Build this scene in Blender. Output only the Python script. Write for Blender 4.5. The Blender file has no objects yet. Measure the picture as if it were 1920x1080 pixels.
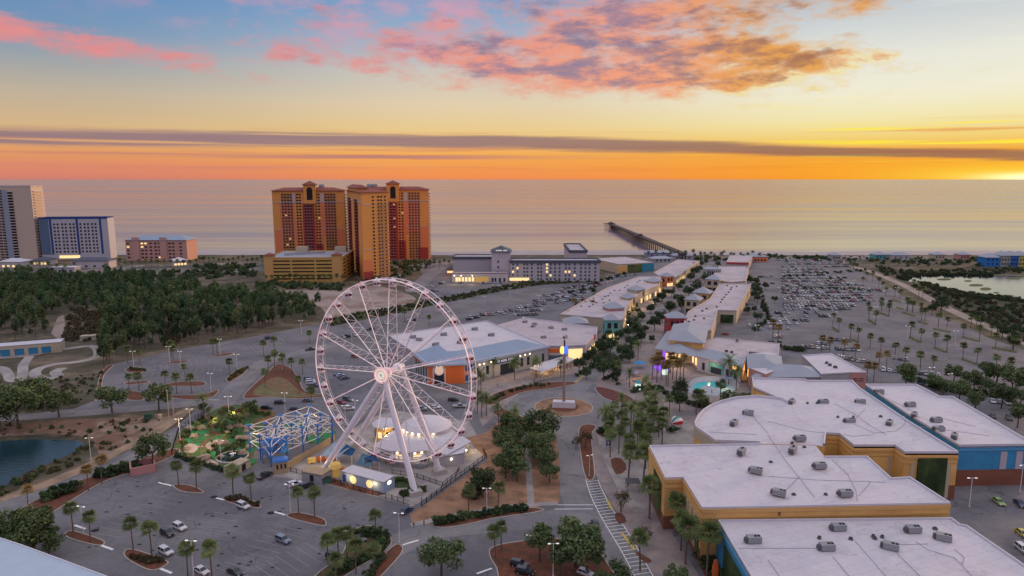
import bpy, bmesh, math, random
from math import sin, cos, pi, radians, atan2, sqrt, hypot
from mathutils import Vector, Matrix
random.seed(7)
S = bpy.context.scene
col = S.collection
# ------------------------------------------------------------------ camera
H = 93.0
PITCH = radians(9.08)
cd = bpy.data.cameras.new('camera'); cam = bpy.data.objects.new('camera', cd); col.objects.link(cam)
cam.location = (0, 0, H); cam.rotation_euler = (pi/2 - PITCH, 0, 0)
cd.sensor_width = 36; cd.lens = 24.0; cd.clip_start = 1; cd.clip_end = 200000
S.camera = cam
S.view_settings.view_transform = 'Standard'; S.view_settings.look = 'None'
S.view_settings.exposure = 0.0; S.view_settings.gamma = 1.0
cy = S.cycles
cy.max_bounces = 5; cy.diffuse_bounces = 2; cy.glossy_bounces = 3; cy.transmission_bounces = 2
cy.use_denoising = True; cy.sample_clamp_indirect = 6; cy.use_light_tree = True

def srgb(r, g, b):
    f = lambda c: (c/255/12.92) if c/255 <= .04045 else ((c/255+.055)/1.055)**2.4
    return (f(r), f(g), f(b))
# small expression language over shader nodes
class X:
    def __init__(s, nt, o): s.nt = nt; s.o = o
    def _m(s, op, *a):
        n = s.nt.nodes.new('ShaderNodeMath'); n.operation = op
        for i, v in enumerate((s,)+a):
            if isinstance(v, X): s.nt.links.new(v.o, n.inputs[i])
            else: n.inputs[i].default_value = v
        return X(s.nt, n.outputs[0])
    def __add__(s, v): return s._m('ADD', v)
    __radd__ = __add__
    def __sub__(s, v): return s._m('SUBTRACT', v)
    def __rsub__(s, v): return (s*-1)+v
    def __mul__(s, v): return s._m('MULTIPLY', v)
    __rmul__ = __mul__
    def __truediv__(s, v): return s._m('DIVIDE', v)
    def __pow__(s, v): return s._m('POWER', v)
    def abs(s): return s._m('ABSOLUTE')
    def exp(s): return s._m('EXPONENT')
    def mx(s, v): return s._m('MAXIMUM', v)
    def mn(s, v): return s._m('MINIMUM', v)
    def step(s, a, b):
        n = s.nt.nodes.new('ShaderNodeMapRange'); n.interpolation_type = 'SMOOTHSTEP'
        s.nt.links.new(s.o, n.inputs[0]); n.inputs[1].default_value = a; n.inputs[2].default_value = b
        return X(s.nt, n.outputs[0])
    def lin(s, a, b, c=0, d=1):
        n = s.nt.nodes.new('ShaderNodeMapRange')
        s.nt.links.new(s.o, n.inputs[0]); n.inputs[1].default_value = a; n.inputs[2].default_value = b
        n.inputs[3].default_value = c; n.inputs[4].default_value = d
        return X(s.nt, n.outputs[0])
def link(nt, v, sock):
    if isinstance(v, X): nt.links.new(v.o, sock)
    elif isinstance(v, tuple) and len(v) == 3 and sock.type == 'RGBA': sock.default_value = (*v, 1)
    else: sock.default_value = v
def mixc(nt, f, a, b):
    n = nt.nodes.new('ShaderNodeMix'); n.data_type = 'RGBA'
    link(nt, f, n.inputs[0]); link(nt, a, n.inputs[6]); link(nt, b, n.inputs[7])
    return X(nt, n.outputs[2])
def comb(nt, x, y, z):
    n = nt.nodes.new('ShaderNodeCombineXYZ')
    for i, v in enumerate((x, y, z)): link(nt, v, n.inputs[i])
    return X(nt, n.outputs[0])
def noise(nt, vec, scale=1, detail=4, rough=.5, dist=0.0, out=0):
    n = nt.nodes.new('ShaderNodeTexNoise')
    if vec is not None: link(nt, vec, n.inputs['Vector'])
    n.inputs['Scale'].default_value = scale; n.inputs['Detail'].default_value = detail
    n.inputs['Roughness'].default_value = rough; n.inputs['Distortion'].default_value = dist
    return X(nt, n.outputs[out])
def ramp(nt, f, pts):
    n = nt.nodes.new('ShaderNodeValToRGB'); link(nt, f, n.inputs[0])
    cr = n.color_ramp
    while len(cr.elements) < len(pts): cr.elements.new(.5)
    for e, (p, c) in zip(cr.elements, pts): e.position = p; e.color = (*c, 1)
    return X(nt, n.outputs[0])
# ------------------------------------------------------------------ dusk sky
SUN_AZ, SUN_EL = 52.0, 2.5
W = bpy.data.worlds.new('World'); S.world = W; W.use_nodes = True
nt = W.node_tree; nt.nodes.clear()
tc = nt.nodes.new('ShaderNodeTexCoord'); sp = nt.nodes.new('ShaderNodeSeparateXYZ')
nt.links.new(tc.outputs['Generated'], sp.inputs[0])
dx, dy, dz = (X(nt, sp.outputs[i]) for i in range(3))
el = dz._m('ARCSINE')*57.2958
az = dx._m('ARCTAN2', dy)*57.2958
t = (el/90.0).mx(0)**.5           # 0..1, square root spreads the low sky
def P(e): return sqrt(e/90)
def grad(L): return ramp(nt, t, [(P(e), srgb(*c)) for e, c in L])
OVER = [(20, (150, 170, 210)), (34, (222, 218, 236)), (90, (240, 236, 246))]  # sky above and behind, out of view, brightened to light the ground
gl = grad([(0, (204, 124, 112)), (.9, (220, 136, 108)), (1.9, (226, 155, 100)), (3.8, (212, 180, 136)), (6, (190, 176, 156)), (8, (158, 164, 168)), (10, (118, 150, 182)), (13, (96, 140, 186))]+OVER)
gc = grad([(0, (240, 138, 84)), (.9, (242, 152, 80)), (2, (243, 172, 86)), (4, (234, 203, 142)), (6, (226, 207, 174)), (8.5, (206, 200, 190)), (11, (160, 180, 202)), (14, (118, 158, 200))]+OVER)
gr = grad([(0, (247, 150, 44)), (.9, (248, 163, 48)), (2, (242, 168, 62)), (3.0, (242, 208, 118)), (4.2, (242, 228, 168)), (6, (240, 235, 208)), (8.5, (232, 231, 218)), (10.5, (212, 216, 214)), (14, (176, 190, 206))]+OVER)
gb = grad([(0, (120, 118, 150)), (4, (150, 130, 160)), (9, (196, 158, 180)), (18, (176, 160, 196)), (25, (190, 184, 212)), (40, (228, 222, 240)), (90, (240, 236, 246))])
c = mixc(nt, az.step(-36, -2), gl, gc)
c = mixc(nt, az.step(-2, 27), c, gr)
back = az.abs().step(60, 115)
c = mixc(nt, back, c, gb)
# glow round the set sun
da = az-38.0
g1 = (((da/9.0)**2+((el-.2)/.8)**2)*-1).exp()
c = mixc(nt, g1*.7, c, (1.0, .82, .06))
g2 = (((da/3.2)**2+((el-.1)/.28)**2)*-1).exp()
c = mixc(nt, g2, c, (1.5, 1.35, .8))
# coordinates for cloud noise
uv = comb(nt, az*.1, el*.32, 0)
def gauss(ca, ce, ra, re, tilt=0.0):
    a = az-ca; e = el-ce-(az-ca)*tilt
    return (((a/ra)**2+(e/re)**2)*-1).exp()
# thin stretched bars low in the west and the long mauve bank
uvs = comb(nt, az*.022, el*1.15, 3.1)
n1 = noise(nt, uvs, 1.6, 5, .55)
low = el.step(.3, 1.2)*(1-el.step(3.2, 4.6))
bars = n1.step(.52, .68)*low
c = mixc(nt, bars*.55, c, mixc(nt, az.step(-25, 30), srgb(196, 128, 120), srgb(226, 120, 30)))
ybars = noise(nt, comb(nt, az*.03, el*1.0, 9.7), 1.9, 4, .5).step(.56, .72)*el.step(.2, .9)*(1-el.step(4.6, 6.2))
c = mixc(nt, ybars*(az.step(4, 30)*.75+.12), c, mixc(nt, az.step(-10, 24), srgb(246, 186, 110), srgb(255, 236, 60)))
bc = 3.02-(az.mx(0))*.039-(az*-1-18).mx(0)*.012
bh = .56-(az.step(0, 38))*.22
nb = noise(nt, comb(nt, az*.05, el*1.3, 0), 1.0, 7, .66)
bd = ((el-bc+(nb-.5)*1.0).abs()/bh)
band = 1-bd.step(.45, 1.3)
slit = noise(nt, comb(nt, az*.03, el*2.2, 5.5), 1.3, 3, .5).step(.60, .70)*(1-az.step(-22, -6))
c = mixc(nt, band*(1-slit*.8)*(1-back)*.82, c, mixc(nt, az.step(-20, 34), srgb(136, 112, 128), srgb(140, 100, 88)))
b2 = 1-((el-1.75+(nb-.5)*.5).abs()/.20).step(.5, 1.2)
c = mixc(nt, b2*gauss(-11, 1.75, 13, 3)*.8, c, srgb(178, 118, 122))
# sunset cumulus
warp = noise(nt, comb(nt, az*.12, el*.3, 1.3), 1.0, 3, .5)
uvc = comb(nt, az*.16+el*.10, el*.46-az*.028+(warp-.5)*1.2, 0)
nA = noise(nt, uvc, 1.35, 9, .62)
nB = noise(nt, comb(nt, az*.30+el*.1, el*.8-az*.05, 4.2), 1.3, 8, .62)
m = gauss(9.0, 9.8, 15.0, 3.2, -.08)*1.0+gauss(20, 8.3, 8, 1.5, -.02)*.8+gauss(1, 8.6, 11, 1.9, -.08)*.6+gauss(13, 13.5, 12, 2.6)*.7+gauss(26, 12.6, 5, .9, .1)*.5
m = m+gauss(-32, 9.4, 12.0, 1.1, -.11)*.86+gauss(-16, 9.2, 6, .5, -.1)*.4
m = (m+gauss(-15, 11.0, 10, 2.8, -.1)*.42+gauss(-24, 7.9, 3, .5, -.1)*.3+gauss(17.8, 7.35, 1.6, .45)*.35).mn(1.05)
dens = ((nA*.68+nB*.32-.5)*1.45+.43+m*.41)
cl = dens.step(.55, .90)
cl = cl*(m*3.0).mn(1)*(1-back)
warm = mixc(nt, az.step(-18, 14), srgb(228, 142, 140), srgb(243, 156, 116))
warm = mixc(nt, az.step(10, 21), warm, srgb(232, 158, 58))
cool = mixc(nt, az.step(6, 24), srgb(132, 118, 146), srgb(158, 96, 62))
nC = noise(nt, comb(nt, az*.16+el*.12+4, el*.55-az*.04+.35, 2.0), 1.5, 7, .6)
sh = (nC*1.25-.10+(dens-.80)*.6+(el-9.0)*.014).step(.46, .74)*az.step(-24, 0)
nD = noise(nt, comb(nt, az*.5, el*1.5-az*.1, 6.0), 1.6, 7, .65)
ccol = mixc(nt, (sh*.85+(nD-.5)*.9)._m('MULTIPLY', 1.0).mx(0).mn(1), warm, cool)
rim = (1-((dens-.70).abs()/.08)).mx(0)*az.step(10, 21)*(1-el.step(8.0, 10.5))
ccol = mixc(nt, rim*.8, ccol, srgb(252, 232, 70))
c = mixc(nt, cl*.93, c, ccol)
# high pink veil
v = noise(nt, comb(nt, az*.12+el*.14, el*.30-az*.05, 7.7), 1.6, 7, .6)
veil = v.step(.45, .72)*gauss(-12, 13.0, 17, 3.2, -.05)*(1-back)
c = mixc(nt, veil*.85, c, srgb(216, 158, 176))
wis = noise(nt, comb(nt, az*.05, el*.5+az*.01, 17.7), 1.6, 5, .6).step(.5, .75)*az.step(18, 30)*el.step(4.2, 6.5)
c = mixc(nt, wis*.35*(1-back), c, srgb(248, 244, 222))
# below the horizon: dim ground colour
c = mixc(nt, (el*-1).step(.3, 3), c, srgb(96, 88, 96))
bgn = nt.nodes.new('ShaderNodeBackground'); link(nt, c, bgn.inputs[0]); bgn.inputs[1].default_value = 1.0
# a physical twilight sky under the coloured one
sky = nt.nodes.new('ShaderNodeTexSky'); sky.sky_type = 'NISHITA'; sky.sun_disc = False
sky.sun_elevation = radians(SUN_EL); sky.sun_rotation = radians(SUN_AZ)
bg2 = nt.nodes.new('ShaderNodeBackground'); nt.links.new(sky.outputs[0], bg2.inputs[0]); bg2.inputs[1].default_value = .0012
add = nt.nodes.new('ShaderNodeAddShader'); wo = nt.nodes.new('ShaderNodeOutputWorld')
nt.links.new(bgn.outputs[0], add.inputs[0]); nt.links.new(bg2.outputs[0], add.inputs[1]); nt.links.new(add.outputs[0], wo.inputs[0])
ld = bpy.data.lights.new('sun', 'SUN'); ld.energy = 3.0; ld.angle = radians(12); ld.color = (1.0, .56, .26)
lo = bpy.data.objects.new('sun', ld); col.objects.link(lo)
sd = Vector((sin(radians(SUN_AZ))*cos(radians(SUN_EL+1)), cos(radians(SUN_AZ))*cos(radians(SUN_EL+1)), sin(radians(SUN_EL+1))))
lo.rotation_euler = sd.to_track_quat('Z', 'Y').to_euler()
# ------------------------------------------------------------------ helpers
from mathutils.geometry import tessellate_polygon
def G(px, py, z=0.0):
    "where the sight line of a photograph point meets height z"
    vx = (px-960)/1280; vy = -(py-540)/1280
    d = (vx, cos(PITCH)+vy*sin(PITCH), -sin(PITCH)+vy*cos(PITCH))
    k = (z-H)/d[2]
    return Vector((d[0]*k, d[1]*k, z))
def ppm(y):
    return 1280/(y*cos(PITCH)+(H)*sin(PITCH))
M = {}
def mat(name, c, rough=.8, metal=0.0, var=.25, vs=.5, bump=0.0, emit=None, es=1.0, spec=.3, c2=None, c2s=.03, c2t=(.45, .6), rnd=0.0, trans=False, coat=0.0):
    if name in M: return M[name]
    m = bpy.data.materials.new(name); m.use_nodes = True; M[name] = m
    nt = m.node_tree; b = nt.nodes['Principled BSDF']
    tc = nt.nodes.new('ShaderNodeTexCoord'); v = X(nt, tc.outputs['Object'])
    cc = c
    if c2 is not None:
        f = noise(nt, v, c2s, 7, .62).step(*c2t)
        cc = mixc(nt, f, c, c2)
    if var:
        n = noise(nt, v, vs, 6, .6)
        k = n.lin(.25, .75, 1-var, 1+var)
        if rnd:
            oi = nt.nodes.new('ShaderNodeObjectInfo'); r = X(nt, oi.outputs['Random'])
            k = k*r.lin(0, 1, 1-rnd, 1+rnd)
        mm = nt.nodes.new('ShaderNodeVectorMath'); mm.operation = 'MULTIPLY'
        link(nt, cc if isinstance(cc, X) else tuple(cc), mm.inputs[0]); link(nt, k, mm.inputs[1])
        cc = X(nt, mm.outputs[0])
    link(nt, cc, b.inputs['Base Color'])
    b.inputs['Roughness'].default_value = rough; b.inputs['Metallic'].default_value = metal
    b.inputs['Specular IOR Level'].default_value = spec
    if coat: b.inputs['Coat Weight'].default_value = coat
    if bump:
        bp = nt.nodes.new('ShaderNodeBump'); bp.inputs['Strength'].default_value = bump
        link(nt, noise(nt, v, vs*6, 5, .6), bp.inputs['Height']); nt.links.new(bp.outputs[0], b.inputs['Normal'])
    if emit:
        b.inputs['Emission Color'].default_value = (*emit, 1); b.inputs['Emission Strength'].default_value = es
    return m
class MB:
    def __init__(s): s.v = []; s.f = []; s.m = []; s.mats = []
    def mi(s, m):
        if m not in s.mats: s.mats.append(m)
        return s.mats.index(m)
    def add(s, vs, fs, m):
        o = len(s.v); s.v += [tuple(x) for x in vs]; i = s.mi(m)
        for f in fs: s.f.append([o+k for k in f]); s.m.append(i)
        return s
    def box(s, c, sz, m, rz=0.0, taper=1.0):
        x, y, z = sz[0]/2, sz[1]/2, sz[2]/2
        vs = []
        for k, (a, b, d) in enumerate([(-x,-y,-z),(x,-y,-z),(x,y,-z),(-x,y,-z),(-x,-y,z),(x,-y,z),(x,y,z),(-x,y,z)]):
            if k > 3: a *= taper; b *= taper
            vs.append((c[0]+a*cos(rz)-b*sin(rz), c[1]+a*sin(rz)+b*cos(rz), c[2]+d))
        return s.add(vs, [(3,2,1,0),(4,5,6,7),(0,1,5,4),(1,2,6,5),(2,3,7,6),(3,0,4,7)], m)
    def prism(s, pts, z0, z1, m, mt=None, bottom=True):
        pts = [(p[0], p[1]) for p in pts]
        A = sum(pts[i][0]*pts[(i+1) % len(pts)][1]-pts[(i+1) % len(pts)][0]*pts[i][1] for i in range(len(pts)))
        if A < 0: pts = pts[::-1]
        n = len(pts)
        vs = [(x, y, z0) for x, y in pts]+[(x, y, z1) for x, y in pts]
        s.add(vs, [(i, (i+1) % n, n+(i+1) % n, n+i) for i in range(n)], m)
        s.add([(x, y, z1) for x, y in pts], [tuple(range(n))], mt or m)
        if bottom: s.add([(x, y, z0) for x, y in pts], [tuple(range(n))[::-1]], m)
        return s
    def ring(s, pts, w, z0, z1, m, skip=()):
        "a parapet or kerb of width w along the inside of a closed outline"
        pts = [Vector((p[0], p[1])) for p in pts]; n = len(pts)
        A = sum(pts[i].x*pts[(i+1) % n].y-pts[(i+1) % n].x*pts[i].y for i in range(n))
        if A < 0: pts = pts[::-1]
        ins = inset(pts, w)
        vs = []
        for L, z in ((pts, z0), (pts, z1), (ins, z1), (ins, z0)): vs += [(p.x, p.y, z) for p in L]
        fs = []
        for i in range(n):
            if i in skip: continue
            j = (i+1) % n
            for k in range(4): fs.append((k*n+i, k*n+j, ((k+1) % 4)*n+j, ((k+1) % 4)*n+i))
        return s.add(vs, fs, m)
    def tube(s, a, b, r, m, r2=None, n=6, cap=True):
        a = Vector(a); b = Vector(b); d = b-a
        if d.length < 1e-6: return s
        r2 = r if r2 is None else r2
        q = d.to_track_quat('Z', 'Y'); vs = []
        for p, rr in ((a, r), (b, r2)):
            for k in range(n): vs.append(p+q@Vector((rr*cos(2*pi*k/n), rr*sin(2*pi*k/n), 0)))
        fs = [(k, (k+1) % n, n+(k+1) % n, n+k) for k in range(n)]
        if cap: fs += [tuple(range(n))[::-1], tuple(range(n, 2*n))]
        return s.add(vs, fs, m)
    def path(s, P, r, m, n=5, closed=False):
        for i in range(len(P)-(0 if closed else 1)): s.tube(P[i], P[(i+1) % len(P)], r, m, n=n, cap=False)
        return s
    def lathe(s, prof, m, c=(0, 0, 0), n=16):
        vs = []; fs = []
        for r, z in prof:
            for k in range(n): vs.append((c[0]+r*cos(2*pi*k/n), c[1]+r*sin(2*pi*k/n), c[2]+z))
        for i in range(len(prof)-1):
            for k in range(n): fs.append((i*n+k, i*n+(k+1) % n, (i+1)*n+(k+1) % n, (i+1)*n+k))
        return s.add(vs, fs, m)
    def blob(s, c, r, m, nu=8, nv=6, jit=.15, rng=random):
        vs = [(c[0], c[1], c[2]-r[2])]; fs = []
        for i in range(1, nv):
            th = pi*i/nv
            for k in range(nu):
                j = 1+rng.uniform(-jit, jit)
                vs.append((c[0]+r[0]*sin(th)*cos(2*pi*k/nu)*j, c[1]+r[1]*sin(th)*sin(2*pi*k/nu)*j, c[2]-r[2]*cos(th)*j))
        vs.append((c[0], c[1], c[2]+r[2])); L = len(vs)-1
        for k in range(nu):
            fs.append((0, 1+(k+1) % nu, 1+k)); fs.append((L, L-nu+k, L-nu+(k+1) % nu))
            for i in range(nv-2):
                a = 1+i*nu; fs.append((a+k, a+(k+1) % nu, a+nu+(k+1) % nu, a+nu+k))
        return s.add(vs, fs, m)
    def mesh(s, name):
        me = bpy.data.meshes.new(name); me.from_pydata(s.v, [], s.f)
        for m in s.mats: me.materials.append(m)
        me.polygons.foreach_set('material_index', s.m); me.update(); return me
    def obj(s, name, parent=None, smooth=False, **kw):
        me = s.mesh(name)
        if smooth:
            me.polygons.foreach_set('use_smooth', [True]*len(me.polygons))
        o = bpy.data.objects.new(name, me); col.objects.link(o)
        if parent: o.parent = parent
        return tag(o, **kw)
def inset(pts, w):
    n = len(pts); out = []
    for i in range(n):
        a, b, c = pts[i-1], pts[i], pts[(i+1) % n]
        d1 = (b-a).normalized(); d2 = (c-b).normalized()
        n1 = Vector((-d1.y, d1.x)); n2 = Vector((-d2.y, d2.x))
        k = (n1+n2); L = k.length
        if L < .3: out.append(b+n1*w); continue
        k = k/L; out.append(b+k*(w/max(.35, k.dot(n1))))
    return out
def tag(o, label=None, cat=None, group=None, kind=None):
    if label: o['label'] = label
    if cat: o['category'] = cat
    if group: o['group'] = group
    if kind: o['kind'] = kind
    return o
def thing(name, label, cat, loc=(0, 0, 0), rz=0.0, group=None):
    o = bpy.data.objects.new(name, None); col.objects.link(o)
    o.location = loc; o.rotation_euler = (0, 0, rz); o.empty_display_size = .3
    return tag(o, label, cat, group)
def inst(me, name, parent=None, loc=(0, 0, 0), rz=0.0, sc=(1, 1, 1), **kw):
    o = bpy.data.objects.new(name, me); col.objects.link(o)
    o.location = loc; o.rotation_euler = (0, 0, rz)
    o.scale = sc if isinstance(sc, tuple) else (sc, sc, sc)
    if parent: o.parent = parent
    return tag(o, **kw)
def copy_tree(r, loc, rz=0.0, sc=1.0, label=None, group=None):
    c = r.copy(); col.objects.link(c); c.location = loc; c.rotation_euler = (0, 0, rz); c.scale = (sc, sc, sc)
    if label: c['label'] = label
    if group: c['group'] = group
    for ch in KIDS.setdefault(r.name, list(r.children)):
        d = ch.copy(); col.objects.link(d); d.parent = c
        for gch in KIDS.setdefault(ch.name, list(ch.children)):
            e = gch.copy(); col.objects.link(e); e.parent = d
    return c
KIDS = {}
def GP(L, z=0.0): return [G(x, y, z) for x, y in L]
def smoothpoly(L, k=4, closed=True):
    "Catmull-Rom through photograph points"
    n = len(L); out = []
    for i in range(n if closed else n-1):
        g = lambda j: L[j % n] if closed else L[min(max(j, 0), n-1)]
        p0, p1, p2, p3 = g(i-1), g(i), g(i+1), g(i+2)
        for s in range(k):
            t = s/k
            out.append(tuple(.5*((2*p1[a])+(-p0[a]+p2[a])*t+(2*p0[a]-5*p1[a]+4*p2[a]-p3[a])*t*t+(-p0[a]+3*p1[a]-3*p2[a]+p3[a])*t**3) for a in range(2)))
    if not closed: out.append(tuple(L[-1]))
    return out
def sheet(name, L, z, m, smooth=0, kerb=None, **kw):
    "flat ground sheet given by photograph points; triangulated so bent outlines fill right"
    if smooth: L = smoothpoly(L, smooth)
    kw.setdefault('kind', 'structure')
    pts = GP(L)
    tris = tessellate_polygon([[Vector((p.x, p.y, 0)) for p in pts]]); fs = []
    for a, b, c in tris:
        A = (pts[b]-pts[a]).cross(pts[c]-pts[a]).z
        if abs(A) > 1e-6: fs.append((a, b, c) if A > 0 else (a, c, b))
    me = MB().add([(p.x, p.y, z) for p in pts], fs, m).mesh(name)
    o = bpy.data.objects.new(name, me); col.objects.link(o); tag(o, **kw)
    if kerb:
        k = MB(); k.ring(pts, .35, 0, .15+z*0, kerb); k.obj('kerb', None, kind='structure')
    return o
def ribbon(name, L, w, z, m, smooth=6, **kw):
    "strip of constant real width w along photograph points"
    if smooth: L = smoothpoly(L, smooth, closed=False)
    P = [G(x, y) for x, y in L]; vs = []; fs = []
    for i, p in enumerate(P):
        d = (P[min(i+1, len(P)-1)]-P[max(i-1, 0)]); d.z = 0; d.normalize(); n = Vector((-d.y, d.x, 0))
        vs += [p+n*w/2+Vector((0, 0, z)), p-n*w/2+Vector((0, 0, z))]
    for i in range(len(P)-1): fs.append((2*i, 2*i+1, 2*i+3, 2*i+2))
    kw.setdefault('kind', 'structure')
    mb = MB().add(vs, fs, m)
    return mb.obj(name, **kw)
# ------------------------------------------------------------------ materials
m_scrub = mat('scrub', (.085, .075, .048), .95, var=.5, vs=.12, c2=(.16, .125, .085), c2s=.045, c2t=(.46, .6), bump=.4)
def pavement(name, c1, c2, cr=.36, cs=.11):
    "worn asphalt: broad patches, tyre-polished lanes, sealed cracks, speckled stains"
    m = bpy.data.materials.new(name); m.use_nodes = True; M[name] = m; nt = m.node_tree; b = nt.nodes['Principled BSDF']
    tc = nt.nodes.new('ShaderNodeTexCoord'); v = X(nt, tc.outputs['Object'])
    c = mixc(nt, noise(nt, v, .045, 7, .65).step(.42, .6), c1, c2)
    n2 = noise(nt, v, .9, 5, .7); k = n2.lin(.25, .75, .84, 1.14)
    st = noise(nt, v, .16, 4, .6).step(.6, .72)
    k = k*(1-st*.28)
    wv = nt.nodes.new('ShaderNodeVectorMath'); wv.operation = 'ADD'; ns = nt.nodes.new('ShaderNodeTexNoise'); ns.inputs['Scale'].default_value = .12; link(nt, v, ns.inputs['Vector'])
    sc = nt.nodes.new('ShaderNodeVectorMath'); sc.operation = 'SCALE'; nt.links.new(ns.outputs['Color'], sc.inputs[0]); sc.inputs['Scale'].default_value = 9
    link(nt, v, wv.inputs[0]); nt.links.new(sc.outputs[0], wv.inputs[1])
    vo = nt.nodes.new('ShaderNodeTexVoronoi'); vo.feature = 'DISTANCE_TO_EDGE'; vo.inputs['Scale'].default_value = cs; nt.links.new(wv.outputs[0], vo.inputs['Vector'])
    crk = 1-X(nt, vo.outputs['Distance']).step(.004, .022)
    k = k*(1-crk*cr*noise(nt, v, .05, 2, .5).step(.42, .58))
    mm = nt.nodes.new('ShaderNodeVectorMath'); mm.operation = 'MULTIPLY'; link(nt, c, mm.inputs[0]); link(nt, k, mm.inputs[1])
    nt.links.new(mm.outputs[0], b.inputs['Base Color']); b.inputs['Roughness'].default_value = .85; b.inputs['Specular IOR Level'].default_value = .3
    return m
def membrane(name, c1, c2):
    "roof membrane: welded seams every few metres, ponding stains, grime"
    m = bpy.data.materials.new(name); m.use_nodes = True; M[name] = m; nt = m.node_tree; b = nt.nodes['Principled BSDF']
    tc = nt.nodes.new('ShaderNodeTexCoord'); v = X(nt, tc.outputs['Object']); sp_ = nt.nodes.new('ShaderNodeSeparateXYZ'); link(nt, v, sp_.inputs[0]); x, y = X(nt, sp_.outputs[0]), X(nt, sp_.outputs[1])
    u = x*.94+y*.34; w = y*.94-x*.34
    s1 = 1-((w/3.05)._m('FRACT')-.5).abs().step(.0, .035); s2 = 1-((u/15.2+(w/3.05)._m('FLOOR')*.37)._m('FRACT')-.5).abs().step(0, .008)
    c = mixc(nt, noise(nt, v, .07, 7, .65).step(.46, .66), c1, c2)
    pond = noise(nt, v, .11, 3, .5); ring = (1-((pond-.60).abs()/.018)).mx(0); inn = pond.step(.60, .68)
    k = noise(nt, v, .6, 6, .65).lin(.3, .7, .93, 1.05)*(1-s1.mx(s2)*.22)*(1-ring*.16)*(1-inn*.08)*(1-noise(nt, v, .5, 6, .75).step(.60, .74)*.10)
    mm = nt.nodes.new('ShaderNodeVectorMath'); mm.operation = 'MULTIPLY'; link(nt, c, mm.inputs[0]); link(nt, k, mm.inputs[1])
    nt.links.new(mm.outputs[0], b.inputs['Base Color']); b.inputs['Roughness'].default_value = .7; b.inputs['Specular IOR Level'].default_value = .3
    return m
m_asph = pavement('asphalt', (.182, .177, .188), (.134, .130, .141))
m_asph2 = pavement('road_asphalt', (.235, .225, .225), (.18, .172, .178), .3, .07)
m_conc = mat('concrete', (.36, .33, .31), .85, var=.2, vs=.3, c2=(.27, .25, .24), c2s=.09)
m_pave = mat('pavers', (.30, .245, .225), .8, var=.25, vs=.25, c2=(.23, .2, .2), c2s=.07)
m_kerb = mat('kerb_concrete', (.42, .39, .35), .85, var=.15, vs=1)
m_mulch = mat('pine_bark_mulch', (.17, .062, .035), .95, var=.5, vs=1.2, c2=(.11, .055, .035), c2s=.3, bump=.5)
m_dirt = mat('sandy_dirt', (.33, .19, .115), .95, var=.25, vs=.3, c2=(.22, .13, .08), c2s=.12)
m_sand = mat('sand', (.46, .38, .34), .95, var=.15, vs=.1, c2=(.34, .25, .2), c2s=.02)
m_sandd = mat('construction_sand', (.34, .27, .235), .95, var=.25, vs=.08, c2=(.24, .17, .13), c2s=.03)
m_beach = mat('beach_sand', (.38, .345, .345), .95, var=.1, vs=.05)
m_grassy = mat('dry_grass', (.17, .15, .07), .95, var=.35, vs=.4, c2=(.2, .13, .07), c2s=.08)
m_turf = mat('putting_turf', (.035, .23, .08), .9, var=.25, vs=.6, c2=(.05, .11, .045), c2s=.2)
m_line = mat('road_paint', (.8, .8, .8), .7, var=.3, vs=1.5)
m_yel = mat('yellow_paint', (.6, .42, .08), .7, var=.25, vs=1.5)
m_blu = mat('blue_paint', (.05, .2, .5), .7)
m_white = mat('white_paint', (.62, .60, .63), .5, var=.08, vs=.5)
m_white2 = mat('white_metal', (.58, .57, .62), .4, var=.06, vs=.5)
m_roof = membrane('white_roof_membrane', (.60, .57, .60), (.555, .52, .555))
m_roofd = membrane('old_roof_membrane', (.50, .44, .46), (.40, .355, .375))
m_mroof = mat('blue_metal_roof', (.24, .32, .42), .45, var=.08, vs=.1)
m_mroofg = mat('grey_metal_roof', (.30, .33, .38), .45, var=.1, vs=.1)
m_glass = mat('dark_glass', (.02, .03, .045), .12, spec=.6, var=0)
m_dark = mat('dark_opening', (.022, .02, .022), .9, var=0)
m_black = mat('black_metal', (.025, .025, .028), .5, var=0)
m_grey = mat('grey_metal', (.32, .33, .34), .5, var=.15, vs=.8)
m_lit = mat('lit_window', (.5, .4, .2), .5, emit=(1, .62, .22), es=1.6, var=0)
m_lamp = mat('lamp_glow', (.9, .8, .6), .5, emit=(1, .80, .50), es=7, var=0)
m_lampw = mat('lamp_head_white', (.8, .8, .8), .5, emit=(1, .95, .8), es=.5, var=0)
m_orl = mat('orange_glow', (.9, .4, .1), .5, emit=(1, .42, .08), es=2.5, var=0)
M['water'] = None; del M['water']
def water(name, base, rough, bs, stren, tint=0):
    m = bpy.data.materials.new(name); m.use_nodes = True; nt = m.node_tree; b = nt.nodes['Principled BSDF']
    tc = nt.nodes.new('ShaderNodeTexCoord'); sp_ = nt.nodes.new('ShaderNodeSeparateXYZ'); nt.links.new(tc.outputs['Object'], sp_.inputs[0])
    x, y = X(nt, sp_.outputs[0]), X(nt, sp_.outputs[1])
    b.inputs['Base Color'].default_value = (*base, 1); b.inputs['Roughness'].default_value = rough
    b.inputs['IOR'].default_value = 1.33; b.inputs['Specular IOR Level'].default_value = .5
    h = noise(nt, comb(nt, x*.35, y, 0), bs, 6, .62)
    if tint:      # broad calm and ruffled lanes lying along the shore
        ln = noise(nt, comb(nt, x*.00035, y*.004, 2), 1.4, 6, .65)
        link(nt, ln.lin(.35, .65, rough*.7, rough*1.5), b.inputs['Roughness'])
    bp = nt.nodes.new('ShaderNodeBump'); bp.inputs['Strength'].default_value = stren; bp.inputs['Distance'].default_value = 1.0
    link(nt, h, bp.inputs['Height']); nt.links.new(bp.outputs[0], b.inputs['Normal'])
    return m
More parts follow.
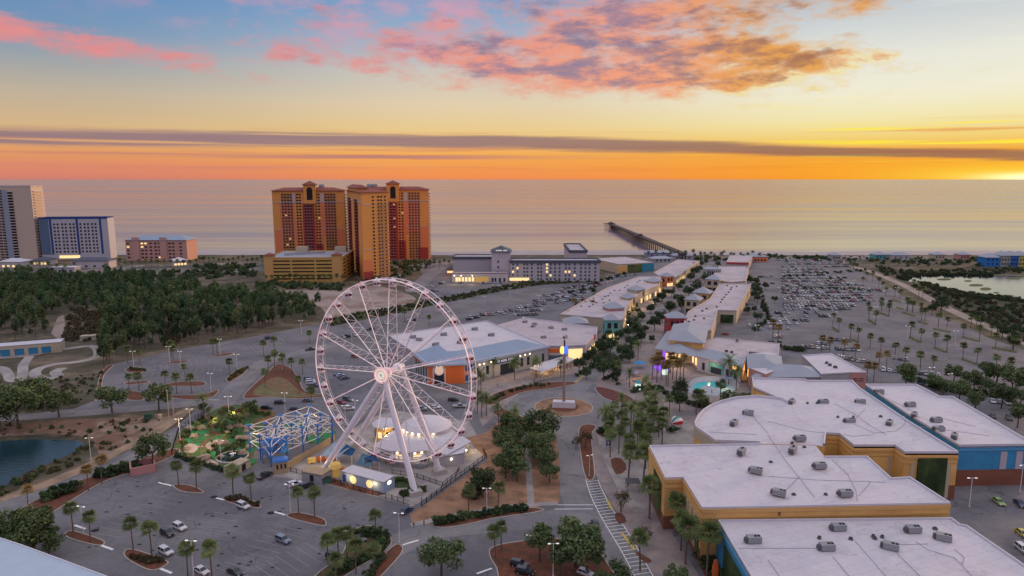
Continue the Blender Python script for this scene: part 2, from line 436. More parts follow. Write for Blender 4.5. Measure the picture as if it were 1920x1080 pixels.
m_sea = water('sea_water', (.13, .115, .185), .15, .05, .03, 1)
m_sea.node_tree.nodes['Principled BSDF'].inputs['IOR'].default_value = 1.45
m_pond = water('pond_water', (.01, .035, .045), .10, .8, .12)
m_marsh = water('marsh_water', (.03, .035, .04), .06, .4, .05)
# ------------------------------------------------------------------ ground, sea, beach
def plane(name, x0, x1, y0, y1, z, m):
    o = MB().add([(x0, y0, z), (x1, y0, z), (x1, y1, z), (x0, y1, z)], [(0, 1, 2, 3)], m).obj(name, kind='structure'); return o
plane('ground', -1600, 1700, -60, 872, 0, m_scrub)
plane('sea', -90000, 90000, 860, 110000, -1.2, m_sea)
# beach: a strip of sand sloping into the water
bv = []; bf = []
for i in range(61):
    x = -1600+i*55; w = 6*sin(x*.013)+4*sin(x*.041+1)
    bv += [(x, 838+w*.3, .25), (x, 872, .1), (x, 900+w, -1.35)]
for i in range(60):
    a = i*3; bf += [(a, a+3, a+4, a+1), (a+1, a+4, a+5, a+2)]
MB().add(bv, bf, m_beach).obj('beach', kind='structure')
m_foam = mat('foam', (.5, .47, .48), .8, var=.1)
fv = []; ff = []
for i in range(241):
    x = -1600+i*13.75; w = 6*sin(x*.013)+4*sin(x*.041+1); ww = .9+.8*sin(x*.09)+.5*sin(x*.23)
    fv += [(x, 899.2+w-1, -1.15), (x, 899.5+w+max(.2, ww)*1.7, -1.15)]
for i in range(240): ff.append((2*i, 2*i+2, 2*i+3, 2*i+1))
MB().add(fv, ff, m_foam).obj('surf_line', kind='structure')

sheet('asphalt_field', [(-260, 1150), (-60, 985), (0, 940), (88, 910), (200, 865), (260, 837), (330, 800), (352, 782), (380, 757), (340, 764), (200, 776), (60, 786), (-60, 792), (-60, 778),
   (60, 775), (140, 766), (180, 750), (190, 715), (193, 695), (215, 682), (330, 656), (480, 630), (620, 603), (700, 590), (760, 580), (830, 565), (785, 545), (800, 520), (780, 498), (830, 494), (850, 515), (1130, 525),
   (1180, 498), (1240, 484), (1430, 483), (1570, 492), (1640, 520), (1700, 560), (1745, 585), (1800, 606), (1850, 632), (1930, 660), (2150, 720), (2600, 900), (2700, 1150)], .02, m_asph)
# roads in lighter asphalt
ribbon('west_road', [(-80, 1000), (0, 957), (60, 938), (150, 905), (240, 868), (300, 838), (360, 800), (410, 762), (445, 725), (478, 692), (520, 672), (640, 643)], 10, .04, m_asph2)
ribbon('back_road', [(-60, 786), (60, 781), (200, 771), (330, 760), (405, 750)], 8, .05, m_asph2)
ribbon('mall_road', [(1225, 1170), (1165, 1060), (1115, 985), (1085, 930), (1070, 870), (1062, 830), (1058, 800)], 10.5, .045, m_asph2)
ribbon('front_road', [(560, 1130), (700, 1050), (790, 1000), (900, 985), (1010, 975), (1090, 962)], 9, .04, m_asph2)
def disc(c, rx, n=48): return [(c[0]+rx*cos(2*pi*k/n), c[1]+rx*sin(2*pi*k/n)) for k in range(n)]
RC = G(1057, 763)
def flat(name, pts, z, m, kind='structure', **kw):
    return MB().add([(p[0], p[1], z) for p in pts], [tuple(range(len(pts)))], m).obj(name, kind=kind, **kw)
# pale paving of the shopping street and the plazas
sheet('shop_promenade', [(880, 745), (905, 716), (960, 700), (1025, 690), (1095, 655), (1130, 620), (1150, 590), (1230, 545), (1290, 510), (1330, 492), (1400, 490), (1300, 560), (1255, 600), (1230, 655), (1300, 700), (1400, 720), (1420, 760), (1300, 800),
   (1220, 835), (1235, 900), (1260, 1000), (1330, 1110), (1240, 1110), (1170, 985), (1125, 905), (1095, 850), (1085, 800), (1140, 770), (1150, 740), (1080, 700), (1000, 715), (960, 750), (905, 800)], .035, m_pave)
flat('roundabout_road', disc(RC, 23.5), .06, m_asph2)
flat('roundabout_island', disc(RC, 11.8), .075, m_dirt)
flat('island_bed', disc(RC, 6.4, 9), .095, m_mulch)
MB().ring(disc(RC, 12.1), .35, .0, .18, m_kerb).obj('roundabout_kerb', kind='structure')
ribbon('mall_street', [(1075, 735), (1105, 705), (1140, 670), (1180, 630), (1215, 595), (1250, 565), (1290, 530), (1330, 503), (1365, 488)], 9.5, .055, m_asph2)
sheet('plaza_forecourt', [(1120, 815), (1175, 800), (1215, 800), (1300, 805), (1300, 835), (1215, 840), (1225, 930), (1190, 960), (1150, 900)], .05, m_conc, smooth=3)
# beds of pine bark
def bed(L, m=None, z=.10, kerb=True, smooth=4, name='planting_bed'):
    L2 = smoothpoly(L, smooth) if smooth else L
    sheet(name, L2, z, m or m_mulch)
    if kerb: MB().ring([p for p in GP(L2)], .28, 0, z+.06, m_kerb).obj('kerb', kind='structure')
bed([(27, 973), (45, 950), (130, 908), (200, 885), (262, 862), (322, 842), (335, 850), (262, 882), (190, 906), (88, 968), (55, 985)])
bed([(324, 910), (350, 909), (375, 917), (380, 925), (340, 922)])
bed([(420, 938), (440, 931), (478, 940), (490, 950), (480, 953), (445, 947)])
bed([(122, 1000), (140, 996), (190, 1012), (196, 1020), (180, 1023), (130, 1010)])
bed([(232, 1036), (250, 1030), (310, 1050), (312, 1060), (282, 1070), (240, 1050)])
bed([(537, 966), (560, 961), (605, 972), (612, 984), (600, 986), (550, 974)])
bed([(655, 1000), (690, 985), (725, 1000), (735, 1018), (715, 1040), (680, 1060), (640, 1085), (600, 1100), (590, 1080), (640, 1040)], mat('weedy_mulch', (.10, .075, .04), .95, var=.5, vs=.8))
bed([(700, 1062), (735, 1025), (752, 1022), (755, 1035), (735, 1060), (705, 1090), (670, 1110)])
bed([(917, 1040), (925, 1025), (975, 1015), (1040, 1010), (1110, 1010), (1130, 1040), (1150, 1110), (960, 1110), (930, 1065)])
bed([(455, 745), (500, 700), (520, 683), (545, 690), (560, 710), (575, 735), (620, 742), (560, 748), (500, 745)])
sheet('dry_lawn', smoothpoly([(475, 740), (500, 715), (530, 708), (565, 735), (600, 742), (540, 746)], 4), .13, m_grassy)
bed([(178, 748), (187, 705), (200, 687), (213, 685), (195, 705), (190, 735), (183, 750)])
for L in ([(235, 692), (255, 688), (270, 693), (265, 699), (240, 698)], [(232, 738), (245, 733), (270, 738), (268, 750), (240, 750)], [(425, 708), (450, 690), (465, 690), (455, 702), (430, 717)],
          [(305, 722), (340, 716), (382, 716), (378, 724), (320, 724)], [(310, 742), (380, 740), (410, 730), (398, 745), (350, 750)], [(307, 681), (330, 677), (355, 676), (340, 681)], [(392, 668), (420, 663), (440, 661), (425, 667)],
          [(235, 718), (275, 714), (276, 718), (240, 722)]):
    bed(L)
bed([(925, 770), (950, 768), (985, 785), (990, 795), (960, 792), (930, 780)], m_mulch)
bed([(905, 752), (935, 735), (985, 722), (1040, 716), (1085, 718), (1040, 728), (985, 735), (950, 748), (920, 760)])
bed([(1115, 728), (1130, 726), (1170, 738), (1190, 752), (1160, 755), (1130, 745)], mat('red_groundcover', (.14, .05, .045), .95, var=.5, vs=.9))
bed([(1085, 805), (1100, 796), (1118, 800), (1110, 815), (1112, 850), (1115, 895), (1098, 897), (1088, 850)])
for L in ([(1145, 862), (1165, 860), (1175, 880), (1155, 890)], [(1152, 965), (1165, 962), (1175, 978), (1160, 982)], [(1190, 1035), (1205, 1040), (1222, 1052), (1210, 1056)],
          [(1118, 806), (1150, 800), (1160, 810), (1130, 820)], [(1265, 925), (1290, 900), (1330, 1020), (1370, 1110), (1335, 1110), (1280, 980)]):
    bed(L, kerb=False, smooth=2)
# dirt and lawn between the wheel and the road, with its paths
sheet('bare_earth', [(872, 822), (910, 812), (935, 790), (985, 780), (1010, 790), (1042, 815), (1048, 850), (1050, 910), (1048, 945), (960, 958), (880, 968), (820, 982), (775, 985), (768, 965), (800, 945), (915, 862)], .066, m_dirt)
ribbon('footpath', [(770, 985), (830, 972), (880, 962), (960, 950), (1045, 944)], 2.2, .08, m_conc)
ribbon('footpath', [(996, 948), (993, 905), (990, 860), (985, 830), (975, 800)], 2.0, .075, m_conc)
bed([(812, 985), (860, 972), (930, 960), (985, 952), (1020, 955), (1000, 962), (930, 972), (870, 985), (830, 990)])
# fairground paving
sheet('fairground_paving', [(510, 893), (560, 862), (640, 820), (690, 785), (740, 770), (880, 790), (912, 850), (905, 862), (800, 935), (772, 950), (700, 930), (600, 905), (560, 900)], .05, m_conc)
sheet('fairground_bed', smoothpoly([(722, 900), (745, 895), (782, 908), (770, 914), (735, 914)], 4), .09, mat('green_bed', (.05, .08, .03), .95, var=.5, vs=1))
sheet('fairground_bed', smoothpoly([(600, 892), (640, 902), (700, 918), (722, 926), (700, 928), (640, 914), (600, 902)], 3), .09, m_mulch)
# mini golf
sheet('golf_ground', [(322, 850), (335, 812), (372, 786), (420, 760), (470, 758), (520, 775), (500, 800), (478, 845), (470, 870), (440, 882), (400, 872)], .06, mat('garden_ground', (.07, .12, .035), .95, var=.4, vs=.6, c2=(.20, .10, .05), c2s=.16, c2t=(.48, .56)))
# ------------------------------------------------------------------ buildings
UNIT = {}
def unit(m):
    "shared 1 m cube mesh per material"
    if m.name not in UNIT: UNIT[m.name] = MB().box((0, 0, 0), (1, 1, 1), m).mesh('panel')
    return UNIT[m.name]
class B:
    def __init__(s, name, label, cat, pts, h, group=None):
        s.P = [Vector((p[0], p[1])) for p in pts]; s.h = h; n = len(s.P)
        c = sum(s.P, Vector((0, 0)))/n; s.c = Vector((c.x, c.y, 0))
        s.t = thing(name, label, cat, s.c, 0, group)
        A = sum(s.P[i].x*s.P[(i+1) % n].y-s.P[(i+1) % n].x*s.P[i].y for i in range(n)); s.sg = 1 if A > 0 else -1
        s.nw = 0
    def part(s, mb, name, label=None, parent=None, smooth=False):
        o = mb.obj(name, None, smooth, label=label)
        o.parent = parent or s.t
        if not parent: o.location = -s.c
        return o
    def walls(s, m, z0=0, z1=None, label=None):
        return s.part(MB().prism(s.P, z0, s.h+.09 if z1 is None else z1, m, m_roof if z1 is None else m, bottom=False), 'wall', label)
    def roof(s, m, par=.9, mp=None, w=.4, label=None, skip=()):
        n = len(s.P); skip = [i if s.sg > 0 else (n-2-i) % n for i in skip]
        s.part(MB().prism([(p.x, p.y) for p in inset(s.P if s.sg > 0 else s.P[::-1], w*.98)], s.h-.1, s.h+.12, m), 'roof', label)
        if par: s.part(MB().ring(s.P if s.sg > 0 else s.P[::-1], w, s.h-.35, s.h+par, mp or m, skip), 'parapet')
    def edge(s, i):
        a = s.P[i]; b = s.P[(i+1) % len(s.P)]; d = b-a; L = d.length; d = d/L
        n = Vector((d.y, -d.x))*s.sg
        return a, d, n, L
    def box(s, i, u, z, w, hh, m, name='window', th=.12, off=.0, parent=None, label=None):
        "a panel on wall i at fraction u (0..1) centred at height z"
        a, d, n, L = s.edge(i); p = a+d*(u*L)+n*(off)
        o = inst(unit(m), name, s.t, (p.x-s.c.x, p.y-s.c.y, z), atan2(d.y, d.x), (w, th*2, hh), label=label)
        return o
    def grid(s, i, us, zs, w, hh, m, name='window', th=.1, litp=0.0, mlit=None, stuff_after=100):
        rest = MB()
        for z in zs:
            for u in us:
                mm = mlit if (mlit and random.random() < litp) else m
                if s.nw < stuff_after: s.box(i, u, z, w, hh, mm, name, th); s.nw += 1
                else:
                    a, d, n, L = s.edge(i); p = a+d*(u*L)
                    rest.box((p.x, p.y, z), (w, th*2, hh), mm, atan2(d.y, d.x))
        if rest.v:
            o = s.part(rest, name); o['kind'] = 'stuff'
    def band(s, i, z, hh, m, th=.15, name='cornice', u0=0, u1=1, label=None):
        a, d, n, L = s.edge(i)
        return s.box(i, (u0+u1)/2, z, L*(u1-u0), hh, m, name, th, label=label)
def rng(a, b, n): return [a+(b-a)*(k+.5)/n for k in range(n)]
def front(apx, bpx, depth):
    "footprint with its front between two ground points of the photograph, given depth behind"
    a, b = G(*apx), G(*bpx); d = (b-a).normalized(); n = Vector((-d.y, d.x, 0))
    if n.y < 0: n = -n
    return [a, b, b+n*depth, a+n*depth]
def hip(mb, pts, z, rise, m, over=.6, keep=.0):
    "hip roof over a four-cornered outline"
    P4 = [Vector((p[0], p[1])) for p in pts]
    A = sum(P4[i].x*P4[(i+1) % 4].y-P4[(i+1) % 4].x*P4[i].y for i in range(4))
    if A < 0: P4 = P4[::-1]
    P4 = inset(P4, -over)
    L0 = (P4[1]-P4[0]).length; L1 = (P4[2]-P4[1]).length
    if L0 < L1: P4 = P4[1:]+P4[:1]; L0, L1 = L1, L0
    f = .5*L1/L0*.95
    m0 = (P4[0]+P4[3])/2; m1 = (P4[1]+P4[2])/2
    r0 = m0.lerp(m1, f); r1 = m1.lerp(m0, f)
    vs = [(p.x, p.y, z) for p in P4]+[(r0.x, r0.y, z+rise), (r1.x, r1.y, z+rise)]+[(p.x, p.y, z-.3) for p in P4]
    mb.add(vs, [(0, 1, 5, 4), (1, 2, 5), (2, 3, 4, 5), (3, 0, 4), (6, 7, 1, 0), (7, 8, 2, 1), (8, 9, 3, 2), (9, 6, 0, 3), (9, 8, 7, 6)], m)
    return mb

m_yelw = mat('yellow_stucco', (.74, .46, .15), .85, var=.12, vs=.25, c2=(.66, .39, .13), c2s=.12)
m_yeld = mat('ochre_trim', (.60, .36, .13), .85, var=.08, vs=.1)
m_cream = mat('cream_stucco', (.48, .42, .30), .85, var=.08, vs=.1)
m_brick = mat('red_brick', (.22, .09, .055), .9, var=.2, vs=2)
m_bluew = mat('blue_stucco', (.05, .27, .48), .8, var=.15, vs=.25)
m_bluel = mat('light_blue_trim', (.12, .33, .5), .8, var=.1)
m_ivy = mat('ivy', (.03, .055, .018), .95, var=.7, vs=1.0, c2=(.085, .11, .035), c2s=.5, c2t=(.42, .58), bump=.8)
m_greyw = mat('grey_stucco', (.36, .36, .36), .85, var=.08, vs=.1)
m_white3 = mat('white_stucco', (.46, .44, .46), .85, var=.06, vs=.1)
m_orange = mat('orange_panel', (.62, .15, .04), .8, var=.12, vs=.3)
m_navy = mat('navy_panel', (.02, .06, .22), .7, var=.1)
m_teal = mat('teal_stucco', (.12, .36, .36), .8, var=.1)
m_pink = mat('pink_stucco', (.50, .25, .22), .85, var=.1, vs=.2)
m_lav = mat('lavender_stucco', (.27, .29, .42), .85, var=.1)
m_redw = mat('red_stucco', (.42, .07, .07), .85, var=.1)
m_maroon = mat('maroon_stucco', (.36, .055, .05), .85, var=.12, vs=.15)
m_coral = mat('coral_stucco', (.70, .235, .10), .85, var=.1, vs=.1)
m_dimw = mat('dim_window', (.2, .14, .08), .5, emit=(1, .6, .3), es=.45, var=0)
m_towy = mat('golden_stucco', (.74, .34, .09), .85, var=.1, vs=.05)
m_tile = mat('clay_tile_roof', (.26, .08, .06), .85, var=.2, vs=.4)
m_trim = mat('pale_trim', (.50, .44, .42), .85, var=.08)
m_balc = mat('balcony_shadow', (.10, .05, .045), .9, var=.3, vs=.5)
m_bwin = mat('blue_window', (.04, .08, .13), .3, spec=.6, var=.2, vs=.3)
m_warmw = mat('warm_window', (.5, .4, .2), .5, emit=(1, .68, .3), es=1.1, var=0)

# --- the big yellow and blue hall in the foreground
def roofpts(L, z): return GP(L, z)
hall = B('entertainment_hall', 'large yellow stucco hall with flat white roof beside the striped road shoulder', 'building',
         roofpts([(1217, 838), (1247, 899), (1281, 898), (1316, 955), (1782, 946), (1706, 897), (1671, 899), (1626, 858), (1547, 858), (1530, 836), (1425, 834)], 14.2), 14.2)
hall.walls(m_yelw); hall.roof(m_roof, .6, m_white2, .35, skip=(8, 9))
for i in range(4):
    hall.band(i, 13.75, .9, m_yeld, .28); hall.band(i, 11.9, .35, m_yeld, .18, 'moulding')
    if i != 3: hall.band(i, 1.9, 3.8, m_brick, .1, 'brick_base')
a, d, n, L = hall.edge(0)
hall.box(0, .62, 6.6, L*.42, 9.6, m_ivy, 'ivy_screen', .35)
for u in (.12, .30, .5, .7): hall.box(2, u, 6.5, 1.8, 9, m_cream, 'wall_pilaster', .22)
hall.box(2, .86, 6.2, 2.2, 8.6, m_ivy, 'ivy_screen', .3)
for u in (.1, .25, .4, .55, .7, .85): hall.band(3, 12.6, .08, m_yeld, .2, 'joint', u, u+.001)
hall.box(3, .31, 13.2, .5, 1.8, m_brick, 'scupper', .22)
rot = B('rotunda_wing', 'white roofed wing with a curved front beside the palm plaza, next to the yellow hall', 'building',
        roofpts([(1304, 804), (1302, 796), (1308, 783), (1318, 772), (1332, 763), (1352, 755), (1380, 748), (1420, 745), (1468, 750), (1480, 758), (1500, 790), (1549, 815), (1546, 838), (1528, 835), (1425, 833), (1341, 830)], 14.1), 14.1)
rot.walls(m_yelw); rot.roof(m_roof, 1.0, m_white2, .4, skip=(9, 10, 12, 13))
for i in list(range(0, 8))+[15]: rot.band(i, 12.6, 2.6, m_cream, .2)
back = B('hall_rear_wing', 'yellow rear wing with stepped walls, square ivy panel and wide white roof', 'building',
         roofpts([(1410, 711), (1508, 713), (1514, 716), (1598, 716), (1612, 730), (1700, 790), (1797, 851), (1697, 851), (1678, 838), (1601, 838), (1574, 816), (1549, 815), (1500, 790), (1480, 758), (1412, 728)], 14.1), 14.1)
back.walls(m_yelw); back.roof(m_roof, .8, m_white2, .4, skip=(11, 12))
for i in (6, 7, 8, 9, 10): back.band(i, 12.9, .7, m_yeld, .25); back.band(i, 11.3, .3, m_yeld, .16, 'moulding')
back.band(6, 2.2, 4.4, m_brick, .12, 'brick_base')
back.box(6, .48, 6.6, 8.4, 12.6, m_ivy, 'ivy_screen', .5)
for u in (.16, .84): back.box(6, u, 6, 1.0, 11.2, m_cream, 'wall_pilaster', .2)
for i in (8,): back.box(i, .1, 6, .9, 11, m_cream, 'wall_pilaster', .2)
bh_ = B('blue_hall', 'blue walled hall with pale panels, brick base and white roof behind the yellow halls', 'building',
        roofpts([(1622, 723), (1718, 723), (1762, 746), (1786, 746), (1940, 836), (1799, 838), (1700, 778)], 12.6), 12.6)
bh_.walls(m_bluew); bh_.roof(m_roof, .8, m_white2, .4)
bh_.band(4, 11.6, .5, m_bluel, .2); bh_.band(4, 2.6, 5.2, m_brick, .12, 'brick_base')
for u in (.40, .19, -.0+.02): bh_.box(4, u, 8.1, 2.0, 5.6, m_white3, 'wall_panel', .22)
low = B('blue_front_wing', 'low blue walled wing under the nearest white roof, stepping down from the yellow hall', 'building',
        roofpts([(1346, 978), (1784, 974), (1800, 986), (1812, 988), (1925, 1066), (2020, 1130), (2060, 1190), (1480, 1200), (1432, 1125)], 11.2), 11.2)
low.walls(m_bluew); low.roof(m_roof, .6, m_white2, .35)
for i in (8, 7): low.band(i, 10.5, .8, m_bluel, .25); low.box(i, .5, 4.4, low.edge(i)[3]*.6, 8.4, m_ivy, 'ivy_screen', .3)
cor = B('corner_warehouse', 'pale bluish metal roof of a warehouse below the shrubs at the near corner', 'building',
        roofpts([(-60, 978), (0, 1009), (40, 1022), (100, 1044), (205, 1083), (300, 1120), (200, 1300), (-250, 1200)], 9), 9)
cor.walls(m_white3)
cor.roof(mat('pale_blue_roof', (.42, .52, .60), .6, var=.06, vs=.3), .25, m_white2, .3)

# --- shops with the blue metal roof
m_lamps = []
S1 = B('family_arcade', 'grey shop with blue metal roof and orange round emblem corner behind the ferris wheel', 'building',
       roofpts([(728, 630), (776, 663), (802, 685), (872, 683), (1028, 650), (912, 603)], 9.0), 9.0)
S1.walls(m_greyw); S1.roof(m_roof, .7, m_white2, .4)
mb = MB()
P_ = S1.P if S1.sg > 0 else S1.P[::-1]
def leanto(mb, P, idx, w, z0, z1, m, over=.8):
    out = inset(P, -over); inn = inset(P, w); n = len(P)
    for i in idx:
        j = (i+1) % n
        mb.add([(out[i].x, out[i].y, z0), (out[j].x, out[j].y, z0), (inn[j].x, inn[j].y, z1), (inn[i].x, inn[i].y, z1), (inn[i].x, inn[i].y, z0-.2), (inn[j].x, inn[j].y, z0-.2), (out[i].x, out[i].y, z0-.35), (out[j].x, out[j].y, z0-.35)],
               [(0, 1, 2, 3), (3, 2, 5, 4), (6, 7, 1, 0), (4, 5, 7, 6)], m)
    return mb
fi = []
for i, p in enumerate(P_):
    q = P_[(i+1) % len(P_)]
    e = {tuple(round(c, 2) for c in p), tuple(round(c, 2) for c in q)}
    for k in (1, 2, 3):
        if e == {tuple(round(c, 2) for c in S1.P[k]), tuple(round(c, 2) for c in S1.P[k+1])}: fi.append(i)
S1.part(leanto(mb, P_, fi, 12.5, 9.0, 12.2, m_mroof), 'metal_roof')
S1.band(1, 8.0, 2.0, m_orange, .1, 'orange_fascia')
for u in rng(.08, .98, 5): S1.box(1, u, 4.0, 1.5, 6.5, m_glass, 'window', .15)
S1.box(2, .5, 4.5, S1.edge(2)[3]*.97, 9, m_orange, 'orange_panel', .12)
S1.box(2, .3, 3.0, 4.2, 6.0, m_glass, 'window', .25)
arch = S1.edge(2); pa = arch[0]+arch[1]*(.3*arch[3])+arch[2]*.3
em = MB(); m_embl = mat('pale_emblem', (.55, .42, .40), .6, emit=(1, .7, .5), es=.35, var=.3, vs=1.5)
ang = atan2(arch[1].y, arch[1].x)
def wdisc(mb, c, r, z, m, ang, nrm, th=.12, n=20):
    for k in range(n):
        a0, a1 = 2*pi*k/n, 2*pi*(k+1)/n
        f = lambda a, o: (c.x+cos(ang)*cos(a)*r+nrm.x*o, c.y+sin(ang)*cos(a)*r+nrm.y*o, z+sin(a)*r)
        g = (c.x+nrm.x*th, c.y+nrm.y*th, z)
        mb.add([f(a0, th), f(a1, th), g, f(a0, 0), f(a1, 0)], [(0, 1, 2), (3, 4, 1, 0)], m)
wdisc(em, pa, 2.3, 6.4, m_white, ang, arch[2], .1); wdisc(em, pa+arch[2]*.12, 1.95, 6.4, m_embl, ang, arch[2], .1)
S1.part(em, 'emblem')
ab = MB(); ac = arch[0]+arch[1]*(.3*arch[3])+arch[2]*.3
for k in range(14):
    a0, a1 = pi*k/14, pi*(k+1)/14; q0 = ac+arch[1]*(2.7*cos(a0)); q1 = ac+arch[1]*(2.7*cos(a1)); ab.tube((q0.x, q0.y, 6.4+2.4*sin(a0)), (q1.x, q1.y, 6.4+2.4*sin(a1)), .28, m_white, n=6)
for s_ in (-2.7, 2.7): q0 = ac+arch[1]*s_; ab.tube((q0.x, q0.y, 0), (q0.x, q0.y, 6.4), .3, m_white, n=6)
S1.part(ab, 'white_arch')
for s_ in (-1.2, 0, 1.2): q0 = ac+arch[1]*s_; ax_ = MB(); ax_.box((q0.x-S1.c.x*0, q0.y, 8.75 if s_ == 0 else 8.5), (.4, .4, .3), m_lamp); S1.part(ax_, 'arch_lamp')
for u, w_, hh_ in ((.82, 4.6, 1.9), (.82, 4.6, 1.9)): pass
S1.box(3, .055, 7.0, 5.6, 2.6, m_navy, 'navy_panel', .15); S1.box(3, .055, 2.4, 5.6, 2.6, m_navy, 'navy_panel', .15)
for k in range(4): S1.box(3, .02+.023*k, 4.7, .9, 1.8, mat('poster_red', (.5, .2, .15), .7), 'poster', .18)
S1.box(3, .475, 6.7, 14.5, 2.0, m_navy, 'sign_board', .22, label='long navy shop sign with white lettering over the arched doors')
sgn = MB(); a, d, n, L = S1.edge(3); rs = random.Random(4)
for k in range(15):      # blurred white capitals: only their rhythm can be made out
    if k in (2, 8): continue
    p = a+d*(L*.475-5.6+k*.72)+n*.3
    sgn = MB(); sgn.box((p.x, p.y, 6.9), (.14, .06, 1.0), m_lampw, atan2(d.y, d.x))
    q = p+d*.22; sgn.box((q.x, q.y, 7.32), (.36, .06, .16), m_lampw, atan2(d.y, d.x))
    q = p+d*.22; sgn.box((q.x, q.y, 6.5 if k % 3 else 6.9), (.36, .06, .16), m_lampw, atan2(d.y, d.x)); S1.part(sgn, 'sign_letter')
for u in rng(.40, .56, 5): S1.box(3, u, 2.6, 1.7, 5, m_glass, 'arched_door', .2)
for u in (.14, .25, .66, .74, .84, .93): S1.box(3, u, 4.0, 1.6, 4.2, m_glass, 'window', .12)
for u in (.16, .21, .29, .64, .70, .76): S1.box(3, u, 7.4, .5, .25, m_lamp, 'wall_lamp', .3)
S2 = B('corner_store', 'pale store with lit gallery front and orange fascia beside the drop tower street', 'building',
       roofpts([(934, 611), (985, 597), (1120, 615), (1119, 627), (1098, 648), (1060, 650), (1029, 650)], 8.6), 8.6)
S2.walls(m_white3); S2.roof(m_roofd, .7, m_white2, .4)
S2.box(5, .5, 6.6, 9, 2.2, m_orange, 'orange_fascia', .16)
S2.box(4, .5, 4.6, 7.5, 5.2, m_warmw, 'lit_shopfront', .12)
for u in rng(.15, .85, 4): S2.box(3, u, 3.2, 2.0, 3.6, m_warmw, 'lit_shopfront', .12)
S2.box(3, .2, 8.4, 4, 2.6, m_redw, 'red_banner', .2)
S2.box(5, .45, 2.6, 9, 3, m_bwin, 'window', .12)
cn = B('patio_canopy', 'white flat canopy on thin posts over orange lit cafe tables beside the grey shops', 'canopy', roofpts([(993, 690), (1012, 681), (1060, 667), (1078, 674), (1017, 698)], 3.6), 3.6)
cn.part(MB().prism(cn.P, 3.45, 3.7, m_white2), 'canopy_roof')
pm = [cn.P[4].lerp(cn.P[3], k/5) for k in range(6)]+[cn.P[4].lerp(cn.P[0], .9)]
for p in pm: cn.part(MB().tube((p.x, p.y, 0), (p.x, p.y, 3.45), .12, m_white2), 'post')
lamp = MB()
for k in range(16):
    p = cn.P[4].lerp(cn.P[3], (k+.5)/16); q = cn.c.xy; p = p.lerp(q, .22); lamp.box((p.x, p.y, 2.9), (.3, .3, .3), m_orl)
lo_ = cn.part(lamp, 'string_lights')
# --- west row of street shops
W1 = B('street_shops_row', 'long white roofed shops on the wheel side of the tree lined street', 'building',
       roofpts([(1050, 591), (1138, 541), (1200, 519), (1240, 519), (1236, 535), (1196, 553), (1176, 574), (1168, 601)], 8), 8)
W1.walls(m_cream); W1.roof(m_roofd, .8, m_trim, .5)
for i, uu in ((6, 3), (5, 5), (4, 6), (3, 3)):
    for u in rng(.1, .9, uu): W1.box(i, u, 2.4, 3.2, 3.2, m_warmw if (uu+int(u*10)) % 3 else m_glass, 'shopfront', .12)
W2 = B('seaward_shops_row', 'far pale roofed row of shops where the tree lined street nears the beach', 'building', roofpts([(1226, 512), (1272, 487), (1312, 490), (1286, 508), (1266, 521), (1240, 522)], 7), 7)
W2.walls(m_cream); W2.roof(m_roofd, .8, m_trim, .5)
for u in rng(.1, .9, 5): W2.box(3, u, 2.4, 3, 3, m_warmw, 'shopfront', .12)
E1 = B('cinema_row', 'long pale roof with a line of dark units on the car park side', 'building',
       roofpts([(1276, 622), (1290, 586), (1330, 562), (1350, 533), (1409, 533), (1381, 584), (1346, 583), (1334, 622)], 8.5), 8.5)
E1.walls(m_cream); E1.roof(m_roofd, .8, m_trim, .5)
for i in (0, 1): 
    for u in rng(.1, .9, 5): E1.box(i, u, 2.6, 3.2, 3.4, m_warmw if u > .5 else m_glass, 'shopfront', .12)
E1.box(5, .5, 3.4, 8, 5.6, m_ivy, 'ivy_screen', .3)
E2 = B('seaward_store', 'pale flat roofed store between palms at the beach end of the car park side shops', 'building', roofpts([(1332, 526), (1348, 500), (1404, 500), (1398, 528), (1372, 530)], 8), 8)
E2.walls(m_cream); E2.roof(m_roofd, .7, m_trim, .5)
for u in (.2, .5, .8): E2.box(3, u, 3, 3, 3, m_glass, 'window', .1)
E3 = B('red_fronted_store', 'grey roofed store with a long red fascia near the beach', 'building', roofpts([(1362, 492), (1368, 479), (1412, 479), (1404, 493)], 7), 7)
E3.walls(m_greyw); E3.roof(m_roofd, .5, m_trim, .5); E3.band(3, 6.2, 2.2, m_redw, .2, 'red_fascia')
def pavilion(label, px, py, w, dpt, h, rise, mw, rot=0.0, mr=None, wins=2, lit=False):
    c = G(px, py); ca, sa = cos(rot), sin(rot)
    pts = [Vector((c.x+x*ca-y*sa, c.y+x*sa+y*ca)) for x, y in ((-w/2, 0), (w/2, 0), (w/2, dpt), (-w/2, dpt))]
    b = B('shop_pavilion', label, 'building', pts, h, 'hip roofed pavilions of the shopping street')
    b.walls(mw); b.part(hip(MB(), pts, h, rise, mr or m_mroofg), 'roof')
    for u in rng(.08, .92, wins): b.box(0, u, h*.68, w/wins*.5, h*.3, m_glass, 'window', .12)
    for u in rng(.08, .92, wins): b.box(0, u, 1.6, w/wins*.7, 2.6, m_warmw if lit else m_glass, 'shopfront', .12)
    for e in (1, 3): b.box(e, .5, h*.6, dpt*.4, h*.3, m_glass, 'window', .12)
    return b
pavilion('lavender pavilion with grey hip roof behind the corner store', 1080, 632, 14, 12, 8.5, 3, m_lav)
pavilion('teal fronted pavilion with lit ground floor beside the lavender one', 1148, 634, 9, 9, 11, 3, m_teal, lit=True)
pavilion('coral edged pavilion on the roof line above the teal front', 1155, 606, 11, 9, 10, 3.5, m_pink, .3)
pavilion('yellow lit pavilion halfway along the wheel side shops', 1184, 583, 8, 8, 9.5, 3, m_yelw, .6, lit=True)
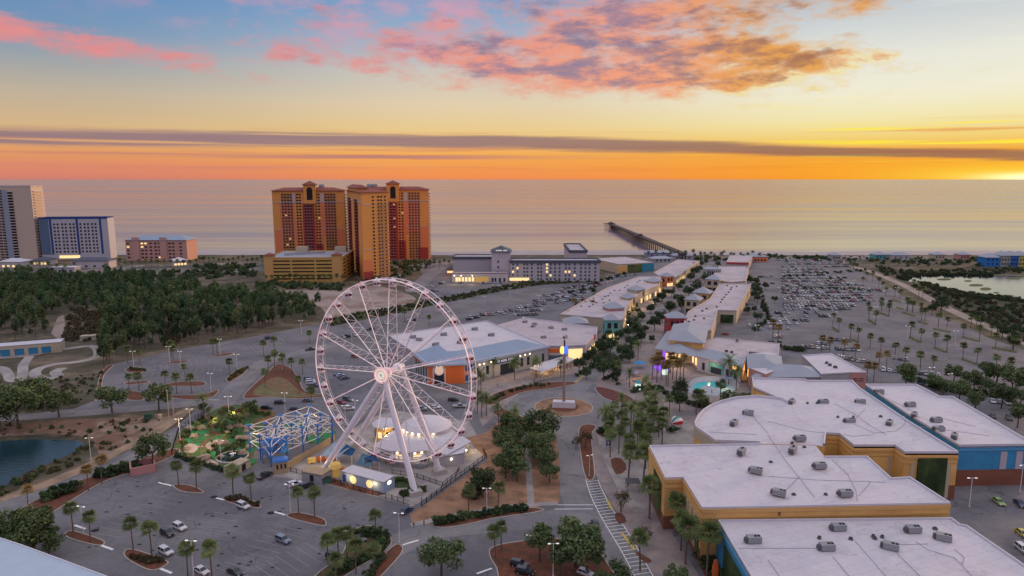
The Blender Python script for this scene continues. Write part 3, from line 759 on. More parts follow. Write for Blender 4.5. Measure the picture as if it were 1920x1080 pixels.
pavilion('cream pavilion with purple grey roof on the wheel side shops', 1200, 569, 10, 9, 10.5, 3, m_cream, .6)
pavilion('golden lit pavilion by the seaward bend of the street', 1232, 549, 10, 9, 9.5, 3, m_yelw, .6, lit=True)
pavilion('orange lit pavilion at the seaward end of the wheel side shops', 1256, 537, 9, 8, 9, 3, m_coral, .6, lit=True)
pavilion('red pavilion with pale hip roof and white framed upper windows', 1269, 628, 11, 10, 10.5, 3.2, m_redw, wins=3)
pavilion('green roofed pavilion between round trees and the cinema row', 1296, 587, 10, 11, 9.5, 3.5, m_cream, -.5)
pavilion('pale roofed pavilion beside the cinema row with yellow side wall', 1313, 573, 12, 12, 9.5, 3.8, m_yeld, -.5)
pavilion('grey roofed pavilion at the seaward end of the cinema row', 1335, 546, 12, 11, 10, 3.5, m_cream, -.5)
pavilion('grey pavilion with upper gallery windows near the beach end', 1337, 527, 14, 10, 11, 2, m_greyw, 0, wins=6)
# --- plaza cafe buildings
PB = B('plaza_restaurant', 'two tier grey blue hip roofed restaurant with yellow lit porch facing the palm plaza', 'building', roofpts([(1232, 653), (1254, 622), (1312, 622), (1310, 668), (1296, 658)], 6.5), 6.5)
PB.walls(m_cream)
o4 = [PB.P[0], PB.P[1], PB.P[2], PB.P[3]]
PB.part(hip(MB(), o4, 6.5, 3.2, m_mroofg, 1.2), 'roof')
up = GP([(1256, 640), (1266, 612), (1325, 614), (1318, 646)], 10)
PB.part(MB().prism(up, 6, 11, m_yelw), 'upper_storey'); PB.part(hip(MB(), up, 11, 3.5, m_mroofg, 1.2), 'upper_roof')
for u in (.3, .5, .7): PB.box(4, u, 2.6, 2.0, 3.4, m_warmw, 'lit_window', .15)
for u in (.3, .7): PB.box(3, u, 3.0, 2.0, 3.4, m_warmw, 'lit_window', .15)
PC = B('plaza_gallery', 'low grey blue shop building with teal gable and lit lantern facing the splash pool', 'building', roofpts([(1308, 668), (1318, 640), (1345, 634), (1462, 645), (1460, 668), (1405, 660), (1390, 690)], 7), 7)
PC.walls(m_white3); PC.roof(m_roofd, .5, m_trim, .5)
lp = [Vector(p[:2]) for p in GP([(1308, 668), (1312, 652), (1398, 672), (1390, 690)], 7)]
PC.part(hip(MB(), lp, 7.2, 2.6, m_mroofg, .6), 'metal_roof')
PC.box(6, .55, 3.6, 9, 5, m_teal, 'teal_gable', .2); PC.box(6, .55, 2.4, 6, 3, m_glass, 'window', .3)
for u in (.12, .2, .3, .85): PC.box(6, u, 2.8, 1.5, 3.6, m_glass, 'window', .15)
PC.box(6, .13, 6.4, 2.6, 1.2, m_orl, 'lantern_sign', .3)
PD = B('pink_store', 'salmon pink store with grey hip roof and glowing orange doorway beside the tall palms', 'building', roofpts([(1405, 690), (1403, 664), (1440, 660), (1462, 668), (1465, 690), (1436, 702)], 8.5), 8.5)
PD.walls(m_pink); PD.part(hip(MB(), [PD.P[0], PD.P[1], PD.P[3], PD.P[4]], 8.5, 2.6, m_mroofg, .8), 'roof')
PD.box(0, .5, 3.2, 3.2, 4.2, m_orl, 'glowing_doorway', .15)
PE = B('salmon_ended_store', 'white flat roofed store with a salmon end wall carrying two lines of dark lettering', 'building', roofpts([(1504, 668), (1558, 664), (1624, 700), (1594, 700), (1540, 703)], 8), 8)
PE.walls(m_greyw); PE.roof(m_roof, .6, m_white2, .4)
PE.box(3, .5, 4.4, PE.edge(2)[3] if 0 else PE.edge(2)[3]*1, 8, m_greyw, 'wall_face', .02) if False else None
PE.box(2, .5, 4.2, PE.edge(2)[3], 8.3, m_pink, 'pink_end_wall', .15)
sg = MB(); a, d, n, L = PE.edge(2)
for z in (5.6, 4.6):
    for k in range(11):
        if k == 5: continue
        p = a+d*(L*(.17+.062*k))+n*.2; sg.box((p.x, p.y, z), (L*.04, .08, .42), m_black, atan2(d.y, d.x))
PE.part(sg, 'sign_lettering')
PF = B('grey_hip_store', 'low grey store with metal hip roof tucked behind the rear yellow wing', 'building', roofpts([(1412, 706), (1440, 680), (1530, 690), (1542, 706)], 7), 7)
PF.walls(m_greyw); PF.part(hip(MB(), PF.P, 7, 3, m_mroofg, .8), 'roof')
PF2 = B('small_grey_store', 'small grey store with flat white roof beside the pink store', 'building', roofpts([(1462, 664), (1462, 644), (1440, 640), (1500, 672), (1500, 690), (1470, 680)], 6), 6) if False else None

# --- beach hotels and towers
def facade(b, i, cols, z0, dz, nf, w, h, m, lit=0.0):
    b.grid(i, cols, [z0+dz*k for k in range(nf)][::-1], w, h, m, 'window', .12, lit, m_warmw)
def calypso(label, apx, bpx, dpt, h, rightm):
    b = B('resort_tower', label, 'building', front(apx, bpx, dpt), h, 'golden resort towers')
    L = b.edge(0)[3]
    b.walls(m_towy)
    # coloured fields of the front
    def fld(u0, u1, z0, z1, m, nm='coloured_bay', th=.25): return b.box(0, (u0+u1)/2, (z0+z1)/2, (u1-u0)*L, z1-z0, m, nm, th)
    fld(.10, .30, 30, 68, m_coral); fld(.66, .86, 30, 68, m_coral); fld(.30, .40, 0, 47, m_coral, th=.22); fld(.58, .68, 0, 47, m_coral, th=.22)
    fld(.02, .12, 0, 38, m_coral, th=.2); fld(.86, .98, 0, 38, m_coral, th=.2)
    fld(.41, .575, 0, 66, m_maroon, 'maroon_bay', .3); fld(.58, .68, 0, 22, m_maroon, 'maroon_bay', .3); fld(.84, .98, 0, 14, m_maroon, 'maroon_bay', .3)
    b.band(0, 68, .8, m_trim, .5); b.band(0, 38.5, .6, m_trim, .4, u0=.02, u1=.3); b.band(0, 38.5, .6, m_trim, .4, u0=.68, u1=.98)
    b.band(0, 47.5, .6, m_trim, .4, u0=.3, u1=.4); b.band(0, 47.5, .6, m_trim, .4, u0=.58, u1=.68)
    for u in (.29, .69): b.box(0, u, 73, 3.6, 9, m_trim, 'pale_bay', .35)
    nf = 24; dz = (h-4)/nf
    b.nw = 0
    us = [.14, .18, .22, .26, .34, .38, .45, .49, .53, .60, .64, .74, .78, .82, .86]
    for k in range(nf)[::-1]:
        z = 3+dz*k
        b.grid(0, us, [z], 2.1, 1.5, m_dark, 'window', .45, .015, m_dimw, 100)
    ls = MB()
    for k in range(nf):
        z = 1.9+dz*k
        for u0, u1 in ((.12, .28), (.43, .55), (.72, .88)):
            a, d, n, L_ = b.edge(0); p = a+d*(L_*(u0+u1)/2)+n*.6; ls.box((p.x, p.y, z), (L_*(u1-u0), .7, .22), m_trim if (k+int(u0*9)) % 1 == 0 else m_trim, atan2(d.y, d.x))
    b.part(ls, 'balcony_slabs')['kind'] = 'stuff'
    # seaward side balconies catch the glow
    sb = MB()
    for k in range(nf):
        a, d, n, L_ = b.edge(1); z = 2.2+dz*k
        for u in (.3, .8):
            p = a+d*(L_*u)+n*.9; sb.box((p.x, p.y, z), (L_*.25, 1.8, 1.1), m_trim, atan2(d.y, d.x))
    b.part(sb, 'side_balconies')['kind'] = 'stuff'
    # roof with centre gable
    P4 = [(p.x, p.y) for p in b.P]; b.part(hip(MB(), P4, h, 3.2, m_tile, 1.6), 'roof')
    a, d, n, L_ = b.edge(0); c0 = a+d*(L_*.435); c1 = a+d*(L_*.605)
    q = [c0+n*1.6, c1+n*1.6, c1-n*13, c0-n*13]
    g = b.part(MB().prism(q, h-14, h+6.5, m_towy), 'centre_gable')
    b.part(hip(MB(), q, h+6.5, 4, m_tile, 1.4), 'gable_roof')
    ar = MB(); c = a+d*(L_*.52)+n*1.65; wdisc(ar, c, 3.1, h+.5, m_dark, atan2(d.y, d.x), n, .15)
    ar.box((c.x, c.y, h-5), (6.0, .4, 10), m_dark, atan2(d.y, d.x)); b.part(ar, 'arched_window')
    return b
T1 = calypso('golden and maroon resort tower with gabled centre rising behind the yellow parking garage', (517, 497), (650, 494), 24, 80.5, 0)
T2 = calypso('golden and maroon resort tower with gabled centre standing behind the corner wing tower', (668, 488), (806, 486), 24, 81, 0)
for b_, px_, py_ in ((T1, 603, 349), (T2, 703, 352), (T2, 693, 352)):
    c = G(px_, 490); u_ = b_.P[0].lerp(b_.P[1], (px_-517)/133 if b_ is T1 else (px_-668)/138)+Vector((0, 14)); 
    b_.part(MB().lathe([(3.4, 0), (3.6, 2.5), (3.2, 4), (0, 4.6)], m_grey, (u_.x, u_.y, 83), 12), 'roof_tank')
p0, p1, p3 = G(683, 526), G(732, 520), G(655, 496)
T3 = B('resort_corner_tower', 'nearest golden resort tower with maroon balcony stacks on its narrow side', 'building', [p0, p1, p1+(p3-p0), p3], 81)
T3.walls(m_towy); T3.part(hip(MB(), T3.P, 81, 3, m_tile, 1.6), 'roof')
L = T3.edge(0)[3]
T3.box(0, .15, 9.5, L*.34, 19, m_coral, 'coral_bay', .22); T3.box(0, .17, 4, L*.36, 8, m_maroon, 'maroon_bay', .3)
T3.band(0, 69.5, .8, m_trim, .35, u0=0, u1=.35); T3.band(0, 28, .6, m_trim, .35, u0=0, u1=.33)
for k in range(24)[::-1]:
    z = 3+3.2*k
    T3.grid(0, [.42, .62, .73, .88], [z], 1.8, 1.5, m_dark, 'window', .3)
bs = MB()
for k in range(22):
    for u0, u1 in ((.55, .98),):
        a, d, n, L_ = T3.edge(0); p = a+d*(L_*.78)+n*.7; bs.box((p.x, p.y, 2.4+3.2*k), (L_*.4, 1.2, .25), m_trim, atan2(d.y, d.x))
T3.part(bs, 'balcony_slabs')['kind'] = 'stuff'
for u in (.22, .66): T3.box(3, u, 36, T3.edge(3)[3]*.20, 66, m_maroon, 'maroon_balcony_stack', .35)
bs = MB()
for k in range(23):
    for u in (.22, .66):
        a, d, n, L_ = T3.edge(3); p = a+d*(L_*u)+n*.8; bs.box((p.x, p.y, 3.4+3.1*k), (L_*.2, 1.2, .3), m_redw, atan2(d.y, d.x)); bs.box((p.x, p.y, 4.6+3.1*k), (L_*.16, .85, 1.2), m_dark, atan2(d.y, d.x))
T3.part(bs, 'side_balconies')['kind'] = 'stuff'
T3.band(3, 72, 1, m_trim, .4)
tt = [T3.P[3].lerp(T3.P[0], t) for t in (.1, .75)]; qq = [tt[0], tt[1], tt[1].lerp(T3.P[1], .35), tt[0].lerp(T3.P[2], .35)]
T3.part(MB().prism(qq, 80, 84.5, m_towy), 'roof_block'); T3.part(hip(MB(), qq, 84.5, 3, m_tile, 1.2), 'block_roof')
GA = B('parking_garage', 'yellow open deck parking garage with blue grey roof in front of the resort tower', 'building', front((498, 530), (642, 529), 62), 22)
GA.walls(mat('garage_yellow', (.56, .36, .10), .85, var=.08, vs=.1)); GA.roof(mat('deck_roof', (.34, .36, .42), .8, var=.15, vs=.05), 1.0, m_yeld, .5)
for k in range(6):
    for u in (.22, .5, .78): GA.box(0, u, 3.4+3.25*k, 15.5 if u != .5 else 20, 1.15, m_dark, 'deck_opening', .15)
    for u in (.2, .5, .8): GA.box(1, u, 3.4+3.25*k, 12, 1.15, m_dark, 'deck_opening', .15)
for u in (.05, .94): GA.box(0, u, 3.4, 7, 7, m_coral, 'coral_base', .2)
for u in (.055, .93):
    a, d, n, L = GA.edge(0); p = a+d*(L*u)-n*3.2; q = [p-d*4-n*-3.6, p+d*4+n*3.6, p+d*4-n*4, p-d*4-n*4]
    GA.part(MB().prism(q, 0, 25, m_yeld), 'stair_tower'); GA.part(hip(MB(), q, 25, 1.8, m_tile, .8), 'stair_roof')
GAx = GA.P[0].lerp(GA.P[2], .5); GA.part(MB().box((GAx.x-6, GAx.y, 23.6), (38, 2.2, 1.4), m_grey, .5), 'ramp_wall')
for x_ in (-16, 22): GA.part(MB().box((GAx.x+x_, GAx.y+26, 24.5), (11, 7, 5), m_cream), 'lift_house')
# white hotel with grey mansard edge
H1 = B('white_hotel_block', 'white five storey hotel block with dark slate roof edge and rows of square windows', 'building', front((957, 528), (1124, 528), 20), 18.6)
H1.walls(m_white3); H1.roof(m_roofd, 0)
m_slate = mat('slate_roof', (.075, .095, .13), .7, var=.15, vs=.3)
for i in range(4): H1.band(i, 18.4, 2.6, m_slate, .9, 'mansard_edge')
facade(H1, 0, [.03, .08, .155, .19, .24, .31, .345, .41, .45, .50, .55, .62, .66, .72, .79, .84, .885, .95], 2.4, 3.35, 5, 1.7, 1.8, m_bwin, .06)
H1.box(0, .1, 2.2, 18, 2.6, m_warmw, 'lit_gallery', .2)
H2 = B('white_hotel_entrance', 'white hotel tower with dark slate crown and rooftop lettering between the two hotel wings', 'building', front((922, 527), (957, 527), 24), 27)
H2.walls(m_white3)
H2.part(hip(MB(), H2.P, 27, 4.5, m_slate, 1.2), 'slate_crown')
hs = MB(); a, d, n, L = H2.edge(0)
for k in range(11):
    if k == 6: continue
    p = a+d*(L*(.25+.055*k))+n*.9; hs.box((p.x, p.y, 28.4), (.55, .15, 1.1), m_lampw, atan2(d.y, d.x))
H2.part(hs, 'sign_lettering')
for z in (8, 13, 18): H2.box(0, .35, z, 1.6, 2, m_bwin, 'window', .15)
H3 = B('white_hotel_wing', 'white hotel wing with slate roof edge, over a lit glass front'.replace(', chairs lettering free,', ''), 'building', front((850, 520), (926, 520), 22), 19)
H3.walls(m_white3); H3.roof(m_roofd, 0)
for i in range(4): H3.band(i, 18.8, 2.2, m_slate, .9, 'mansard_edge')
H4 = B('hotel_lobby', 'low white lobby with lit yellow windows in front of the white hotel', 'building', front((848, 530), (953, 530), 7), 8.5)
H4.walls(m_white3); H4.roof(m_roofd, .5, m_trim)
for u in (.08, .13, .19, .25, .31, .37): H4.box(0, u, 3, 2.0, 3.6, m_warmw, 'lit_window', .15)
H4.box(0, .53, 3, 12, 5, mat('gold_mural', (.35, .22, .06), .7, emit=(1, .6, .2), es=.25), 'lit_mural', .15)
for u in (.72, .77, .85, .93): H4.box(0, u, 2.6, 1.6, 3.4, m_glass, 'window', .15)
for u in (.04, .16, .36): H4.box(0, u, 6.4, .7, .5, m_lamp, 'wall_lamp', .3)
H5 = B('hotel_seaward_wing', 'far hotel wing with slate roof behind the square windowed block', 'building', front((1068, 500), (1100, 500), 80), 16.5)
H5.walls(m_white3); H5.roof(m_roofd, 0)
for i in range(4): H5.band(i, 16.5, 2.6, m_slate, .9, 'mansard_edge')
# beach side
BC = B('beach_club', 'low beach store with pale roof, yellow corner and blue mural wall beyond the white hotel', 'building', front((1160, 513), (1226, 509), 55), 9)
BC.walls(m_cream); BC.roof(m_roofd, .4, m_trim); BC.box(0, .12, 4, 11, 7.5, m_yelw, 'yellow_corner', .2); BC.box(0, .78, 4.5, 18, 8, mat('blue_mural', (.04, .24, .34), .7, var=.2), 'blue_mural', .2); BC.box(0, .45, 4.2, 17, 8, m_ivy, 'ivy_screen', .5)
for i_, (a_, b_, dp, hh, lb, mw) in enumerate([((1212, 483), (1262, 483), 14, 6, 'long blue grey roofed pier pavilion beside the beach', m_lav), ((1262, 487), (1300, 487), 12, 5, 'low grey roofed beach kiosk at the foot of the pier', m_greyw),
                           ((1410, 491), (1440, 491), 30, 6, 'flat grey roofed store with orange end near the beach car park', m_coral), ((1224, 492), (1262, 491), 14, 4, 'low dark roofed store behind the blue mural store', m_greyw)]):
    q = B('beach_pavilion', lb, 'building', front(a_, b_, dp), hh); q.walls(mw); q.part(hip(MB(), q.P, hh, 2.4, m_mroofg, .8), 'roof')
    for u in (.2, .4, .6, .8): q.box(0, u, 2, 2, 2, m_glass, 'window', .12)
for k, (px_, w_, mw, lb) in enumerate([(1847, 27, mat('bright_blue_siding', (.03, .19, .5), .8), 'bright blue beach house beyond the marsh'), (1875, 18, mat('sage_siding', (.3, .33, .28), .8), 'sage green beach house beyond the marsh'), (1893, 16, mat('deep_blue_siding', (.04, .15, .42), .8), 'deep blue beach house beyond the marsh'),
                             (1909, 18, mat('lemon_siding', (.45, .42, .1), .8), 'lemon yellow beach house beyond the marsh')]):
    q = B('beach_house', lb, 'building', front((px_, 500), (px_+w_, 500), 14), 10 if k < 1 else 12, 'coloured houses beyond the marsh'); q.walls(mw); q.part(hip(MB(), q.P, q.h, 4, m_mroofg, .8), 'roof')
    for z in (3, 7.5):
        for u in rng(.05, .95, 3): q.box(0, u, z, 1.6, 1.8, m_glass, 'window', .12)
for k, (px_, w_, mw, lb) in enumerate([(1640, 22, m_teal, 'teal beach cottage beyond the far car park'), (1672, 34, m_white3, 'white gabled beach house beyond the far car park'), (1752, 20, m_cream, 'cream beach house among dark shrubs'), (1560, 16, m_greyw, 'grey beach shed behind the parked cars'), (1800, 18, m_pink, 'rusty pink beach house before the marsh')]):
    q = B('beach_house', lb, 'building', front((px_, 487+k % 2), (px_+w_, 487+k % 2), 12), 6, 'houses behind the beach'); q.walls(mw); q.part(hip(MB(), q.P, q.h, 3, m_mroofg, .8), 'roof')
    for u in rng(.05, .95, 3): q.box(0, u, 3, 1.6, 1.8, m_glass, 'window', .12)
# --- far left
LT = B('pale_condo_tower', 'tall pale condominium tower with stacked balconies at the edge of the view', 'building', front((-60, 489), (72, 487), 26), 84)
LT.walls(mat('condo_beige', (.54, .45, .36), .85, var=.06)); LT.roof(m_roofd, 1.5, m_trim)
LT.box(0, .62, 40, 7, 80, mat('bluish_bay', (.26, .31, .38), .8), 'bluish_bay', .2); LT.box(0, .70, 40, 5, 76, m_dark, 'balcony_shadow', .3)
LT.nw = 0
for k in range(25)[::-1]: LT.grid(0, [.18, .26, .34, .42, .50, .56], [3+3.2*k], 3.4, 1.4, m_dark, 'window', .3)
sb = MB()
for k in range(25):
    z = 3+3.2*k; a, d, n, L = LT.edge(0)
    for u, w_ in ((.36, L*.42), (.70, 5.4)):
        p = a+d*(L*u)+n*.7; sb.box((p.x, p.y, z-1.1), (w_, 1.3, .9), m_trim, atan2(d.y, d.x))
    a, d, n, L = LT.edge(1); p = a+d*(L*.5)+n*1.0; sb.box((p.x, p.y, z-1.1), (L*.8, 2.0, 1.0), m_trim, atan2(d.y, d.x))
LT.part(sb, 'balconies')['kind'] = 'stuff'
LH = B('white_blue_hotel', 'white hotel with small dark windows and navy bands beside the pale condo tower', 'building', front((80, 487), (208, 485), 18), 48)
LH.walls(mat('hotel_white', (.44, .45, .50), .8, var=.05)); LH.roof(m_roofd, 1.0, m_navy)
LH.box(0, .07, 27, 10, 42, mat('blue_glass_wall', (.08, .14, .22), .3, spec=.6, var=.3, vs=.4), 'glass_bay', .2)
for u in (.165, .55, .89): LH.box(0, u, 27, 2.2, 42, m_navy, 'navy_stripe', .25)
LH.band(0, 47.6, 1.0, m_navy, .3)
LH.nw = 0
for k in range(9)[::-1]: LH.grid(0, [.22, .27, .335, .385, .45, .50, .60, .66, .71, .77, .82], [9+4*k], 1.9, 2.0, m_dark, 'window', .3)
LH.box(0, .4, 3, 22, 3.2, m_warmw, 'lit_entrance', .4)
PH = B('peach_motel', 'peach six storey beach motel with blue grey roof and lit stair columns', 'building', front((238, 489), (352, 489), 26), 24)
m_peach = mat('peach_stucco', (.50, .30, .25), .85, var=.08); PH.walls(m_peach); PH.part(hip(MB(), PH.P, 24, 4.5, m_mroof, 1.2), 'roof')
for u in (.17, .62): PH.box(0, u, 13, 8, 28, m_peach, 'stair_bay', .8)
PH.nw = 0
for k in range(5)[::-1]: PH.grid(0, [.04, .27, .33, .41, .49, .55, .72, .78, .9], [4+4*k], 2.6, 1.6, m_dark, 'window', .25, .12, m_warmw)
for k, (a_, b_, dp, hh, lb, mr) in enumerate([((135, 503), (205, 503), 14, 8, 'long white shop with dark blue roof in front of the white hotel', m_slate), ((95, 512), (140, 512), 10, 6, 'low white flat topped depot beside the trees', m_white2),
                                   ((0, 503), (42, 503), 16, 7, 'low white store lit green and white below the condo tower', m_white2), ((325, 500), (352, 498), 12, 6, 'white roofed beach restaurant with glowing orange lamp', m_white2), ((60, 498), (90, 498), 16, 6, 'lit yellow diner between the condo tower and hotel', m_slate),
                                   ((838, 514), (856, 514), 12, 5, 'small orange lit kiosk beside the white hotel', m_slate)]):
    q = B('roadside_store', lb, 'building', front(a_, b_, dp), hh); q.walls(m_white3 if k != 5 else m_coral); q.part(hip(MB(), q.P, hh, 3 if k != 1 else .5, mr, .8), 'roof')
    for u in rng(.05, .95, 4): q.box(0, u, 2.2, 2.4, 2, m_warmw if k in (2, 4, 5, 3) else m_glass, 'window', .12)
# --- go-kart depot by the woods
KD = B('kart_depot', 'long beige shed with four blue roller doors beside the winding kart track', 'building', front((-30, 672), (116, 660), 9), 5.5)
KD.walls(m_cream); KD.roof(m_white2, .2)
for u in (.27, .45, .63, .80): KD.box(0, u, 2, 4.3, 3.4, mat('roller_blue', (.03, .2, .35), .6), 'roller_door', .1)
KB = B('kart_shelter', 'small beige flat roofed shelter at the end of the kart track', 'building', front((150, 640), (180, 638), 5), 2.6); KB.walls(m_cream); KB.roof(m_cream, .2); KB.box(0, .6, 1.2, 2, 1.8, m_glass, 'window')
# ------------------------------------------------------------------ ferris wheel
import numpy as np
def ledmat(name, c, es):
    m = bpy.data.materials.new(name); m.use_nodes = True; nt = m.node_tree; b = nt.nodes['Principled BSDF']
    tc = nt.nodes.new('ShaderNodeTexCoord'); v = X(nt, tc.outputs['Object'])
    n = noise(nt, v, .22, 3, .6)
    cc = ramp(nt, n, [(.36, (.9, .10, .14)), (.44, (.95, .5, .5)), (.52, (.9, .82, .84)), (.60, (.95, .62, .25)), (.68, (.85, .8, .9))])
    b.inputs['Base Color'].default_value = (.75, .68, .72, 1); b.inputs['Roughness'].default_value = .4
    link(nt, cc, b.inputs['Emission Color']); b.inputs['Emission Strength'].default_value = es
    return m
m_led = ledmat('led_lit_steel', None, .36)
m_wht = mat('white_steel', (.72, .69, .74), .4, var=.05)
WC = Vector((-38.0, 210.0, 32.9)); WA = radians(-25); wt = Vector((cos(WA), sin(WA), 0)); wn = Vector((-sin(WA), cos(WA), 0))
R_ = 29.4; HW = 1.7
wheel = thing('ferris_wheel', 'giant white ferris wheel with pink and white lights and thirty enclosed gondolas', 'ferris wheel', (WC.x, WC.y, 0))
def wp(a, r, o): return wt*(cos(a)*r)+Vector((0, 0, WC.z+sin(a)*r))+wn*o
def wpart(mb, name, m=None, parent=None, smooth=False):
    return mb.obj(name, parent or wheel, smooth)
N = 90
for o, mm in ((-HW, m_led), (HW, m_wht)):
    mb = MB(); mb.path([wp(2*pi*k/N, R_, o) for k in range(N)], .18, mm, 6, True)
    mb.path([wp(2*pi*k/N, R_-.9, o) for k in range(N)], .09, m_wht, 4, True)
    wpart(mb, 'rim')
mb = MB()
for k in range(60):
    a = 2*pi*k/60+.05; mb.tube(wp(a, R_, -HW), wp(a, R_, HW), .07, m_wht, n=4); b2_ = 2*pi*(k+1)/60+.05
    mb.tube(wp(a, R_-.9, -HW), wp(b2_, R_-.9, HW), .05, m_wht, n=4)
wpart(mb, 'rim_lacing')
for k in range(15):
    a = radians(16+24*k); mb = MB()
    for o, r0, mm in ((-1, 1.6, m_led), (1, 1.6, m_wht)):
        mb.tube(wp(a, r0, o*3.0), wp(a, R_-.2, o*HW), .135, mm, n=5, cap=False)
    P0 = lambda t, o: wp(a, 1.6+(R_-1.8)*t, o*(3.0+(HW-3.0)*t))
    nz = 16
    for j in range(nz):
        s_ = 1 if j % 2 else -1
        mb.tube(P0(.06+.92*j/nz, s_), P0(.06+.92*(j+1)/nz, -s_), .065, m_wht, n=4, cap=False)
    wpart(mb, 'spoke')
hub = MB(); hub.tube(wn*-5.6+Vector((0, 0, WC.z)), wn*5.6+Vector((0, 0, WC.z)), 1.15, m_wht, n=16)
for o in (-3.0, 3.0):
    hub.tube(wn*(o-.3)+Vector((0, 0, WC.z)), wn*(o+.3)+Vector((0, 0, WC.z)), 1.7, m_led, n=24)
hubo = wpart(hub, 'hub')
m_swirl = mat('disc_panel', (.5, .42, .42), .5, var=0, emit=(1, .8, .75), es=.15)
m_sw2 = mat('disc_ring_light', (.6, .5, .5), .5, emit=(.85, 1, .7), es=.75, var=0)
m_sw3 = mat('disc_ring_pink', (.6, .4, .4), .5, emit=(1, .45, .5), es=.8, var=0)
dsc = MB(); dsc.tube(wn*-6.1+Vector((0, 0, WC.z)), wn*-5.5+Vector((0, 0, WC.z)), 2.5, m_swirl, n=32)
for r, mm in ((2.45, m_sw3), (2.0, m_sw2), (1.55, m_sw3), (1.1, m_sw2), (.6, m_sw2)): dsc.path([wp(2*pi*k/28, r, -6.15) for k in range(28)], .12, mm, 5, True)
wpart(dsc, 'light_disc')
for (gx, gy), o in (((607, 886), -1), ((778, 927), -1), ((662, 838), 1), ((824, 887), 1)):
    g = G(gx, gy); top = wn*(5.0*o)+Vector((0, 0, WC.z)); bot = Vector((g.x-WC.x, g.y-WC.y, .8))
    leg = MB(); leg.tube(bot, bot.lerp(top, .5), .78, m_wht, 1.0, 14, False); leg.tube(bot.lerp(top, .5), top, 1.0, m_wht, .72, 14, False); lg = wpart(leg, 'support_leg', smooth=True)
    ft = MB(); ft.box((bot.x, bot.y, .6), (4.2, 3.4, 1.6), m_kerb, .5, .92); wpart(ft, 'footing', parent=lg)
    # ladder and light strip along the leg
    l2 = MB(); off = wt*1.2
    l2.tube(bot+off, top+off*.4, .07, m_led, n=4); l2.tube(bot-off, top-off*.4, .07, m_led, n=4); wpart(l2, 'light_strip', parent=lg)
g1 = MB(); m_gw = mat('gondola_white', (.74, .66, .68), .35, var=0, coat=.3); m_gr = mat('gondola_red_glass', (.16, .03, .05), .2, spec=.6, var=0)
g1.lathe([(.0, -1.15), (.75, -1.1), (1.0, -.8), (1.05, -.3)], m_gw, n=10); g1.lathe([(1.05, .45), (.95, .8), (.6, 1.12), (0, 1.2)], m_gw, n=10)
for k in range(5): g1.tube((1.03*cos(2*pi*k/5+.3), 1.03*sin(2*pi*k/5+.3), -.32), (1.03*cos(2*pi*k/5+.3), 1.03*sin(2*pi*k/5+.3), .47), .11, m_gw, n=4)
g1.box((0, 0, 1.35), (.5, .5, .5), m_gw); gme = g1.mesh('gondola')
g2 = MB(); g2.lathe([(.98, -.32), (.98, .47)], m_gr, n=10); gwe = g2.mesh('window_band')
for k in range(30):
    a = radians(4+12*k); p = wp(a, R_-.3, 0); 
    g = inst(gme, 'gondola', wheel, (p.x, p.y, p.z-.9), WA, (1.12, 1.12, 1.12)); inst(gwe, 'window_band', g)

# ------------------------------------------------------------------ drop tower on the roundabout
dt = thing('light_tower', 'tall slim tower with orange and blue lamp top on a white plinth in the roundabout', 'tower', RC)
MB().box((0, 0, 1.3), (9.6, 3.4, 2.4), m_white, -.12, .93).obj('plinth', dt)
MB().tube((0, 0, 2.4), (0, 0, 26), .62, mat('tower_steel', (.30, .22, .20), .6, var=.15), .55, 10).obj('mast', dt)
MB().lathe([(.6, 0), (1.0, .4), (1.15, 1.6), (.9, 3), (.5, 3.4)], mat('blue_lamp', (.1, .2, .7), .5, emit=(.05, .2, 1), es=.8, var=0), (0.35, 0, 22.5), 12).obj('blue_lantern', dt)
MB().lathe([(.3, 0), (.9, .5), (1.0, 1.6), (.7, 2.8), (.3, 3.1)], m_orl, (-.85, -.1, 22.6), 12).obj('orange_lantern', dt)
MB().tube((0, 0, 26), (0, 0, 28.4), .35, m_black, .3, 8).obj('finial', dt)
# ------------------------------------------------------------------ rope course
A_, B_, D_ = G(509, 876), G(624, 830), G(470, 848)
rope = thing('rope_course', 'three storey adventure rope course of blue posts and white beams beside the mini golf', 'rope course', A_)
m_rb = mat('rope_blue', (.03, .16, .46), .6, var=.1); m_rw = mat('rope_beam', (.62, .60, .62), .5, var=.06, emit=(1, .8, .5), es=.05)  # faint warm emission on the beams imitates lamp light falling on them
def rg(u, v): return (B_-A_)*u+(D_-A_)*v*1.0
for i in range(5):
    for j in range(3):
        p = rg(i/4, j/2); hgt = 9.8-(1.2 if (i+j) % 2 else 0)
        po = MB().tube(p, p+Vector((0, 0, hgt)), .24, m_rb, n=8).obj('post', rope)
        for z in (3.6, 6.6, hgt-.2): MB().lathe([(0, 0), (.95, 0), (.95, .25), (0, .25)], m_rb, p+Vector((0, 0, z)), 8).obj('platform', po)
beams = MB(); nb_ = 0
for z, zz in ((3.8, 6.8), (6.8, 9.4), (9.4, 9.5)):
    for i in range(5):
        for j in range(3):
            for di, dj in ((1, 0), (0, 1), (1, 1), (1, -1)):
                if not (0 <= i+di < 5 and 0 <= j+dj < 3): continue
                if di and dj and (i+j) % 2: continue
                a = rg(i/4, j/2)+Vector((0, 0, z)); b = rg((i+di)/4, (j+dj)/2)+Vector((0, 0, z if (i+j) % 3 else zz)); 
                MB().tube(a, b, .15, m_rw, n=5).obj('beam', rope); nb_ += 1
st = MB()
for k in range(9): st.box((rg(.1, .02).x, rg(.1, .02).y-.3+.35*k, 4.2+.33*k), (5.5, .5, .12), m_rb, .3)
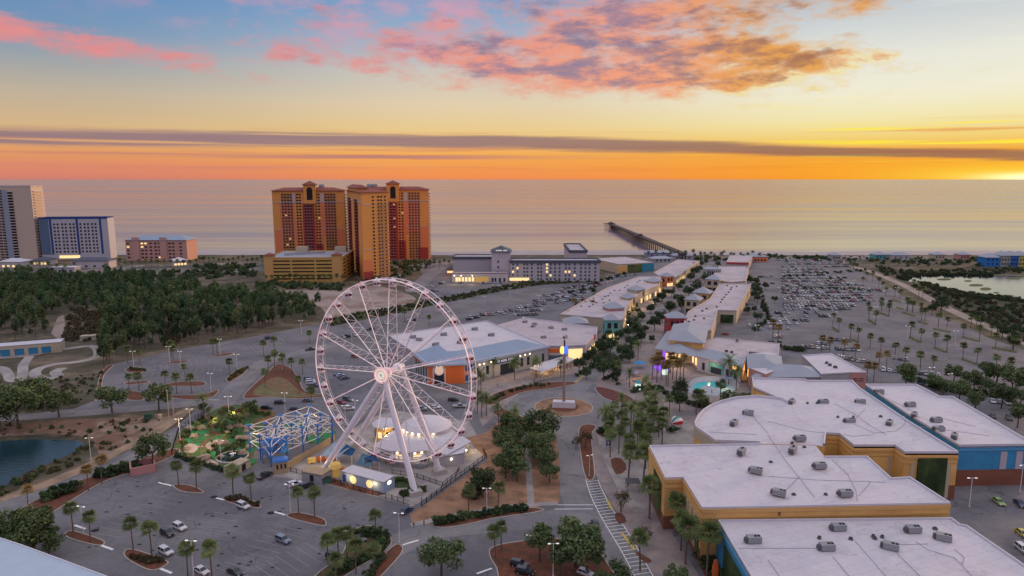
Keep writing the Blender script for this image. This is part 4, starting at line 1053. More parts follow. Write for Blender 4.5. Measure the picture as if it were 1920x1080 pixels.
st.box(tuple(rg(.12, .2)+Vector((0, 0, 3.8))), (7, 5, .2), m_rb, .4); st.box(tuple(rg(.12, .2)+Vector((0, 0, 6.8))), (7, 5, .2), m_rb, .4)
for sx in (-3.2, 3.2):
    for sy in (-2.2, 2.2): p = rg(.12, .2); st.tube((p.x+sx, p.y+sy, 0), (p.x+sx, p.y+sy, 9.6), .16, m_rb)
st.obj('stair_tower', rope)
bt = thing('ticket_booth', 'tan boarded booth with blue arched roof at the corner of the rope course', 'booth', G(527, 884))
m_tan = mat('tan_boards', (.42, .31, .19), .9, var=.2, vs=1.5)
MB().box((0, 0, 2), (4.2, 3.6, 4), m_tan, .35).obj('wall', bt); MB().box((0, 0, 4.2), (4.9, 4.2, .5), m_rb, .35, .8).obj('roof', bt)
for k in (-1.2, 0, 1.2): MB().box((k*cos(.35)+.5*sin(.35)+.6, k*sin(.35)-1.8*cos(.35), 2.4), (.5, .12, 1.5), m_dark, .35).obj('window', bt)
def fence(label, L, h, m, rail=True, solid=False, name='fence', sp=2.6, group=None):
    P_ = [G(x, y) for x, y in L]; t = thing(name, label, 'fence', P_[0], 0, group); o = P_[0]
    pn = MB(); cnt = 0
    for a, b in zip(P_, P_[1:]):
        d = b-a; L_ = d.length; n = max(1, round(L_/sp)); ang = atan2(d.y, d.x); mid = (a+b)/2-o
        if solid: pn.box((mid.x, mid.y, h/2), (L_, .12, h-.2), m, ang)
        else:
            for z in (.25, h-.15): pn.box((mid.x, mid.y, z), (L_, .07, .08), m, ang)
            for k in range(int(L_/.45)):
                p = a.lerp(b, (k+.5)/int(L_/.45))-o; pn.box((p.x, p.y, h/2), (.045, .045, h-.2), m, ang)
        for k in range(n):
            p = a.lerp(b, k/n)-o; cnt += 1
            if cnt < 90: MB().box((p.x, p.y, h/2), (.14, .14, h+.1), m, ang).obj('post', t)
    pn.obj('panel', t)
fence('tan slatted fence along the front of the rope course', [(532, 884), (560, 868), (600, 845), (628, 826)], 2.6, m_tan, solid=True)
fence('black railing round the mini golf on the road side', [(322, 850), (335, 808), (372, 783), (400, 764)], 1.7, m_black)
fence('black railing between the mini golf and the near car park', [(322, 852), (375, 868), (425, 886), (450, 892)], 1.7, m_black)
fence('black railing in front of the pale blue container', [(628, 905), (675, 922), (735, 938), (768, 948)], 1.7, m_black)
fence('black railing along the path on the right of the ferris wheel', [(790, 950), (845, 908), (880, 882), (912, 858), (905, 846)], 1.7, m_black)
fence('inner black railing in front of the ferris wheel boarding deck', [(735, 888), (782, 896), (830, 912), (855, 893), (862, 880)], 1.5, m_black)
fence('low black railing beside the shed at the car park edge', [(545, 885), (600, 898), (628, 905)], 1.7, m_black)
# boarding deck and pavilion
dk = B('boarding_deck', 'grey boarding deck under the ferris wheel rim with orange ring of lights', 'deck', GP([(690, 850), (730, 872), (790, 880), (826, 868), (815, 856), (740, 846)]), 1.3)
dk.walls(m_grey, 0, 1.2); dk.roof(m_grey, .0)
tent = B('wheel_pavilion', 'white domed pavilion with warm lamps under its eaves behind the ferris wheel legs', 'pavilion', GP([(706, 836), (738, 808), (764, 795), (800, 790), (830, 798), (878, 828), (836, 850), (800, 842), (768, 846), (735, 843)], 4.2), 4.2)
tent.walls(mat('pavilion_wall', (.42, .36, .26), .8, var=.1)); tp = MB()
ins1 = inset(tent.P if tent.sg > 0 else tent.P[::-1], 3.8); ot = inset(tent.P if tent.sg > 0 else tent.P[::-1], -.9); nn_ = len(ot)
vs = [(p.x, p.y, 4.2) for p in ot]+[(p.x, p.y, 6.0) for p in ins1]+[(p.x, p.y, 3.9) for p in ot]
tp.add(vs, [(i, (i+1) % nn_, nn_+(i+1) % nn_, nn_+i) for i in range(nn_)]+[(2*nn_+i, 2*nn_+(i+1) % nn_, (i+1) % nn_, i) for i in range(nn_)]+[tuple(range(nn_, 2*nn_))], m_white)
tent.part(tp, 'roof')
q = G(800, 800, 6.5); tent.part(MB().lathe([(8.2, 5.8), (8.2, 7.3), (9.0, 7.3), (6.6, 8.6), (3.2, 9.3), (0, 9.6)], m_white, (q.x, q.y, 0), 24), 'clerestory')
for k in range(7):
    a = -pi*.95+k*.30; tent.part(MB().box((q.x+8.4*cos(a), q.y+8.4*sin(a), 6.7), (.45, .45, .5), m_lamp), 'wall_lamp')
for i in (7, 8, 5, 6):
    for u in (.3, .7): tent.box(i, u, 3.3, .5, .4, m_lamp, 'wall_lamp', .35)
    tent.box(i, .5, 1.7, tent.edge(i)[3]*.6, 2.4, m_warmw, 'lit_window', .1)
tb = B('pavilion_annex', 'small white boxy annex with yellow lit end at the right of the domed pavilion', 'building', GP([(822, 858), (836, 835), (876, 826), (870, 850)], 3.6), 3.6)
tb.walls(m_white3); tb.roof(m_white, .2)
for i in range(4): tb.box(i, .5, 2.4, .5, .4, m_lamp, 'wall_lamp', .4)
yk = B('fun_kiosk', 'yellow kiosk with octagonal white roof behind the ferris wheel legs', 'kiosk', disc(G(724, 822), 4.2, 8), 5.5)
yk.walls(mat('kiosk_yellow', (.55, .36, .12), .8)); yk.part(MB().lathe([(5.2, 5.4), (5.2, 5.8), (3.8, 6.6), (0, 6.9)], m_white2, (yk.c.x, yk.c.y, 0), 8), 'roof')
for i in range(8): yk.box(i, .5, 2.6, 1.6, 2.2, m_warmw if i % 2 else m_glass, 'window', .12)
ct = B('blue_container', 'long pale blue cabin with two round lit signs by the car park fence', 'cabin', front((640, 904), (720, 926), 5.2), 3.6)
m_paleb = mat('pale_blue_cabin', (.30, .38, .50), .7, var=.08); ct.walls(m_paleb); ct.roof(m_white, .1)
for u in (.3, .68):
    a, d, n, L = ct.edge(0); c = a+d*(L*u)+n*.15; mb = MB(); wdisc(mb, c, 1.25, 2.0, mat('round_lit_sign', (.7, .6, .35), .6, emit=(1, .75, .3), es=.7, var=.2, vs=1), atan2(d.y, d.x), n, .1, 20); ct.part(mb, 'round_sign')
ct.box(0, .08, 1.6, 1.2, 2.4, m_navy, 'door', .1); ct.box(1, .5, 2.6, 1.2, .8, m_lamp, 'wall_lamp', .15)
sh = B('grey_shed', 'low grey shed with tan roof at the foot of the left wheel leg', 'shed', front((566, 900), (604, 908), 5), 2.8); sh.walls(m_grey); sh.roof(m_tan, .1); sh.box(0, .5, 1.3, 1.4, 2, m_dark, 'door')
gh = B('golf_hut', 'low cream hut with flat tan roof at the golf exit', 'hut', front((438, 893), (470, 876), 4), 2.6); gh.walls(m_cream); gh.roof(mat('tan_roof', (.48, .38, .28), .85), .1); gh.box(0, .6, 1.2, 1.6, 2, m_dark, 'door')
dp = thing('dumpster', 'green dumpster by the fence between shed and blue cabin', 'dumpster', G(613, 905))
MB().box((0, 0, .9), (2.4, 1.6, 1.4), mat('dumpster_green', (.04, .13, .10), .6, var=.2), .3, 1.08).obj('bin', dp); MB().box((0, 0, 1.68), (2.6, 1.75, .12), m_black, .3).obj('lid', dp)
for x_ in (-.9, .9): MB().box((x_, 0, .12), (.25, 1.2, .24), m_black, .3).obj('wheel', dp)
# shade sails and slide of the playground under the wheel
def sail(label, pts, zs, m):
    c = G(*pts[0]); t = thing('shade_sail', label, 'shade sail', c, 0, None)
    P_ = [G(x, y)-c for x, y in pts]; n = len(P_); cc = sum(P_, Vector())/n
    vs = [(p.x, p.y, z) for p, z in zip(P_, zs)]+[(cc.x, cc.y, sum(zs)/n-.5)]
    vs += [(x, y, z-.06) for x, y, z in vs]
    MB().add(vs, [(i, (i+1) % n, n) for i in range(n)]+[(n+1+n, n+1+(i+1) % n, n+1+i) for i in range(n)], m).obj('canvas', t)
    for p, z in zip(P_, zs): MB().tube((p.x, p.y, 0), (p.x, p.y, z+.1), .09, m_wht).obj('post', t)
m_sb = mat('navy_canvas', (.02, .08, .2), .8); m_sg = mat('teal_canvas', (.09, .19, .26), .8)
sail('dark blue shade sail between the wheel legs', [(636, 868), (650, 856), (668, 862), (660, 872)], [3.4, 4.4, 3.6, 3.2], m_sb)
sail('teal grey shade sail in front of the boarding deck', [(668, 888), (680, 872), (700, 876), (694, 892)], [3.0, 4.2, 3.4, 3.0], m_sg)
sail('second navy shade sail beside the teal grey one', [(682, 884), (702, 870), (712, 884)], [4.4, 3.6, 3.2], m_sb)
sail('pale blue shade sail behind the yellow slide', [(602, 872), (628, 852), (660, 858), (632, 876)], [3.2, 4.4, 4.0, 3.2], mat('pale_canvas', (.3, .38, .45), .8))
sl = thing('climbing_slide', 'round yellow topped play turret with orange slide under the wheel', 'slide', G(630, 892))
m_py = mat('play_yellow', (.62, .42, .12), .6, emit=(1, .6, .15), es=.12)
MB().lathe([(1.6, 0), (1.6, 2.8), (2.0, 2.8), (1.5, 4.2), (0, 4.9)], m_py, n=14).obj('turret', sl); MB().tube((1.4, 0, 2.6), (6.5, .8, .5), .55, m_orange, n=8).obj('slide_tube', sl)
ys = thing('train_slide', 'yellow and orange banner sided play train beside the rope course path', 'play train', G(585, 868))
for k in range(3): MB().box((k*3.0*cos(.5), k*3.0*sin(.5), 1.0), (2.6, 1.5, 1.5), (m_py, m_orange, m_py)[k], .5, .9).obj('carriage', ys)
for k in range(4): MB().tube((k*2.2*cos(.5), k*2.2*sin(.5), .2), (k*2.2*cos(.5)+.2, k*2.2*sin(.5)-1.0, .2), .22, m_black, n=8).obj('wheel', ys)
# ------------------------------------------------------------------ mini golf
golf_green = [[(345, 838), (352, 812), (375, 800), (392, 812), (380, 830), (360, 845)], [(395, 800), (420, 785), (455, 785), (470, 800), (450, 815), (415, 812)], [(385, 850), (410, 832), (432, 836), (430, 852), (405, 862)],
              [(430, 868), (450, 858), (480, 862), (470, 876), (440, 880)], [(440, 835), (470, 820), (486, 835), (470, 850), (450, 848)], [(350, 800), (372, 790), (400, 792), (385, 802), (362, 806)], [(395, 825), (425, 812), (448, 822), (436, 834), (405, 836)], [(575, 822), (600, 812), (622, 806), (630, 815), (605, 828), (580, 832)], [(530, 800), (560, 790), (590, 790), (580, 800), (550, 806)]]
for L in golf_green: sheet('putting_green', smoothpoly(L, 4), .1, m_turf)
for L in ([(340, 840), (355, 832), (372, 838), (360, 850)], [(385, 868), (395, 862), (410, 870), (400, 876)], [(385, 836), (398, 828), (410, 838), (398, 846)]): sheet('golf_path', smoothpoly(L, 4), .14, m_sand)
fb = thing('fountain_pool', 'round stone rimmed fountain pool among the putting greens', 'fountain', G(436, 858))
MB().lathe([(5.3, 0), (5.3, .5), (4.7, .5), (4.7, .15)], m_kerb, n=28).obj('rim', fb); MB().lathe([(4.75, .3), (0, .3)], m_pond, n=28).obj('pool_water', fb)
MB().lathe([(.6, .3), (.25, 1.4), (.9, 1.5), (.1, 1.7), (.05, 2.6), (0, 2.6)], m_wht, n=10).obj('jet', fb)
rr = random.Random(11); m_rock = mat('tan_rock', (.36, .27, .20), .9, var=.3, vs=1.2, bump=.4)
for k in range(26):
    px = rr.uniform(345, 480); py = rr.uniform(798, 862); r = rr.uniform(.7, 1.7)
    MB().blob((0, 0, r*.4), (r*1.2, r, r*.75), m_rock, 8, 5, .22, rr).obj('boulder', None, label='tan boulder set between the putting greens', cat='boulder', group='boulders of the mini golf').location = G(px, py)
# splash pool, plaza toys
sheet('splash_pool', smoothpoly([(1300, 730), (1306, 719), (1330, 716), (1358, 719), (1364, 725), (1345, 727), (1322, 723), (1308, 733)], 4), .16, mat('pool_turquoise', (.04, .42, .45), .15, emit=(.1, .9, .8), es=.05, var=.5, vs=.8))
sheet('pool_deck', smoothpoly([(1290, 735), (1298, 712), (1335, 706), (1378, 712), (1384, 728), (1350, 742), (1318, 740)], 4), .12, mat('pool_deck_pale', (.38, .40, .44), .7, var=.2, vs=.5))
ps = thing('pool_slide', 'purple blue framed water slide at the end of the splash pool', 'water slide', G(1362, 722))
MB().tube((0, 0, 3.6), (-5, -1.5, .5), .45, mat('slide_violet', (.2, .2, .55), .5), n=8).obj('chute', ps); MB().box((1.2, 0, 3.4), (2.6, 2.4, .2), m_paleb).obj('platform', ps)
for sx in (.1, 2.3):
    for sy in (-1, 1): MB().tube((sx, sy, 0), (sx, sy, 4.6), .1, m_paleb).obj('post', ps)
for px, py, lb in ((1196, 730, 'glowing white panelled kiosk lamp among the plaza palms'), (1246, 702, 'pale lit box sign below the violet stage')):
    k_ = thing('lit_kiosk', lb, 'kiosk', G(px, py)); MB().box((0, 0, 1.6), (2.1, 2.1, 3), mat('kiosk_panel', (.6, .7, .65), .5, emit=(.8, 1, .85), es=.8, var=.2, vs=.8)).obj('panel', k_); MB().lathe([(1.9, 3.1), (1.9, 3.4), (.8, 4.3), (0, 4.6)], m_teal, n=8).obj('roof', k_)
vs_ = thing('violet_stage', 'violet lit dance stage frame behind the palm grove', 'stage', G(1240, 692)); m_vio = mat('violet_glow', (.2, .08, .5), .5, emit=(.3, .08, 1), es=.8, var=.2)
MB().box((0, 0, .5), (6, 5, 1), m_vio).obj('deck', vs_); MB().box((1.6, 2, 4.6), (1.4, .6, 8), m_vio).obj('banner', vs_); MB().box((0, 2.3, 2.4), (5.6, .3, 3), m_vio).obj('back_panel', vs_)
def umbrella(label, px, py, r, m, h=2.9):
    u = thing('parasol', label, 'parasol', G(px, py)); MB().lathe([(r, h-.8), (r*.5, h-.25), (0, h)], m, n=8).obj('canopy', u); MB().tube((0, 0, 0), (0, 0, h), .06, m_wht).obj('pole', u)
umbrella('broad blue parasol near the tree lined street', 1199, 690, 3.0, m_bluew, 3.6); umbrella('lilac parasol under the leaning palm', 1188, 706, 2.4, m_lav, 3.0)
for k in range(10):
    px = 1182+rr.uniform(0, 50); py = 700+rr.uniform(-8, 22)
    tb_ = thing('cafe_table', 'small warm lit cafe table on the plaza', 'table', G(px, py), 0, 'cafe tables on the plaza'); MB().lathe([(0, .72), (.8, .72), (.8, .78), (0, .78)], m_dirt, n=10).obj('tabletop', tb_); MB().tube((0, 0, 0), (0, 0, .72), .08, m_black).obj('pedestal', tb_)
bb = G(1268, 804); ball = MB(); nseg = 12; m_bw = mat('ball_white', (.7, .68, .7), .4, var=0); m_br = mat('ball_red', (.5, .04, .05), .4, var=0); m_bg = mat('ball_green', (.03, .25, .16), .4, var=0)
for k in range(nseg):
    mm = (m_bw, m_br, m_bw, m_bg)[(k//1) % 4 if 0 else (k % 4)]
    for i in range(8):
        t0, t1 = pi*i/8, pi*(i+1)/8; a0, a1 = 2*pi*k/nseg, 2*pi*(k+1)/nseg; r = 2.5
        f = lambda t, a: (r*cos(t), r*sin(t)*cos(a), r*sin(t)*sin(a)+r)
        ball.add([f(t0, a0), f(t0, a1), f(t1, a1), f(t1, a0)], [(0, 1, 2, 3)], mm)
bo = ball.obj('beach_ball', None, True, label='giant red, white and green beach ball sculpture on a round paved disc', cat='sculpture'); bo.location = bb; bo.rotation_euler = (0, 0, .5)
sheet('ball_terrace', disc((1290, 803), 1) and smoothpoly([(1252, 806), (1275, 788), (1302, 800), (1304, 830), (1262, 828)], 4), .09, m_conc)
tk = thing('brick_planter', 'salmon block walled enclosure at the corner of the car park', 'enclosure', G(268, 882))
for sx, sy, w_, d_ in ((0, -3, 7, .5), (0, 3, 7, .5), (-3.4, 0, .5, 5.5), (3.4, 0, .5, 5.5)):
    c_, s_ = cos(.55), sin(.55); MB().box((sx*c_-sy*s_, sx*s_+sy*c_, 1.3), (w_, d_, 2.6), m_pink, .55).obj('wall', tk)
ss = thing('info_board', 'blue framed information board beside a palm on the forecourt', 'sign', G(1141, 842)); MB().box((0, 0, 2.3), (1.7, .15, 1.9), m_navy).obj('board', ss)
MB().box((-.15, -.1, 2.35), (.5, .04, 1.1), mat('pale_poster', (.6, .5, .6), .6)).obj('poster', ss)
for x_ in (-.7, .7): MB().tube((x_, 0, 0), (x_, 0, 1.5), .06, m_bluew).obj('post', ss)
MB().box((0, 0, 4.2), (1.1, .2, 1.7), m_bluew).obj('top_panel', ss); MB().tube((0, .02, 3), (0, .02, 3.5), .07, m_bluew).obj('stem', ss)
og = thing('surfboard_sign', 'orange surfboard shaped sign by the blue wall entrance', 'sign', G(1340, 1092)); MB().blob((0, 0, 3.0), (.8, .18, 3.0), m_orange, 12, 8, 0).obj('board', og); MB().box((0, 0, .2), (1.2, .7, .4), m_kerb).obj('base', og)
m_ti = 0
# shallow lawns and tracks at left
ribbon('kart_track', [(-40, 672), (40, 668), (120, 655), (168, 649), (183, 655), (182, 668), (150, 678), (105, 683), (72, 692), (66, 703), (85, 710), (108, 706), (104, 698), (118, 690)], 5.0, .08, m_conc)
ribbon('kart_track', [(-30, 690), (2, 690), (14, 700), (20, 712), (34, 714), (42, 704), (44, 685), (56, 668)], 4.5, .085, m_conc)
sheet('pond', smoothpoly([(-160, 880), (-40, 836), (20, 826), (80, 824), (140, 826), (158, 834), (130, 852), (90, 870), (50, 885), (22, 905), (-40, 925), (-160, 960)], 4), .05, m_pond)
sheet('pond_bank', smoothpoly([(-200, 890), (-40, 828), (20, 818), (80, 815), (150, 818), (178, 832), (140, 862), (95, 882), (50, 898), (30, 920), (-40, 945), (-180, 1000)], 4), .03, mat('pond_bank_weeds', (.08, .065, .035), .95, var=.5, vs=.3, c2=(.04, .04, .025), c2s=.1))
ribbon('road_verge', [(-60, 968), (0, 936), (60, 918), (140, 885), (215, 850), (290, 812), (345, 772), (360, 765)], 5, .035, mat('sandy_verge', (.34, .24, .16), .95, var=.3, vs=.4, c2=(.2, .15, .1), c2s=.2))
sheet('bare_soil', smoothpoly([(0, 800), (110, 788), (230, 782), (330, 772), (345, 768), (300, 800), (230, 838), (190, 856), (170, 830), (90, 812), (0, 818)], 3), .025, mat('reddish_soil', (.17, .10, .065), .95, var=.4, vs=.2, c2=(.26, .19, .14), c2s=.05))
sheet('sand_clearing', smoothpoly([(470, 552), (520, 545), (640, 540), (700, 536), (745, 545), (780, 560), (755, 575), (690, 582), (620, 598), (600, 575), (540, 560)], 3), .04, m_sandd)
sheet('sand_trail', [(96, 625), (108, 595), (120, 590), (122, 612), (112, 640)], .04, m_sandd)
sheet('hedge_strip_ground', [(600, 600), (760, 572), (900, 545), (1000, 525), (1120, 528), (1010, 535), (905, 553), (770, 582), (620, 612)], .06, mat('verge_grass', (.06, .065, .03), .95, var=.4, vs=.2))
sheet('beach_promenade', [(0, 500), (200, 498), (480, 492), (800, 486), (1240, 482), (1600, 480), (1990, 482), (1990, 492), (1600, 487), (1240, 492), (820, 500), (480, 510), (200, 516), (0, 520)], .012, mat('mixed_lots', (.25, .21, .2), .9, var=.4, vs=.03, c2=(.10, .10, .08), c2s=.02, c2t=(.42, .55)))
ribbon('beach_road', [(830, 500), (800, 520), (775, 548)], 14, .07, m_asph2); ribbon('beach_drive', [(745, 520), (800, 495), (830, 488)], 9, .07, m_asph2)
# marsh on the far right
sheet('marsh_bank', smoothpoly([(1640, 505), (1700, 505), (1800, 500), (1990, 505), (2100, 560), (2200, 700), (1960, 655), (1860, 615), (1790, 575), (1700, 530)], 3), .03, mat('marsh_weeds', (.055, .055, .03), .95, var=.5, vs=.12, c2=(.10, .085, .05), c2s=.03))
sheet('marsh_water', smoothpoly([(1688, 524), (1705, 516), (1760, 515), (1850, 517), (1990, 522), (2060, 560), (1960, 572), (1880, 562), (1820, 556), (1775, 548), (1735, 534)], 4), .06, m_marsh)
for cx, cy, rx, ry in ((1830, 535, 14, 2.4), (1848, 542, 11, 3), (1888, 556, 14, 3.4), (1892, 566, 20, 3), (1815, 527, 8, 1.5), (1900, 522, 14, 2), (1868, 549, 6, 1.5), (1770, 524, 14, 2)):
    sheet('marsh_islet', [(cx+rx*cos(2*pi*k/12), cy+ry*sin(2*pi*k/12)) for k in range(12)], .10, m_ivy)
ribbon('sandy_trail', [(1600, 500), (1640, 512), (1700, 538), (1745, 562), (1790, 585), (1850, 612), (1940, 650)], 8, .09, mat('trail_sand', (.34, .28, .23), .95, var=.2, vs=.2))
# pier
PA, PBq = G(1280, 476, 7), G(1143, 419, 7)
pier = thing('fishing_pier', 'long wooden fishing pier on rows of piles reaching out over the sea', 'pier', (PA.x, PA.y, 0))
d = (PBq-PA); L = d.length; u_ = d.normalized(); n_ = Vector((-u_.y, u_.x, 0)); ang = atan2(d.y, d.x)
m_pw = mat('pier_timber', (.075, .058, .055), .85, var=.2, vs=.3)
mid = d/2; MB().box((mid.x, mid.y, 6.9), (L, 9, 1.3), m_pw, ang).obj('deck', pier)
e = d; MB().box((e.x, e.y, 6.9), (9, 22, .9), m_pw, ang).obj('pier_head', pier)
rl = MB()
for s_ in (-4, 4): q = mid+n_*s_; rl.box((q.x, q.y, 8.1), (L, .15, .25), m_pw, ang); rl.box((q.x, q.y, 7.6), (L, .12, .12), m_pw, ang)
rl.obj('railing', pier)
for k in range(44):
    p = d*(k/43); mb = MB()
    for s_ in (-3.4, 0, 3.4): q = p+n_*s_; mb.tube((q.x, q.y, -3), (q.x, q.y, 6.6), .42, m_pw, n=6)
    q = p; mb.box((q.x, q.y, 6.1), (.8, 8.4, .8), m_pw, ang); mb.obj('pile_bent', pier)
for s_ in (-9, -6, 6, 9): q = d+n_*s_; MB().tube((q.x, q.y, -3), (q.x, q.y, 6.6), .5, m_pw).obj('pile', pier)
q = d*.45; MB().box((q.x, q.y, 9), (10, 6, 3), m_pw, ang, .8).obj('shelter', pier); q = d*.47+n_*7; MB().box((q.x, q.y, 6.9), (12, 8, .6), m_pw, ang).obj('side_platform', pier)
q = d*.97; MB().box((q.x, q.y, 9), (14, 8, 3), m_pw, ang, .8).obj('shelter', pier)
# ------------------------------------------------------------------ vegetation
def leafmat(name, a, b, rnd=.25):
    m = mat(name, a, .75, var=.35, vs=.9, c2=b, c2s=.5, c2t=(.4, .62), rnd=rnd, spec=.2); return m
m_leafA = leafmat('oak_leaves', (.075, .125, .045), (.12, .15, .065))
m_leafB = leafmat('dark_leaves', (.04, .075, .032), (.065, .10, .042))
m_leafC = leafmat('pine_leaves', (.038, .085, .035), (.07, .11, .045), .45)
m_leafF = leafmat('pale_pine_leaves', (.06, .12, .045), (.10, .125, .06), .4)
m_leafD = leafmat('dry_leaves', (.11, .08, .04), (.07, .07, .035))
m_leafE = leafmat('bright_leaves', (.09, .15, .035), (.13, .16, .05))
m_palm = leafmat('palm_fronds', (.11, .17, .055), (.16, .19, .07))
m_palmd = leafmat('warm_painted_fronds', (.30, .19, .065), (.17, .15, .055))  # yellow-brown fronds; warm light of the plaza grove is put into the colour
m_bark = mat('bark', (.11, .085, .07), .95, var=.3, vs=3)
m_pbark = mat('palm_bark', (.16, .115, .085), .95, var=.3, vs=3)
def leafcloud(mb, rg_, m, c, r, n, size, shell=.55, flat=1.0, clumps=14):
    C_ = []
    for k in range(clumps):
        a = rg_.uniform(0, 2*pi); z = rg_.uniform(-.75, .95); q = sqrt(max(0, 1-z*z)); s_ = rg_.uniform(.45, .82)
        C_.append((q*cos(a)*s_, q*sin(a)*s_, z*s_, rg_.uniform(.28, .48)))
    vs = []; fs = []
    for k in range(n):
        cx, cy_, cz, cr = C_[rg_.randrange(clumps)]
        v = Vector((rg_.gauss(0, 1), rg_.gauss(0, 1), rg_.gauss(0, 1))).normalized()*cr*(rg_.random()**.33)
        p = Vector(((cx+v.x)*r[0], (cy_+v.y)*r[1], (cz+v.z)*r[2]))+Vector(c)
        nn = (Vector((rg_.gauss(0, 1), rg_.gauss(0, 1), rg_.gauss(.5, 1)))+v*1.5).normalized(); t1 = nn.orthogonal().normalized(); t1 = t1*cos(k)+nn.cross(t1)*sin(k); t2 = nn.cross(t1)
        s_ = size*rg_.uniform(.6, 1.3); o = len(vs)
        vs += [p-t1*s_, p+t2*s_*.6, p+t1*s_, p-t2*s_*.6]; fs.append((o, o+1, o+2, o+3))
    mb.add(vs, fs, m)
def tree_proto(name, seed, R, h, m, n=1300, size=.3, trunk=.22, flat=.8, mult=1, clumps=14):
    rg_ = random.Random(seed); t = bpy.data.objects.new(name, None); col.objects.link(t)
    tb = MB(); top = Vector((rg_.uniform(-.3, .3), rg_.uniform(-.3, .3), h)); 
    zb = h-R*flat*.5
    tb.tube((0, 0, -.1), (top.x*.5, top.y*.5, zb), trunk, m_bark, trunk*.6, 7)
    for k in range(6):
        a = 2*pi*k/6+rg_.random(); q = Vector((cos(a)*R*.6, sin(a)*R*.6, h+rg_.uniform(-.2, .5)*R*flat)); tb.tube((top.x*.45, top.y*.45, zb*.9), q, trunk*.45, m_bark, trunk*.12, 5)
    tb.obj('trunk', t); cr = MB(); leafcloud(cr, rg_, m, (top.x, top.y, h), (R, R, R*flat), n, size, clumps=clumps); cr.obj('crown', t)
    return t
def palm_proto(name, seed, h, kind, m):
    rg_ = random.Random(seed); t = bpy.data.objects.new(name, None); col.objects.link(t)
    bx_, by_ = rg_.uniform(-.35, .35), rg_.uniform(-.35, .35); tb = MB(); last = Vector((0, 0, -.1))
    for k in range(1, 6):
        f = k/5; p = Vector((bx_*f*f, by_*f*f, h*f)); tb.tube(last, p, .19-.01*k, m_pbark, .19-.01*(k+1), 7, False); last = p
    if kind == 'sabal': tb.lathe([(.16, -.9), (.34, -.5), (.42, 0), (.1, .3)], m_pbark, last, 8)
    else: tb.lathe([(.2, -1.0), (.5, -.4), (.45, .1), (.1, .4)], m_pbark, last, 8)
    tb.obj('trunk', t); c = MB(); top = last+Vector((0, 0, .15))
    if kind == 'sabal':
        for k in range(32):
            a = rg_.uniform(0, 2*pi); e_ = rg_.uniform(-.7, 1.3); L_ = rg_.uniform(1.35, 1.85)
            d = Vector((cos(a)*cos(e_), sin(a)*cos(e_), sin(e_))); st_ = top+d*L_*.5; side = d.cross(Vector((0, 0, 1))).normalized(); up = side.cross(d)
            c.tube(top, st_, .02, m, n=3, cap=False)
            for j in range(9):
                b_ = (j-4)*.33; dd = (d*cos(b_)+side*sin(b_)+up*rg_.uniform(-.1, .15)).normalized(); w = dd.cross(up).normalized()*.115
                e1 = st_+dd*L_*.55+Vector((0, 0, -.02)); e2 = st_+dd*L_*.95+Vector((0, 0, -.28))
                c.add([st_, e1+w, e2, e1-w], [(0, 1, 2, 3)], m)
    else:
        for k in range(40):
            a = rg_.uniform(0, 2*pi); e_ = rg_.uniform(-.3, 1.3); L_ = rg_.uniform(2.9, 3.8); pts = []; p = Vector(top); ev = e_
            for j in range(6): pts.append(Vector(p)); p += Vector((cos(a)*cos(ev), sin(a)*cos(ev), sin(ev)))*L_/5; ev -= .3
            side = Vector((-sin(a), cos(a), 0))
            for j in range(5):
                for q in range(3):
                    s0 = pts[j].lerp(pts[j+1], q/3); dirv = (pts[j+1]-pts[j]).normalized(); ln = .55*(1-abs(j+q/3-2)/4.2)
                    for sg_ in (-1, 1):
                        tip = s0+side*sg_*ln+dirv*.25+Vector((0, 0, -.12)); c.add([s0, s0+dirv*.16, tip], [(0, 1, 2)], m)
                c.add([pts[j]-side*.03, pts[j+1]-side*.03, pts[j+1]+side*.03, pts[j]+side*.03], [(0, 1, 2, 3)], m)
    c.obj('crown', t); return t
def bush_mesh(seed, R, hh, m, n=420, size=.22):
    rg_ = random.Random(seed); b = MB(); leafcloud(b, rg_, m, (0, 0, hh*.45), (R, R, hh*.6), n, size, clumps=9); b.tube((0, 0, 0), (0, 0, hh*.5), .06, m_bark); return b.mesh('shrub')
def strip(L, n, sc, label, group, k=None, j=3):
    for q in range(n):
        t = q/max(1, n-1)*(len(L)-1); i = min(int(t), len(L)-2); f = t-i
        bush(L[i][0]+(L[i+1][0]-L[i][0])*f+random.uniform(-j, j), L[i][1]+(L[i+1][1]-L[i][1])*f+random.uniform(-j, j)*.5, sc*random.uniform(.8, 1.25), label, group, k)
class Kind:
    def __init__(s, protos): s.p = protos; s.used = [False]*len(protos)
    def put(s, loc, sc=1.0, label=None, cat=None, group=None, rz=None):
        k = random.randrange(len(s.p)); rz = random.uniform(0, 6.28) if rz is None else rz
        pr = s.p[k]
        if not s.used[k]:
            s.used[k] = True; KIDS.setdefault(pr.name, list(pr.children)); pr.location = loc; pr.rotation_euler = (0, 0, rz); pr.scale = (sc,)*3; o = pr
        else: o = copy_tree(pr, loc, rz, sc)
        o['label'] = label; o['category'] = cat
        if group: o['group'] = group
        return o
K_sab = Kind([palm_proto('sabal_palm', k, 6.6, 'sabal', m_palm) for k in range(4)])
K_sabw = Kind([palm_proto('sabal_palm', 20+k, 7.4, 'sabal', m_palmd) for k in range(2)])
K_date = Kind([palm_proto('date_palm', 10+k, 6.6, 'date', m_palm) for k in range(3)])
K_round = Kind([tree_proto('street_tree', 30+k, 3.0, 4.0, m_leafB, 1500, .26, flat=.9, clumps=22) for k in range(3)])
K_oak = Kind([tree_proto('oak_tree', 40+k, 3.3, 4.2, m_leafA, 1700, .27, flat=.8) for k in range(3)])
